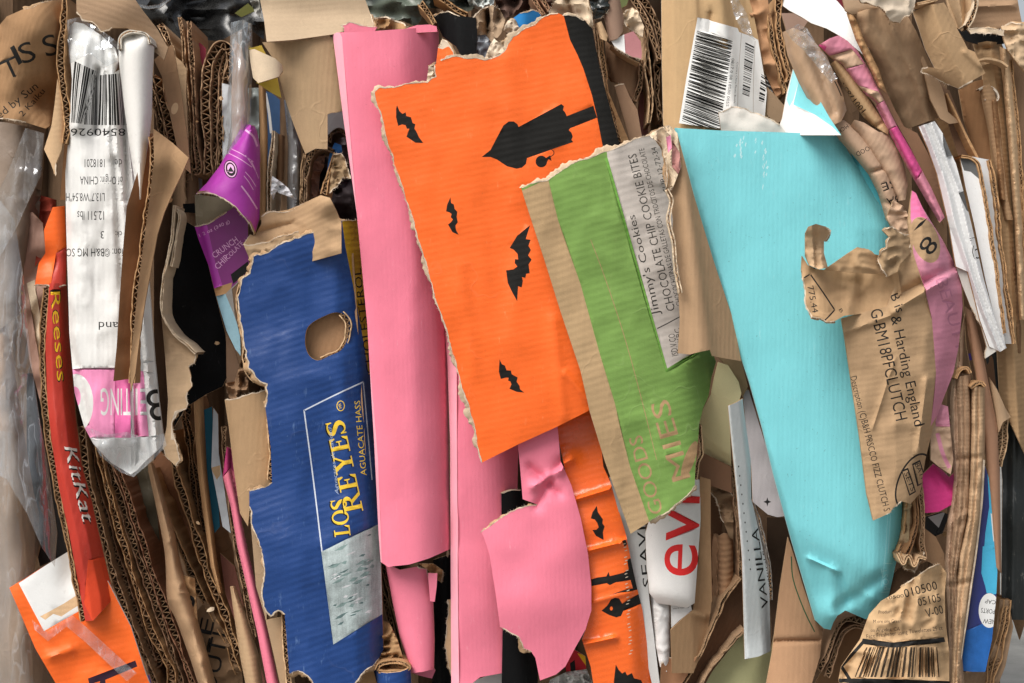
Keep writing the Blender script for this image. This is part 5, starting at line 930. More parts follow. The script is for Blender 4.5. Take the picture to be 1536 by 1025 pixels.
edgeboard('lower edge of the slanting dark board over the olive sheet', [(1116, 944), (1096, 968), (1068, 1000), (1046, 1040)], 3, 5, -2, 50, (.38, .25, .15))
sheet('kraft_box_corner', 'torn reddish kraft corner at the bottom below the tall tan board', 'cardboard', [(992, 996, 't'), (1000, 984, 't'), (1012, 988, 't'), (1030, 992), (1046, 985), (1030, 1015), (1010, 1045), (990, 1045)], card('russet_kraft', (.33, .17, .09), .8), add(flat(0), fold((1004, 985), (1004, 1045), .4, -1, 3)), core=3)
sheet('olive_sheet', 'pale olive sheet at the bottom beneath the pale blue strip', 'paper', [(1116, 948), (1118, 990), (1156, 976), (1166, 930), (1170, 960), (1150, 1045), (1046, 1045), (1070, 1005), (1096, 972)], card('olive_paper_print', (.42, .41, .22), .6, None, .12), add(flat(-14), noise(5, 60, 4), fold((1150, 960), (1132, 1045), -.3, 1, 5)))
edgeboard('thin upright board edges left of the pale blue strip', [(1098, 690), (1102, 740), (1106, 800), (1112, 866)], 5, 6, -6, 90, (.27, .17, .1))
bsL = [(1092, 609), (1097, 660), (1106, 750), (1113, 838), (1117, 989)]; bsR = [(1114, 598), (1127, 700), (1130, 760), (1145, 850), (1156, 977)]
sheet('pale_blue_strip', 'pale blue grey board strip hanging beside the cyan panel with upright black lettering', 'carton', [(1092, 609), (1104, 604), (1114, 598), (1116, 617), (1126, 690), (1127, 749), (1138, 795), (1150, 850), (1154, 880), (1156, 977), (1138, 985), (1117, 989)] + bsL[::-1][1:-1], card('blue_grey_card', (.56, .60, .61), .55, (88, 7, .3), .1), add(flat(10), across(bsL, bsR, [(0, -2), (.1, 2), (.7, 0), (.85, -4), (1, -14)]), fold((1117, 960), (1156, 950), .3, 1, 10)), prints=[(INK, text('VANILLA', (1153, 912), (1137, 792), 10.5, .05)), (INK, text('natural flavour', (1156, 880), (1141, 790), 4))] + [(INK, [ell((1108 + i * 1.6, 700 + i * 14), .9, 1.6, 8)]) for i in range(12)], edge=KRAFT)
sheet('lavender_card', 'lavender grey panel with a small black star left of the cyan panel', 'carton', [(1114, 584, 't'), (1123, 585), (1163, 715), (1180, 774), (1166, 776), (1152, 772), (1129, 753), (1127, 700), (1118, 630)], card('lavender_card', (.46, .42, .43), .6, (85, 8, .3), .1), add(flat(16), noise(3, 60, 3)), prints=[(INK, [np.array([(1151, 746), (1152.5, 751), (1157, 753), (1152.5, 755), (1151, 760), (1149.5, 755), (1145, 753), (1149.5, 751)])])], core=2)
edgeboard('crushed dark edge with white scuffs right of the upright black lettering', [(1128, 750), (1138, 780), (1148, 820), (1154, 860), (1156, 900)], 5, 6, 4, 60, (.2, .18, .16))
crm = [(1077, 543), (1092, 548), (1108, 573), (1112, 590), (1109, 602), (1093, 609), (1095, 650), (1097, 700), (1076, 690), (1055, 680), (1053, 650), (1048, 636), (1055, 614), (1066, 592), (1072, 563)]
sheet('cream_card', 'cream yellow card panel tucked between the green box and the pale blue strip', 'carton', crm, card('cream_print', (.60, .53, .30), .55, None, .08), add(flat(30), fold((1066, 570), (1108, 600), -.4, -1, 8), fold((1050, 600), (1056, 680), -.3, -1, 5)), edge=KRAFTL)
edgeboard('fluted edge at the lower left of the cream panel', [(1049, 638), (1051, 660), (1052, 680), (1046, 695), (1043, 720)], 5, 6, 34, 40, KRL, name='corrugated_edge')
sheet('brown_board', 'brown board stub below the cream panel', 'cardboard', [(1044, 690), (1056, 680), (1080, 692), (1096, 700), (1098, 740), (1070, 730), (1044, 724)], card('bay_kraft', (.22, .12, .07), .85), flat(-2))
sheet('tan_scrap', 'tan shaded scrap behind the top of the cream panel', 'cardboard', [(1078, 536), (1112, 540), (1122, 580), (1114, 596), (1104, 570), (1092, 552)], card('khaki_kraft', (.28, .2, .11), .8), flat(20))
# right-hand brown box below the cyan panel
sheet('brown_box', 'rounded brown box side standing under the lower left of the cyan panel', 'box', [(1182, 806), (1190, 830), (1205, 880), (1222, 930), (1234, 944), (1230, 985), (1212, 1045), (1146, 1045), (1158, 980), (1170, 880)], card('box_brown', (.31, .185, .105), .8, (84, 8, .4)), add(flat(8), tube([(1146, 800), (1146, 1045)], [(1236, 800), (1236, 1045)], 18), ridge((1158, 962), (1228, 960), -5, 3), fold((1190, 960), (1228, 960), .2, -1, 4)), prints=[(card('dark_green_line', (.02, .07, .03), .6), [stroke([(1187, 835), (1190, 870), (1206, 915), (1222, 948)], 1.8)])])
sheet('brown_board', 'dark reddish board in the gap left of the rounded brown box', 'cardboard', [(1150, 776), (1176, 776), (1184, 806), (1172, 880), (1158, 960), (1152, 860)], card('gap_brown', (.12, .075, .05), .85, None, .3), flat(-26))
for lab, pth, th, h_ in (('double corrugated edge curving under the tip of the cyan panel, outer', [(1300, 934), (1280, 928), (1262, 934), (1250, 955), (1242, 980), (1228, 1006)], 9, 14), ('double corrugated edge curving under the tip of the cyan panel, inner', [(1306, 946), (1284, 940), (1268, 946), (1258, 966), (1250, 990), (1240, 1016)], 8, 8)):
    edgeboard(lab, pth, th, 9, h_, 90, (.32, .2, .12))
sheet('brown_board', 'brown board under the curved corrugated edges at the bottom', 'cardboard', [(1262, 950), (1300, 940), (1300, 980), (1270, 1045), (1212, 1045), (1232, 1008)], card('umber_board', (.24, .135, .07), .85), flat(-14))

# ------------------------------------------------------------------ barcode box
sheet('barcode_box', 'tan kraft box with a large white barcode sticker above the cyan panel', 'box', [(992, -20), (1118, -20), (1130, 20), (1138, 60), (1148, 120), (1152, 200), (1010, 200), (995, 188), (993, 100)], card('sticker_box_kraft', (.44, .30, .16), .8, (88, 8, .3)), add(flat(30), across([(992, -20), (995, 200)], [(1118, -20), (1152, 200)], [(0, -12), (.12, 0), (.4, 5), (.44, 1), (.7, 6), (.8, -6), (1, -16)]), ridge((1066, 20), (1052, 190), -4, 4)), edge=PULP)
lo = zoomed([(295, 90), (350, 100), (365, 108), (500, 145), (508, 165), (575, 188), (605, 205), (650, 470), (640, 600), (560, 610), (400, 660), (200, 632), (238, 400)], 960, 0, 3.416)
Zc = lambda x, y: (960 + x / 3.416, y / 3.416)
lab_ = bpy.data.objects['barcode_box']
STK = card('sticker_white', (.76, .75, .73), .4, None, .04, .02, spec=.4)
sheet('barcode_sticker', None, None, lo, STK, add(flat(34), across([(992, -20), (995, 200)], [(1118, -20), (1152, 200)], [(0, -12), (.12, 0), (.4, 5), (.44, 1), (.7, 6), (.8, -6), (1, -16)]), ridge((1066, 20), (1052, 190), -4, 4)),
      prints=[(INK, barcode(Zc(292, 158), Zc(214, 626), Zc(405, 700), Zc(475, 212), 44, 4)), (INK, barcode(Zc(540, 218), Zc(524, 486), Zc(560, 500), Zc(586, 240), 26, 9)), (INK, barcode(Zc(622, 380), Zc(608, 520), Zc(636, 530), Zc(650, 400), 10, 3)), (INK, text('0817 0 08 18580 0055', Zc(470, 300), Zc(440, 545), 4.2, .01)), (INK, text('Country China Plastic Bottle', Zc(496, 320), Zc(480, 530), 2.5)), (GREY, [stroke([Zc(520, 170), Zc(505, 380), Zc(500, 560)], 1), stroke([Zc(590, 210), Zc(582, 400), Zc(580, 600)], 1)])], thick=.5, parent=lab_, edge=STK, plabel='white barcode sticker')
sheet('clear_tape', 'crinkled clear tape over the top right of the barcode box', 'tape', [(1094, -10), (1108, 0), (1120, 20), (1128, 48), (1132, 60), (1112, 46), (1100, 20)], CLEAR, add(flat(42), creased(4, 14, 3)), thick=.3, step=4)
sheet('torn_white_liner', 'torn white liner with ragged top showing above the cyan panel', 'cardboard', [(1078, 168, 't'), (1098, 160, 't'), (1120, 164, 't'), (1140, 172, 't'), (1155, 178, 't'), (1170, 188), (1180, 200), (1082, 200)], card('off_white_liner', (.66, .62, .57), .7, None, .1), add(flat(46), noise(3, 30, 4)), core=4)
sheet('kraft_box_inside', 'dull tan board corner right of the barcode sticker', 'cardboard', [(1150, 130), (1160, 140), (1176, 158), (1174, 180), (1164, 186), (1150, 172)], card('corner_kraft', (.30, .21, .13), .8), flat(16))
sheet('black_white_label', 'black barred label scrap deep behind the dull tan corner', 'label', [(1140, 100), (1156, 118), (1164, 140), (1150, 142)], card('label_black', (.06, .06, .06), .5), flat(4), prints=[(WHITEP, [stroke([(1144, 112 + k * 6), (1152, 116 + k * 6), (1160, 120 + k * 6)], 1.6) for k in range(4)])])
for lab, pth, th, h_ in (('open-fluted board edge slanting right of the barcode box, left of the pair', [(1152, 20), (1156, 40), (1160, 70), (1168, 100), (1176, 130), (1178, 140)], 7, 20), ('open-fluted board edge slanting right of the barcode box, right of the pair', [(1168, -5), (1166, 40), (1172, 66), (1178, 90), (1184, 112), (1182, 124)], 9, 22)):
    edgeboard(lab, pth, th, 9, h_, 90, KR)
sheet('brown_curled_board', 'reddish tan curled board between the barcode sticker and the slanting edges', 'cardboard', [(1112, -12), (1150, -12), (1156, 30), (1158, 70), (1166, 110), (1172, 140), (1164, 146), (1148, 110), (1140, 70), (1132, 40)], card('copper_kraft', (.38, .215, .115), .75), add(flat(10), creased(6, 40, 8), fold((1130, 0), (1160, 130), .5, 1, 6)))

# ------------------------------------------------------------------ cyan panel
CY = card('cyan_print', (.195, .58, .63), .55, (89, 6.5, .24), .05, .03, scuff=.3, scuffcol=(.5, .74, .76), spec=.14, dirt=.3, smear=.14, fcol=.02)
CYL = card('cyan_pale_print_lit_face', (.34, .70, .74), .55)
co = [(1012, 192), (1080, 196), (1150, 198), (1210, 200), (1261, 203), (1267, 218), (1283, 245), (1306, 280), (1326, 315), (1340, 345), (1344, 400), (1348, 560), (1356, 700), (1353, 767), (1351, 802), (1344, 845), (1334, 891), (1324, 912), (1310, 926), (1298, 929), (1282, 922), (1268, 916), (1256, 924), (1250, 934), (1246, 945), (1236, 943), (1223, 931), (1188, 813), (1161, 715), (1143, 641), (1124, 573), (1106, 520), (1056, 350), (1030, 250)]
cyL = [(1012, 192), (1106, 520), (1161, 715), (1188, 813), (1230, 945)]; cyR = [(1261, 200), (1306, 280), (1340, 345), (1348, 560), (1354, 767), (1334, 900), (1320, 945)]
srs = random.Random(3); scuffs = []
for cx, cy, wx, wy, n_ in ((1112, 216, 12, 22, 16), (1146, 236, 5, 40, 14), (1136, 215, 5, 18, 5)):
    for k in range(n_):
        x0, y0 = srs.gauss(cx, wx * .55), srs.gauss(cy, wy * .6); l_ = srs.uniform(3, 11); w_ = srs.uniform(.5, 1.8)
        if y0 < 202: continue
        scuffs.append(np.array([(x0, y0), (x0 + w_, y0 + l_ * .3), (x0 + w_ * .4 - 1, y0 + l_), (x0 - w_ - 1, y0 + l_ * .6)]))
cyan = sheet('cyan_box', 'large plain cyan box panel tapering to a buckled lower tip', 'box', co, CY, add(flat(56), fold((1017, 192), (1231, 938), -1.1, -1, 1.5), across(cyL, cyR, [(0, 0), (.5, 2), (.8, 1), (.93, -5), (1, -18)]), ridge((1246, 860), (1250, 925), 4, 9), ridge((1214, 838), (1258, 858), 4, 3), fold((1205, 800), (1330, 870), -.25, -1, 5), ridge((1258, 860), (1272, 900), -3, 5), ridge((1290, 884), (1322, 906), 3, 7), ridge((1258, 912), (1320, 868), -7, 10), fold((1252, 920), (1330, 860), -.35, -1, 8), bump((1250, 920), 10, 24), noise(2.5, 140, 4), creased(.6, 90, 4, 2, .3)),
      prints=[(CYL, [stroke([(1332, 770), (1328, 830), (1322, 880)], .8), stroke([(1336, 770), (1332, 830)], .8), stroke([(1325, 845), (1339, 846)], 1.2), stroke([(1322, 889), (1334, 888)], 1.2)]), (CYL, text('POST', (1335, 884), (1330, 852), 9, .01)), (CYL, text('200', (1316, 908), (1302, 926), 9, .01)),
              (card('chalky_scuff', (.44, .68, .71), .7), scuffs)], edge=card('cyan_edge', (.45, .72, .74), .7), thick=6, step=8)
sheet('cyan_side_fold', 'narrow cyan fold turned back along the upper right of the cyan panel', 'box', [(1262, 200), (1278, 216), (1296, 236), (1312, 262), (1326, 292), (1335, 330), (1322, 312), (1300, 276), (1280, 240)], card('cyan_turned_print', (.11, .52, .60), .5), add(flat(40), fold((1264, 205), (1336, 330), .3, 1, 4), bump((1280, 240), -10, 12)), edge=PALE)
jp = [(1191, 98), (1198, 104), (1210, 124), (1226, 144), (1244, 176), (1262, 203), (1158, 203), (1170, 186), (1173, 178), (1180, 140)]
sheet('white_cyan_box', 'white and cyan box corner rising behind the cyan panel', 'box', jp, card('white_box_print', (.76, .75, .74), .45, None, .04), add(flat(40), fold((1196, 98), (1188, 160), .9, 1, 4), fold((1188, 158), (1262, 203), .0, 1)), prints=[(CY, [np.array([(1191, 90), (1200, 100), (1199, 118), (1190, 157), (1222, 172), (1248, 190), (1270, 212), (1270, 180), (1226, 130)])]), (CYL, [np.array([(1191, 98), (1199, 104), (1199, 118), (1190, 150), (1184, 160), (1180, 150)])])])  # pale cyan paints the lit left face of the corner

# ------------------------------------------------------------------ upper right
WHT = card('bright_white_card', (.80, .80, .79), .45, None, .03)
mp = [(1173, 8), (1178, -12), (1238, -12), (1256, 2), (1268, 16), (1282, 38), (1296, 58), (1306, 80), (1316, 102), (1304, 92), (1290, 78), (1268, 60), (1256, 52), (1240, 43), (1217, 35), (1201, 25), (1184, 16)]
sheet('white_card_roll', 'bright white curled card sweeping down across the top right of the bale', 'cardboard', mp, WHT, add(flat(64), lambda x, y: -10 * ((x - 1240) / 60.0) ** 2 * .3, fold((1173, 8), (1256, 52), -.5, 1, 8), fold((1256, 0), (1316, 100), -.5, -1, 10)), thick=2)
sheet('maroon_scrap', 'dark maroon scrap at the top edge behind the white curled card', 'carton', [(1244, -12), (1262, -12), (1266, 14), (1258, 10)], card('maroon_print', (.16, .02, .03), .5), flat(30))
nL = [(1174, 44), (1182, 80), (1200, 125), (1222, 165), (1240, 188)]; nR = [(1210, 44), (1238, 80), (1256, 120), (1268, 150), (1268, 188)]
TANW = card('wrapped_tan', (.50, .33, .20), .45, (70, 8, .3), .15, .08, spec=.5)
sheet('wrapped_tan_roll', 'tan board roll wrapped in shiny clear tape right of the cyan box corner', 'cardboard', [(1174, 48), (1190, 42), (1210, 50), (1228, 70), (1240, 84), (1252, 112), (1264, 140), (1270, 166), (1262, 182), (1246, 190), (1232, 178), (1216, 156), (1198, 122), (1182, 84)], TANW, add(flat(58), tube(nL, nR, 20), creased(1.6, 34, 3, .8, .4), ridge((1220, 80), (1250, 170), -6, 6)), thick=3, prints=[(INK, [stroke([(1252, 122 + 0), (1257, 132), (1262, 144)], 1.6), stroke([(1256, 122), (1261, 132), (1265, 142)], 1.2)])])
sheet('clear_tape', 'shiny crinkled clear tape over the wrapped tan roll', 'tape', [(1178, 46), (1198, 36), (1212, 44), (1222, 62), (1240, 88), (1256, 118), (1246, 124), (1226, 100), (1206, 76), (1188, 60)], CLEAR, add(flat(84), creased(6, 16, 4)), thick=.3, step=4)
sheet('brown_board', 'mauve brown board top behind the wrapped tan roll', 'cardboard', [(1172, 20), (1190, 20), (1212, 32), (1204, 44), (1180, 48)], card('mauve_board', (.36, .24, .18), .8), flat(36))
OTAN = card('pinkish_tan', (.50, .345, .235), .75, (60, 7, .4), .14, .08)
oL = [(1244, 188), (1262, 212), (1285, 238), (1304, 262), (1318, 290), (1330, 330)]; oR = [(1266, 180), (1290, 200), (1312, 226), (1334, 262), (1348, 300), (1352, 345)]
up2 = lambda s, a, b, H, bd=.02: text(s, a, b, H, bd)
sheet('printed_tan_fold', 'long pinkish tan fold lettered BASE running down beside the cyan panel', 'cardboard', oL + oR[::-1], OTAN, add(flat(52), tube(oL, oR, 14), ridge((1306, 258), (1330, 252), -5, 3), ridge((1316, 300), (1344, 310), -3, 4)), prints=[(INK, up2('FOOD', (1306, 217), (1283, 229), 7, .0)), (INK, up2('SE', (1342, 269), (1321, 276), 12)), (INK, up2('BA', (1349, 292), (1329, 298), 14)), (INK, up2('MCK', (1270, 186), (1256, 196), 6, .0))])
qL = [(1272, 196), (1282, 204), (1302, 232), (1324, 262), (1344, 300)]; qR = [(1290, 178), (1310, 190), (1336, 198), (1352, 228), (1364, 280)]
sheet('tan_fold', 'plain pinkish tan bulge between the BASE fold and the numbered strip', 'cardboard', [(1274, 192), (1282, 180), (1296, 184), (1318, 198), (1332, 200), (1344, 214), (1356, 244), (1362, 276), (1358, 300), (1346, 302), (1326, 266), (1304, 234), (1286, 208)], OTAN, add(flat(44), tube(qL, qR, 20), creased(2, 40, 6)))
pL2 = [(1246, 92), (1262, 120), (1278, 148), (1298, 176), (1316, 196)]; pR2 = [(1262, 92), (1280, 112), (1300, 140), (1318, 168), (1336, 196)]
sheet('numbered_tan_strip', 'tan strip printed with an upside-down number between pink strip and wrapped roll', 'cardboard', [(1247, 95), (1254, 90), (1266, 100), (1284, 122), (1304, 150), (1322, 178), (1334, 192), (1332, 202), (1322, 196), (1312, 190), (1296, 176), (1278, 150), (1262, 122)], card('ochre_tan', (.45, .29, .15), .6, (60, 7, .4), spec=.4), add(flat(54), tube(pL2, pR2, 9), ridge((1310, 192), (1328, 182), -3, 3)), prints=[(INK, text('10017854', (1299, 165), (1265, 124), 9, .01))])
rL2 = [(1226, 70), (1242, 86), (1262, 96), (1290, 134), (1314, 152), (1334, 195), (1370, 265), (1408, 330)]; rR2 = [(1258, 52), (1282, 72), (1304, 108), (1324, 146), (1344, 186), (1366, 224), (1396, 282), (1416, 326)]
PKV = card('orchid_print', (.54, .20, .27), .6, (60, 8, .4), .15)
MAG = card('magenta_flexo', (.56, .075, .235), .55, (60, 8, .4), .12)
sheet('pink_tan_strip', 'long pink and tan printed fold curving down the upper right', 'cardboard', [(1228, 68), (1244, 58), (1258, 53), (1272, 62), (1286, 76), (1305, 108), (1325, 148), (1345, 188), (1366, 224), (1397, 282), (1417, 326), (1410, 334), (1390, 300), (1370, 266), (1348, 226), (1332, 195), (1312, 156), (1300, 142), (1282, 122), (1262, 98), (1244, 84)], PKV, add(flat(58), tube(rL2, rR2, 12), ridge((1250, 86), (1276, 78), -4, 4), ridge((1302, 142), (1322, 136), 4, 4), creased(1.2, 26, 5)),
      prints=[(OTAN, [np.array([(1244, 84), (1278, 74), (1296, 96), (1260, 106)])]), (OTAN, [np.array([(1286, 128), (1318, 138), (1326, 150), (1312, 160), (1296, 146)])]), (MAG, [np.array([(1330, 196), (1352, 186), (1384, 256), (1372, 274), (1346, 226)])]), (MAG, [np.array([(1226, 66), (1240, 70), (1236, 80), (1228, 76)])])])
sheet('brown_board', 'smooth brown board right of the long pink and tan fold', 'cardboard', [(1296, 90), (1318, 110), (1340, 160), (1356, 190), (1376, 200), (1392, 230), (1408, 270), (1416, 340), (1412, 330), (1394, 280), (1366, 222), (1344, 184), (1322, 142)], card('cocoa_board', (.31, .175, .105), .75), flat(40))
tp = [(1277, 22), (1300, 14), (1318, 12), (1332, 24), (1350, 34), (1360, 22), (1374, 46), (1388, 78), (1400, 103), (1412, 137), (1420, 168), (1408, 177), (1390, 183), (1376, 188), (1362, 193), (1349, 192), (1334, 156), (1324, 117), (1314, 96), (1300, 68), (1292, 52), (1278, 30)]
tpL = [(1277, 22), (1293, 55), (1324, 117), (1349, 192)]; tpR = [(1360, 20), (1388, 78), (1412, 137), (1422, 180)]
sheet('kraft_flap', 'wide kraft paper flap hanging in the upper right below a torn pale chip', 'paper', tp, card('soft_kraft', (.41, .275, .165), .8, (70, 8, .25), .18, .1), add(flat(66), across(tpL, tpR, [(0, -8), (.12, 2), (.3, 8), (.5, 3), (.62, 8), (.75, -2), (.85, -8), (1, -12)]), fold((1290, 60), (1380, 40), -.3, -1, 10), creased(2, 40, 4)), edge=KRAFTL, thick=3)
sheet('kraft_flap', 'narrow kraft paper strip tucked behind the right of the wide hanging flap', 'paper', [(1374, 60), (1392, 100), (1410, 124), (1416, 140), (1422, 168), (1440, 184), (1424, 186), (1410, 178), (1396, 150)], card('tucked_kraft', (.36, .24, .145), .8), add(flat(44), fold((1380, 70), (1416, 180), -.3, 1, 6)))
up_ = [(1369, 18), (1392, 8), (1416, 4), (1428, 24), (1436, 44), (1446, 62), (1452, 74), (1462, 78), (1478, 110), (1459, 121, 't'), (1448, 127, 't'), (1438, 133), (1424, 127, 't'), (1410, 121, 't'), (1396, 113, 't'), (1382, 108, 't'), (1384, 103, 't'), (1392, 101), (1402, 102), (1388, 74), (1378, 42)]
sheet('kraft_flap', 'kraft flap with a ragged pointed end overlapping the wide hanging flap', 'paper', up_, card('warm_flap_kraft', (.42, .28, .155), .78, (60, 8, .25), .18, .1), add(flat(78), across([(1369, 4), (1382, 108), (1420, 134)], [(1416, 4), (1452, 74), (1478, 112), (1480, 134)], [(0, -14), (.25, -2), (.6, 6), (.85, 2), (1, -4)]), fold((1376, 40), (1452, 72), -.18, -1, 6), ridge((1448, 78), (1470, 100), 4, 4)), edge=PULP, core=3, amp=1.4, thick=2)
sheet('torn_pale_chip', 'torn pale liner chip sticking out over the top right', 'cardboard', [(1280, -14), (1376, -14), (1372, 8, 't'), (1368, 18, 't'), (1356, 26, 't'), (1350, 34, 't'), (1340, 33, 't'), (1330, 24, 't'), (1324, 14, 't'), (1310, 8, 't'), (1292, 4)], card('bone_liner', (.62, .52, .41), .85, (3, 8, .3)), add(flat(92), fold((1300, 10), (1370, 10), -.4, -1, 8), creased(3, 26, 8)), core=3, amp=2.4)
sheet('kraft_box_flap', 'tan folded lid edge left of the torn pale chip', 'cardboard', [(1262, -10), (1284, -10), (1300, 6), (1320, 12), (1310, 18), (1278, 22), (1268, 16)], card('lid_kraft', (.47, .33, .21), .8), add(flat(70), fold((1268, 20), (1318, 14), -.6, -1, 3)))
edgeboard('torn lid edge lying across the top right beside the pale chip', [(1376, 6), (1390, 3), (1406, -1)], 4, 5, 84, 30, KRL)
# kraft boxes at right
sheet('kraft_box', 'kraft box side with a torn vertical slit at the top right', 'box', [(1416, -14), (1468, -14), (1464, 20), (1456, 38), (1444, 46), (1432, 40), (1424, 20)], card('slit_kraft', (.40, .275, .16), .8, (80, 8, .4)), add(flat(56), across([(1416, -14), (1440, 50)], [(1468, -14), (1456, 50)], [(0, -10), (.4, 4), (.6, -8), (.8, 4), (1, -4)])), core=3)
edgeboard('torn slit edge on the kraft box side at the top right', [(1460, -12), (1464, 5), (1458, 26), (1450, 40)], 6, 7, 66, 30, KRP)
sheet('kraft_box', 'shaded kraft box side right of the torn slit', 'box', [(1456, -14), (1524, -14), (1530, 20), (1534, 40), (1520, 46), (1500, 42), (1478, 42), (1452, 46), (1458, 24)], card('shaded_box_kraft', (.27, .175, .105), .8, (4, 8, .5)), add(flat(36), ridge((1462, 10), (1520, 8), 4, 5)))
sheet('torn_kraft_lip', 'torn kraft lip over a dark opening at the right', 'cardboard', [(1451, 44, 't'), (1466, 42, 't'), (1490, 43, 't'), (1506, 46, 't'), (1506, 54, 't'), (1490, 51, 't'), (1470, 50, 't'), (1456, 50)], PALE, add(flat(66), noise(3, 20, 4)), core=3, step=5)
sheet('dark_opening', 'black sheet as shade inside the dark opening below the torn kraft lip', 'plastic film', [(1436, 44), (1504, 50), (1506, 66), (1470, 68), (1448, 62)], card('opening_black', (.01, .01, .01), .6), flat(20), thick=1)  # darkness of the opening, painted as a black sheet
sheet('kraft_tape_crumple', 'frayed kraft fibres and tape bunched at the far right top', 'cardboard', [(1502, 40, 't'), (1518, 34, 't'), (1545, 36), (1548, 120), (1530, 100), (1512, 76), (1506, 60)], card('fray_kraft', (.45, .33, .21), .85), add(flat(40), creased(5, 18, 6)), core=4, step=5)
wv = [(1460, 66), (1480, 62), (1502, 64), (1508, 80), (1514, 110), (1520, 200), (1530, 330), (1538, 520), (1546, 700), (1500, 600), (1490, 420), (1480, 250), (1474, 110)]
sheet('kraft_box', 'tall kraft box side with ribbed face standing along the right edge', 'box', wv, card('tall_kraft', (.36, .235, .125), .8, (6, 8, .6), .22), add(flat(26), across([(1460, 60), (1480, 250), (1500, 600), (1510, 700)], [(1502, 60), (1520, 200), (1530, 330), (1546, 700)], [(0, -14), (.3, 2), (.6, 6), (1, -14)]), ridge((1476, 98), (1512, 86), 5, 4), ridge((1468, 74), (1500, 72), -5, 4)), edge=KRAFTL)
sheet('kraft_box', 'outermost kraft box side at the right edge of the bale', 'box', [(1508, 76), (1530, 88), (1552, 100), (1556, 560), (1546, 620), (1534, 420), (1520, 220)], card('outer_kraft', (.33, .21, .125), .8, (86, 8, .4)), add(flat(6), tube([(1508, 76), (1530, 600)], [(1552, 76), (1560, 600)], 8)))
v2 = [(1438, 134), (1462, 122), (1480, 118), (1494, 140), (1500, 200), (1510, 300), (1522, 420), (1528, 560), (1512, 560), (1502, 420), (1482, 260), (1462, 226), (1446, 180)]
sheet('brown_shaded_box', 'rusty brown box side in shadow below the pointed kraft flap', 'box', v2, card('shaded_rust_kraft', (.25, .135, .065), .7, (84, 8, .5), .25), add(flat(10), fold((1470, 130), (1520, 560), .2, 1, 8), tube([(1438, 120), (1512, 560)], [(1494, 120), (1530, 560)], 10)))  # dark rust tone carries the shading of this side
vt = [(1470, 132), (1484, 126), (1492, 138), (1500, 200), (1512, 300), (1520, 330), (1506, 330), (1492, 240), (1478, 170)]
sheet('rolled_board_end', 'rolled tan board with a torn white mouth below the pointed kraft flap', 'cardboard', vt, card('roll_tan', (.37, .235, .13), .75, (6, 6, .6)), add(flat(26), tube([(1468, 126), (1506, 330)], [(1494, 126), (1522, 330)], 12)))
edgeboard('torn white rim of the rolled tan board', [(1468, 134), (1477, 129), (1487, 132), (1495, 141), (1496, 150), (1488, 153), (1477, 150)], 2, 6, 36, 14, (.68, .6, .5))
flatedge('thin brown board edge slanting down to the white printed boards', [(1420, 140), (1434, 170), (1450, 205), (1468, 240)], 4, 40, 90, KRAFT)
sheet('brown_board', 'deep brown board face left of the thin slanting edge', 'cardboard', [(1412, 130), (1424, 136), (1446, 190), (1466, 238), (1440, 240), (1424, 190)], card('plum_kraft', (.20, .12, .075), .8), flat(24))
# white printed boards
GRYP = card('charcoal_print', (.11, .11, .11), .55, None, .1)
w1 = [(1378, 190), (1402, 182), (1414, 200), (1424, 224), (1434, 246), (1446, 290), (1458, 340), (1476, 420), (1496, 490), (1510, 522), (1500, 528), (1484, 520), (1470, 480), (1452, 408), (1434, 400), (1424, 340), (1406, 262), (1392, 222)]
WPR = card('printed_white_board', (.70, .70, .70), .5, None, .06)
sheet('white_printed_board', 'white board printed with grey arrow shapes in the right part of the bale', 'cardboard', w1, WPR, add(flat(66), across([(1378, 184), (1406, 262), (1424, 340), (1446, 400), (1470, 470), (1494, 528)], [(1402, 184), (1446, 290), (1476, 420), (1512, 525)], [(0, -5), (.3, 4), (.55, -4), (.8, 3), (1, -5)])), prints=[(GRYP, [np.array([(1414, 202), (1418, 196), (1432, 224), (1434, 232), (1420, 236), (1415, 218)])]), (GRYP, [np.array([(1438, 290), (1452, 284), (1458, 300), (1462, 316), (1458, 322), (1450, 316)])]), (INK, text('2C)', (1478, 372), (1458, 374), 15, .012)), (INK, text('JL:', (1474, 353), (1454, 358), 6, .02)), (INK, text('CA', (1484, 424), (1490, 440), 7)), (card('shade_lilac', (.40, .37, .42), .6), [np.array([(1492, 446), (1508, 452), (1512, 500), (1504, 498)])])], edge=KRAFT, thick=5)
w2 = [(1440, 236), (1458, 236), (1468, 248), (1474, 290), (1488, 380), (1498, 440), (1508, 518), (1500, 510), (1478, 420), (1462, 340), (1448, 280)]
sheet('white_printed_board', 'second white board with a charcoal corner behind the arrow-printed one', 'cardboard', w2, WPR, add(flat(54), fold((1452, 236), (1500, 510), .2, 1, 4)), prints=[(GRYP, [np.array([(1438, 232), (1462, 234), (1474, 262), (1470, 270), (1456, 258), (1446, 256)])])], edge=KRAFT)
edgeboard('board edge right of the charcoal cornered white board', [(1442, 234), (1462, 240), (1470, 256), (1478, 300), (1490, 370), (1498, 430), (1508, 500)], 4, 7, 58, 80, KR)
sheet('white_printed_board', 'third narrow white board at the right of the charcoal cornered one', 'cardboard', [(1458, 235), (1484, 240), (1490, 262), (1498, 340), (1508, 430), (1520, 516), (1508, 516), (1496, 420), (1482, 320), (1470, 256)], card('cool_board_white', (.62, .63, .64), .5), flat(44), edge=KRAFT)
edgeboard('outermost board edge right of the three white boards', [(1484, 240), (1492, 280), (1500, 350), (1510, 430), (1522, 516)], 5, 7, 48, 80, KR)
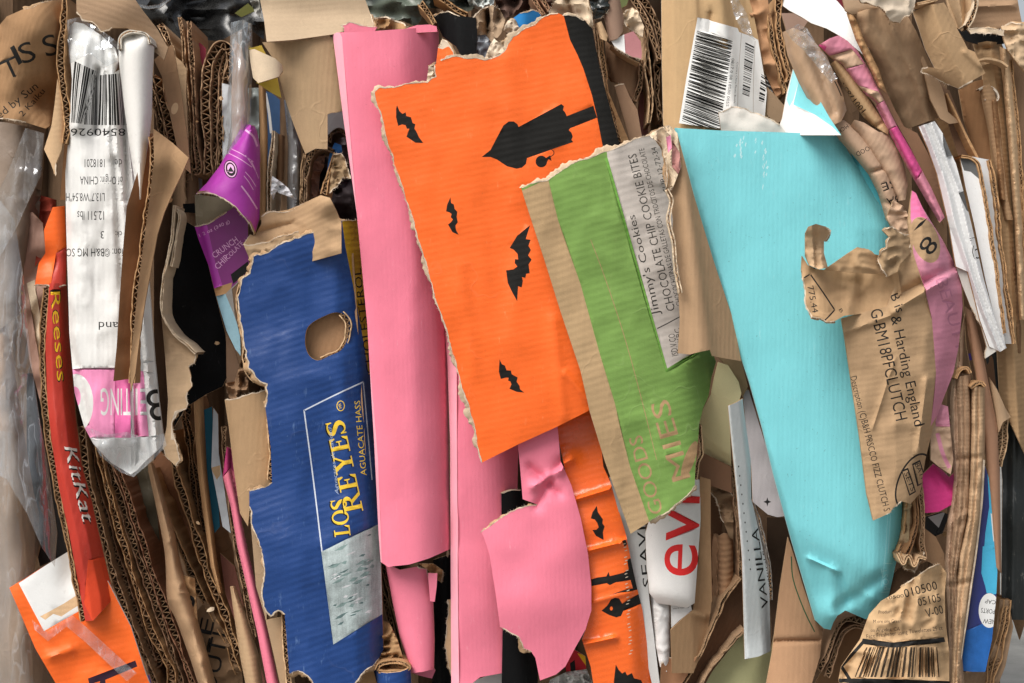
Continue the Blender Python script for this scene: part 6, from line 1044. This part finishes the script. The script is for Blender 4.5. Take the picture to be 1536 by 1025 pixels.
sheet('white_torn_liner', 'torn grey white liner below the arrow-printed board', 'cardboard', [(1434, 400), (1454, 410), (1466, 450), (1482, 500), (1496, 526), (1478, 538, 't'), (1480, 520), (1472, 490, 't'), (1456, 460), (1444, 430)], card('liner_grey', (.56, .54, .50), .65), add(flat(56), fold((1440, 400), (1480, 540), .3, 1, 5)), core=3)
sheet('black_plastic_sheet', 'black plastic sheet standing below the white boards at the right', 'plastic film', [(1478, 536), (1510, 510), (1530, 500), (1540, 700), (1536, 930), (1502, 930), (1504, 720), (1496, 620)], card('matt_black_plastic', (.016, .019, .019), .35, None, .3, scuff=.25, spec=.4), add(flat(6), ridge((1524, 510), (1520, 930), 6, 8), noise(4, 60, 7)), thick=2)
sheet('brown_outer_board', 'dark mottled brown board at the far right edge beside the black plastic', 'cardboard', [(1518, 420), (1545, 440), (1552, 700), (1548, 900), (1530, 960), (1520, 930), (1534, 700), (1528, 520)], card('mottled_dark_kraft', (.20, .125, .07), .8, (80, 9, .6), .35), add(flat(-10), noise(5, 40, 2)))  # dark brown with strong mottling

# ------------------------------------------------------------------ pink and kraft bath box
yR = [(1392, 300), (1410, 340), (1432, 400), (1446, 440), (1442, 500), (1432, 560), (1420, 600), (1404, 640), (1392, 690)]
yo = [(1368, 286), (1374, 290), (1384, 312), (1400, 338), (1414, 360), (1430, 392), (1442, 425), (1444, 460), (1438, 520), (1430, 560), (1416, 596), (1400, 640), (1388, 690), (1380, 740), (1366, 756), (1352, 752, 't'), (1340, 762, 't'), (1330, 772), (1310, 781), (1300, 740), (1290, 660), (1278, 580), (1266, 500), (1262, 478), (1290, 470), (1330, 460), (1342, 430), (1350, 395), (1366, 372), (1362, 330)]
BKR = card('bath_box_kraft', (.415, .28, .16), .8, (9, 8, .35), .15, .1)
BPK = card('bath_pink_print', (.54, .22, .30), .75, (9, 8, .3), .14)
ty = lambda s, a, b, H, bd=.012: text(s, a, b, H, bd)
sheet('printed_kraft_box', 'kraft box panel with downward black lettering and a pink border over the cyan panel', 'box', yo, BKR, add(flat(84), across([(1362, 280), (1345, 430), (1264, 480), (1280, 600), (1310, 790)], [(1392, 290), (1414, 350), (1446, 440), (1438, 530), (1400, 650), (1376, 790)], [(0, -2), (.12, 2), (.5, 4), (.72, 0), (.85, -8), (1, -30)]), ridge((1340, 466), (1436, 408), 7, 6), ridge((1352, 440), (1440, 396), -7, 7), ridge((1268, 498), (1345, 470), 4, 5), ridge((1310, 640), (1342, 540), 2.5, 3), ridge((1390, 570), (1376, 680), 6, 5), creased(1.6, 44, 7), noise(3, 60, 5)),
      prints=[(BPK, [np.array([(1364, 282), (1386, 290), (1460, 430), (1450, 520), (1420, 600), (1396, 640), (1404, 560), (1398, 480), (1386, 430), (1376, 400), (1370, 380)])]), (card('hot_pink_print', (.74, .18, .36), .7, (9, 8, .3), .14), [np.array([(1366, 286), (1372, 286), (1392, 330), (1376, 328), (1366, 330)])]), (BKR, [ell((1388, 360), 20, 36, 28, -20)]), (BPK, [np.array([(1400, 310), (1430, 380), (1424, 384), (1400, 336)])]), (INK, text('1', (1370, 347), (1383, 338), 14, .03, vref=(.6, -.8))), (INK, text('8', (1376, 370), (1390, 352), 25, .035, vref=(.78, .62))),
              (INK, ty('B is', (1335, 444), (1345, 470), 14, .028)), (INK, ty('& Harding England', (1336, 476), (1372, 640), 15.5, .028)), (INK, ty('G-BM18PFCLUTCH', (1305, 466), (1344, 632), 18, .03)), (INK, ty('Description (C)B&H PRSCCO FIZZ CLUTCH S', (1275, 566), (1326, 768), 10, .022)), (card('faint_pink_letters', (.42, .17, .25), .8), ty('BEAUTY', (1404, 420), (1436, 530), 17, .02)),
              (INK, [ell((1370, 722), 23, 45, 40, 24), ell((1370, 722), 20.5, 42, 40, 24)]), (INK, [np.array([(1352, 706), (1362, 702), (1374, 738), (1364, 744)]), np.array([(1354, 708), (1361, 705), (1372, 737), (1365, 741)])]), (INK, ty('SETS', (1356, 710), (1367, 738), 6.5, .01)), (INK, [np.array([(1368, 696), (1380, 690), (1390, 722), (1376, 730)]), np.array([(1370, 698), (1379, 693), (1388, 721), (1378, 727)])]), (INK, ty('BATH', (1372, 697), (1384, 724), 7, .01))], core=4, thick=5, step=8)
sheet('torn_kraft_piece', 'torn kraft arm with a printed diamond reaching left across the cyan panel', 'cardboard', [(1203, 384), (1212, 398), (1226, 404), (1262, 407), (1296, 408), (1330, 410), (1346, 400), (1352, 440), (1330, 466), (1300, 470), (1266, 474), (1252, 482, 't'), (1240, 484, 't'), (1230, 478, 't'), (1218, 476, 't'), (1210, 462, 't'), (1206, 430, 't'), (1202, 404)], card('arm_kraft', (.47, .31, .17), .8, (80, 8, .3)), add(flat(98), fold((1205, 440), (1340, 446), .35, -1, 3), fold((1222, 400), (1240, 484), -.4, 1, 4), fold((1288, 400), (1300, 480), .6, 1, 3), creased(3, 36, 5), bump((1215, 440), 6, 30)), prints=[(INK, [stroke([(1206, 417), (1211, 414), (1216, 411)], 2), stroke([(1215, 411), (1234, 438), (1252, 465)], 2), stroke([(1252, 465), (1245, 473), (1237, 481)], 2)]), (INK, text('775.44', (1211, 430), (1219, 470), 9, .01)), (INK, text('B', (1258, 465), (1261, 470), 5, .01)), (INK, text('N', (1217, 396), (1221, 404), 5, .01))], core=4)
sheet('torn_kraft_piece', 'curled upright kraft end at the left tip of the torn arm', 'cardboard', [(1208, 350), (1213, 340), (1224, 336), (1238, 340, 't'), (1245, 346, 't'), (1242, 356, 't'), (1236, 362), (1236, 380), (1242, 402), (1228, 404), (1214, 398), (1208, 384)], card('curl_kraft', (.45, .315, .19), .8), add(flat(104), across([(1207, 336), (1210, 404)], [(1238, 336), (1244, 404)], [(0, -6), (.35, 6), (.42, 2), (.7, 4), (1, -8)]), creased(3, 18, 6), fold((1208, 372), (1244, 362), .5, 1, 2)), core=3)
sheet('torn_kraft_piece', 'folded triangular kraft lip above the torn arm', 'cardboard', [(1236, 405), (1252, 394), (1272, 380), (1286, 371), (1296, 373, 't'), (1312, 382, 't'), (1332, 386), (1340, 402), (1336, 412), (1290, 410)], card('lip_kraft', (.42, .28, .155), .8), add(flat(100), fold((1246, 404), (1320, 408), -.25, -1, 5), fold((1290, 372), (1300, 410), -.5, 1, 3), creased(2, 26, 4)))
sheet('torn_kraft_scrap', 'frayed kraft scraps where the torn arm meets the BASE fold', 'cardboard', [(1324, 346, 't'), (1338, 340, 't'), (1352, 350, 't'), (1364, 352, 't'), (1366, 380), (1350, 396), (1346, 408), (1330, 416, 't'), (1322, 404, 't'), (1318, 384, 't'), (1330, 372, 't'), (1334, 356)], card('frayed_kraft', (.36, .25, .145), .85), add(flat(98), creased(4, 20, 4), fold((1334, 345), (1350, 405), -.6, 1, 3)), core=4, amp=3, step=4)
sheet('tan_fold', 'crumpled tan end of the BASE fold above the frayed scraps', 'cardboard', [(1330, 326), (1340, 300), (1356, 310), (1366, 330), (1364, 352), (1346, 352), (1338, 345)], OTAN, add(flat(70), creased(5, 18, 6)), step=5)
# ------------------------------------------------------------------ right lower
sheet('pink_tan_scrap', 'folded pink and tan box end under the kraft bath panel', 'box', [(1396, 640), (1410, 606), (1422, 610), (1426, 650), (1430, 690), (1426, 712), (1408, 700), (1396, 690)], OTAN, add(flat(48), creased(4, 30, 5)), prints=[(BPK, [np.array([(1400, 610), (1426, 600), (1428, 640), (1404, 640)])]), (BPK, [stroke([(1406, 650), (1414, 680), (1424, 702)], 6)])])
sheet('magenta_scrap', 'deep magenta folded box corner below the kraft bath panel', 'box', [(1384, 712), (1400, 696), (1412, 704), (1424, 716), (1434, 706), (1434, 740), (1430, 756), (1408, 768), (1386, 770), (1380, 740)], card('magenta_print_corner', (.55, .04, .20), .55, (9, 8, .3), .2), add(flat(40), fold((1390, 716), (1430, 752), -.8, 1, 4), ridge((1402, 700), (1430, 744), 4, 6)))
ttL = [(1366, 752), (1358, 800), (1346, 840)]; ttR = [(1384, 700), (1384, 800), (1386, 850)]
sheet('crushed_board_bundle', 'crushed bundle of torn board layers right of the cyan panel', 'cardboard', [(1358, 752, 't'), (1370, 745), (1384, 720), (1384, 800), (1386, 826, 't'), (1382, 842, 't'), (1372, 858, 't'), (1358, 854, 't'), (1346, 840), (1350, 810), (1356, 780)], card('bundle_kraft', (.37, .26, .15), .85), add(flat(48), ridge((1366, 750), (1362, 840), 9, 4), ridge((1376, 740), (1372, 840), -9, 4), creased(3, 14, 5)), core=5, amp=3, step=4)
edgeboard('torn pale rim of the crushed board bundle', [(1346, 830), (1355, 846), (1363, 835), (1371, 849), (1378, 836), (1389, 838)], 3, 5, 62, 40, KRL, name='torn_edge_strip')
edgeboard('upright fluted board edge inside the crushed bundle, next to the cyan panel', [(1364, 750), (1362, 780), (1358, 806), (1350, 826), (1346, 838)], 7, 7, 50, 50, KR)
edgeboard('upright fluted board edge in the middle of the crushed bundle', [(1374, 742), (1375, 780), (1370, 806), (1360, 832)], 5, 9, 62, 50, KRD)
edgeboard('upright fluted board edge inside the crushed bundle, next to the magenta corner', [(1381, 732), (1384, 770), (1383, 812), (1388, 840)], 6, 6, 50, 50, (.3, .19, .11))
sheet('white_dark_scrap', 'white and dark printed scraps deep below the magenta corner', 'carton', [(1386, 776), (1412, 768), (1424, 772), (1414, 800), (1400, 806), (1388, 800)], card('dark_scrap_print', (.05, .05, .05), .5), flat(0), prints=[(WHITEP, [np.array([(1392, 776), (1418, 768), (1408, 792)])]), (INK, text('MC', (1404, 812), (1412, 796), 6))])
# vertical kraft rolls
for lab, L_, R_, h_, mt in (
    ('left tall kraft fold running down under the pink border', [(1432, 540), (1426, 600), (1428, 660), (1432, 720), (1422, 780), (1418, 850), (1423, 920), (1427, 1045)], [(1448, 470), (1444, 560), (1442, 660), (1446, 720), (1440, 780), (1433, 830), (1434, 900), (1437, 1045)], 44, OTAN),
    ('middle tall kraft fold with rounded top right of the pink border', [(1434, 566), (1436, 640), (1438, 700), (1434, 760), (1428, 800), (1424, 860), (1427, 930), (1430, 1045)], [(1456, 562), (1458, 640), (1456, 700), (1456, 760), (1448, 800), (1436, 860), (1440, 940), (1448, 1045)], 52, card('fold_kraft', (.38, .25, .155), .8, (3, 6, .5), .16)),
    ('right tall kraft fold with rounded top beside the navy carton', [(1457, 580), (1456, 650), (1454, 720), (1450, 780), (1438, 830), (1430, 900), (1428, 980), (1426, 1045)], [(1478, 580), (1478, 650), (1476, 700), (1472, 760), (1466, 820), (1454, 900), (1444, 980), (1438, 1045)], 54, card('fold_kraft_tan', (.40, .27, .16), .8, (3, 6, .5), .16))):
    sheet('kraft_fold', lab, 'cardboard', L_ + R_[::-1], mt, add(flat(h_), across(L_, R_, [(0, -12), (.12, 0), (.3, 4), (.52, 1), (.6, 4), (.85, 2), (1, -14)]), creased(2.4, 34, L_[0][0] % 13, 1.5, .5), ridge((1416, 790), (1450, 770), 4, 6), ridge((1436, 690), (1482, 684), -3, 4), ridge((1420, 880), (1456, 872), -3, 4), noise(3, 30, 6)), thick=3)
edgeboard('torn crumpled top of the middle tall kraft fold', [(1434, 568), (1440, 556), (1450, 552), (1456, 560)], 5, 5, 58, 30, KR)
edgeboard('torn crumpled top of the right tall kraft fold', [(1456, 582), (1464, 576), (1472, 574), (1478, 580)], 5, 5, 60, 30, KR)
sheet('kraft_strip', 'smooth copper brown board strip standing right of the tall kraft folds', 'cardboard', [(1448, 460), (1460, 470), (1472, 520), (1484, 580), (1496, 640), (1500, 720), (1502, 860), (1494, 850), (1486, 740), (1476, 660), (1464, 560), (1452, 500)], card('copper_board', (.34, .19, .115), .65), add(flat(36), tube([(1448, 460), (1476, 660), (1494, 860)], [(1460, 460), (1498, 660), (1502, 860)], 6)))
sheet('brown_board', 'dark brown board behind the copper strip under the white boards', 'cardboard', [(1444, 430), (1460, 440), (1476, 500), (1490, 540), (1496, 600), (1480, 590), (1460, 570), (1450, 520)], card('dark_umber', (.13, .075, .045), .8), flat(8), prints=[(card('indigo_speck', (.05, .03, .2), .6), [np.array([(1448, 532), (1456, 530), (1458, 540), (1450, 542)])])])
sheet('tan_strip', 'tan board leaning into the black plastic at the right', 'cardboard', [(1484, 566), (1496, 585), (1508, 612), (1516, 626), (1504, 634), (1498, 650), (1494, 620)], card('lean_tan', (.45, .31, .19), .8), add(flat(34), tube([(1484, 566), (1496, 650)], [(1500, 566), (1518, 650)], 6)))
edgeboard('crumpled double fluted edge below the leaning tan board', [(1504, 628), (1504, 650), (1502, 675), (1498, 700)], 8, 6, 30, 60, KRL, 2)
NAVY = card('navy_carton_print', (.02, .03, .16), .4, (84, 8, .3), .15, spec=.5)
sheet('navy_carton', 'navy and light blue carton with a round white badge at the lower right', 'carton', [(1478, 700), (1484, 720), (1490, 750), (1496, 800), (1496, 860), (1494, 900), (1488, 960), (1478, 1008), (1458, 1008), (1440, 1006), (1446, 970), (1456, 900), (1466, 830), (1474, 760)], NAVY, add(flat(40), fold((1478, 690), (1446, 1010), -.5, -1, 5)),
      prints=[(card('light_blue_print', (.07, .42, .65), .4), [np.array([(1480, 690), (1500, 690), (1500, 820), (1476, 830), (1474, 860), (1480, 890), (1500, 890), (1500, 850), (1474, 850), (1478, 800), (1484, 760)])]), (card('light_blue_print', (.07, .42, .65), .4), [np.array([(1474, 820), (1500, 815), (1500, 890), (1490, 892), (1478, 880), (1472, 860)])]), (WHITEP, [np.array([(1486, 770), (1500, 780), (1500, 816), (1490, 812)])]), (card('gradient_blue_print', (.025, .13, .42), .4, None, .6), [np.array([(1440, 950), (1500, 925), (1500, 1010), (1436, 1012)])]), (WHITEP, [ell((1484, 916), 16, 26, 30)]), (INK, text('NEW', (1494, 930), (1475, 928), 7, .01)), (INK, text('SPORTS', (1496, 915), (1472, 912), 7, .0)), (INK, text('CAP', (1494, 901), (1478, 899), 6, .0))], edge=WHITEP)
flatedge('ragged white raw edge of the navy carton', [(1476, 690), (1472, 760), (1464, 830), (1454, 900), (1444, 970), (1438, 1006)], 3, 52, 20, PULP, name='corrugated_edge')
sheet('brown_layers', 'stack of brown board layers at the lower right corner of the bale', 'cardboard', [(1500, 900), (1512, 900), (1520, 940), (1508, 1000), (1490, 1045), (1440, 1045), (1440, 1010), (1480, 1008), (1494, 950)], card('layer_kraft', (.27, .18, .11), .85, (75, 7, 1.2), .3), add(flat(16), noise(4, 20, 4)))
edgeboard('pale layered edge at the lower right corner of the bale', [(1512, 900), (1506, 940), (1496, 980), (1482, 1040)], 8, 7, 18, 90, KR, 2)
# kraft barcode sack at bottom
zo = [(1343, 890), (1352, 882, 't'), (1366, 872, 't'), (1386, 857, 't'), (1410, 846), (1420, 860), (1417, 890), (1418, 930), (1424, 980), (1424, 1045), (1262, 1045), (1258, 1020), (1262, 1000), (1290, 960), (1304, 922), (1322, 902)]
SK = card('sack_kraft', (.40, .27, .15), .8, (3, 8, .2), .3, .1, smear=1.0)
FADED = card('faded_black_print', (.045, .034, .024), .8, None, .5, .2)
vr = (0, -1)
bc = []
rs2 = random.Random(8); xx = 1285
while xx < 1404:
    w = rs2.choice([1, 1.6, 2.6, 3.4]); f = (xx - 1285) / 120
    bc.append(np.array([(1300 + f * 108, 971 - 0 * f), (1300 + f * 108 + w * .9, 971), (1282 + f * 130 + w, 1016), (1282 + f * 130, 1016)])); xx += w + rs2.choice([1.6, 2.4, 3.6, 5])
sheet('barcode_sack', 'crumpled kraft sack with a wide black barcode at the lower right', 'paper', zo, SK, add(flat(68), across([(1344, 840), (1300, 930), (1258, 1045)], [(1412, 840), (1424, 1045)], [(0, -16), (.15, 2), (.42, 8), (.5, 2), (.6, 6), (.9, 2), (1, -10)]), ridge((1350, 880), (1338, 1000), -4, 6), creased(4, 40, 9), creased(2, 22, 12), bump((1360, 868), -8, 16)),
      prints=[(INK, text('010500', (1358, 897), (1407, 884), 13, .025)), (INK, text('05105', (1378, 910), (1412, 902), 12, .025)), (INK, text('V-00', (1390, 927), (1416, 920), 13, .03)), (INK, text('Product', (1318, 921), (1338, 920), 5, .006)), (INK, text('M ore one Green', (1310, 935), (1352, 934), 5, .006)), (INK, text('os Angeles, CA', (1306, 948), (1350, 946), 5, .006)), (INK, text('Face Freshener using Towelettes 25 ct', (1300, 958), (1414, 945), 6, .006)), (INK, [np.array([(1294, 958), (1340, 964), (1416, 956), (1418, 963), (1340, 972), (1292, 966)])]), (FADED, bc), (INK, [np.array([(1258, 1018), (1300, 1018), (1424, 1022), (1424, 1028), (1290, 1028), (1258, 1024)])]), (INK, [stroke([(1296, 962), (1280, 980), (1262, 1000)], 5)]), (INK, [stroke([(1262, 1000), (1270, 1012), (1276, 1022)], 5)]), (INK, text('10500', (1330, 900), (1356, 896), 5, .02))], core=3, thick=2, step=7)
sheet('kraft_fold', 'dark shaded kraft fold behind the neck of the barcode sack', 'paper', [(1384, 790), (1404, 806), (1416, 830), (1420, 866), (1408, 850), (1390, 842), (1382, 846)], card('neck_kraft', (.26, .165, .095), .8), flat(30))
sheet('brown_board', 'dark sheet for the shaded hole behind the sack left of the crushed bundle', 'cardboard', [(1330, 870), (1352, 850), (1370, 862), (1346, 890), (1320, 905)], card('neck_hole_shade', (.14, .085, .05), .8), flat(26))  # dark colour stands in for the shaded hole by the neck

# extra upright folds along the right edge; tan to rust tones carry their shading
for lab, L_, R_, h_, mt in (
    ('narrow upright kraft fold with a bright ridge near the right edge of the bale', [(1500, 70), (1512, 200), (1522, 330), (1530, 480)], [(1514, 76), (1526, 200), (1534, 330), (1540, 480)], 36, KRAFTL),
    ('dark upright kraft fold right of the outermost white board', [(1496, 240), (1508, 330), (1520, 440), (1524, 530)], [(1508, 240), (1520, 330), (1530, 440), (1534, 530)], 24, card('fold_shaded_umber', (.24, .135, .068), .8, (5, 7, .6), .25)),
    ('short rust brown fold between the rolled tan board and the tall ribbed box', [(1486, 150), (1494, 240), (1500, 300)], [(1496, 150), (1506, 240), (1512, 300)], 40, card('fold_shaded_rust', (.30, .165, .08), .8, (5, 7, .6), .25))):
    sheet('kraft_fold', lab, 'cardboard', L_ + R_[::-1], mt, add(flat(h_), across(L_, R_, [(0, -9), (.3, 3), (.6, 1), (1, -9)]), creased(2, 30, L_[0][0] % 11, 1.4, .4)), thick=3)
edgeboard('thin split board edge beside the narrow bright-ridged fold', [(1516, 90), (1526, 180), (1534, 300), (1541, 420)], 5, 7, 30, 70, KR)
flatedge('crumpled kraft edge crossing the top of the tall ribbed box', [(1462, 92), (1480, 88), (1500, 92), (1512, 100)], 3, 50, 20, KRAFTL)
for lab, L_, R_, h_ in (('crumpled kraft strip squeezed between the top white card and the wide hanging flap', [(1270, 20), (1284, 60), (1304, 100), (1318, 130)], [(1282, 24), (1296, 60), (1318, 104), (1330, 140)], 62),):
    sheet('kraft_fold', lab, 'cardboard', L_ + R_[::-1], KRAFT, add(flat(h_), tube(L_, R_, 6), creased(3, 20, 3)), thick=2)
# ------------------------------------------------------------------ inside of the bale, ground, sky, camera, light
def core_block():
    nx, nz_ = 60, 40
    xs = np.linspace(-60, 1500, nx); ys = np.linspace(-2, 1120, nz_)
    X, Y = np.meshgrid(xs, ys); H = -190 + 18 * fbm(X / 40, Y / 160, 4) + 12 * np.sin(X / 7)
    V = W(X.ravel(), Y.ravel(), H.ravel()); n = len(V); F = []
    Bk = V.copy(); Bk[:, 1] = .75
    for j in range(nz_ - 1):
        for i in range(nx - 1):
            a = j * nx + i; F.append((a, a + nx, a + nx + 1, a + 1)); F.append((n + a, n + a + 1, n + a + nx + 1, n + a + nx))
    ring = [i for i in range(nx)] + [j * nx + nx - 1 for j in range(1, nz_)] + [(nz_ - 1) * nx + i for i in range(nx - 2, -1, -1)] + [j * nx for j in range(nz_ - 2, 0, -1)]
    for a, b in zip(ring, ring[1:] + ring[:1]): F.append((a, b, n + b, n + a))
    o = link('compacted_cardboard', np.vstack([V, Bk]), F, [card('compacted_kraft', (.10, .062, .036), .9, (90, 9, 1.5), .4)], None, None, [False] * len(F))  # core coloured extra dark so the gaps look deep in shade
    tag(o, 'compacted brown cardboard filling the inside of the bale', 'cardboard', None, 'stuff')
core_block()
srs = random.Random(21)
for k in range(46):                                # shreds caught in the gaps
    zx, zy = srs.choice([(150, 40, ), (275, 40), (300, 50), (420, 25), (480, 20), (700, 40), (800, 50), (940, 25), (970, 15), (1080, 20), (1160, 14), (1240, 20), (1400, 40), (1440, 30)]), 0
    cx = srs.gauss(zx[0], zx[1]); cy = srs.uniform(30, 990); hh = srs.uniform(-30, -4); a = srs.uniform(0, 6.28); L = srs.uniform(5, 13); w_ = srs.uniform(1.5, 4)
    pts = [(cx + math.cos(a) * L * t_ + math.sin(a) * w_ * q, cy + math.sin(a) * L * t_ - math.cos(a) * w_ * q) for t_, q in ((-.5, -.3), (-.1, -1), (.3, -.7), (.55, .1), (.2, .8), (-.3, .9))]
    sheet('paper_shred', 'tiny curled shred of torn brown paper caught between the packed boards', 'paper shred', [(*q, 't') for q in pts], (KRAFT, KRAFTL, PALE)[k % 3], add(flat(hh), tube([(cx - L, cy - L), (cx - L, cy + L)], [(cx + L, cy - L), (cx + L, cy + L)], 6)), thick=.6, step=3, amp=1, group='torn paper shreds caught between the boards')
gv = [(-60, -40, -.78), (60, -40, -.78), (60, 120, -.78), (-60, 120, -.78)]
g = link('ground', gv, [(0, 1, 2, 3)], [card('wet_concrete', (.20, .195, .18), .55, None, .5, .3, bumps=1.0, scuff=.3, scuffcol=(.4, .4, .38))])
g['kind'] = 'structure'

SUN_EL, SUN_AZ = 52, -44          # high, soft, in front of the bale and a little to the left
w = bpy.data.worlds.new('World'); sc.world = w; w.use_nodes = True
nt = w.node_tree; bg = nt.nodes['Background']
sky = nt.nodes.new('ShaderNodeTexSky'); sky.sky_type = 'NISHITA'; sky.sun_disc = False
sky.sun_elevation = R(SUN_EL); sky.sun_rotation = R(180 - SUN_AZ); sky.dust_density = 4; sky.air_density = 1.2; sky.ozone_density = .8
hs = nt.nodes.new('ShaderNodeHueSaturation'); hs.inputs['Saturation'].default_value = .35
nt.links.new(sky.outputs[0], hs.inputs['Color']); nt.links.new(hs.outputs[0], bg.inputs['Color']); bg.inputs['Strength'].default_value = .10
sd = bpy.data.lights.new('overcast_sun', 'SUN'); sd.energy = 2.9; sd.angle = R(44); sd.color = (1, .96, .9)
so = bpy.data.objects.new('overcast_sun', sd); col.objects.link(so)
el, az = R(SUN_EL), R(SUN_AZ)
dirv = Vector((math.sin(az) * math.cos(el), -math.cos(az) * math.cos(el), math.sin(el)))
so.rotation_euler = dirv.to_track_quat('Z', 'Y').to_euler()
cam = bpy.data.cameras.new('camera'); co_ = bpy.data.objects.new('camera', cam); col.objects.link(co_)
co_.location = (0, -D / 1000, 0); co_.rotation_euler = (R(90), 0, 0)
cam.sensor_width = 36; cam.lens = 36 * (D / 1000) / 1.536; cam.clip_end = 500; cam.clip_start = .05
sc.camera = co_
vs = sc.view_settings; vs.view_transform = 'Standard'; vs.look = 'None'; vs.gamma = 1; vs.use_curve_mapping = False; vs.exposure = .42
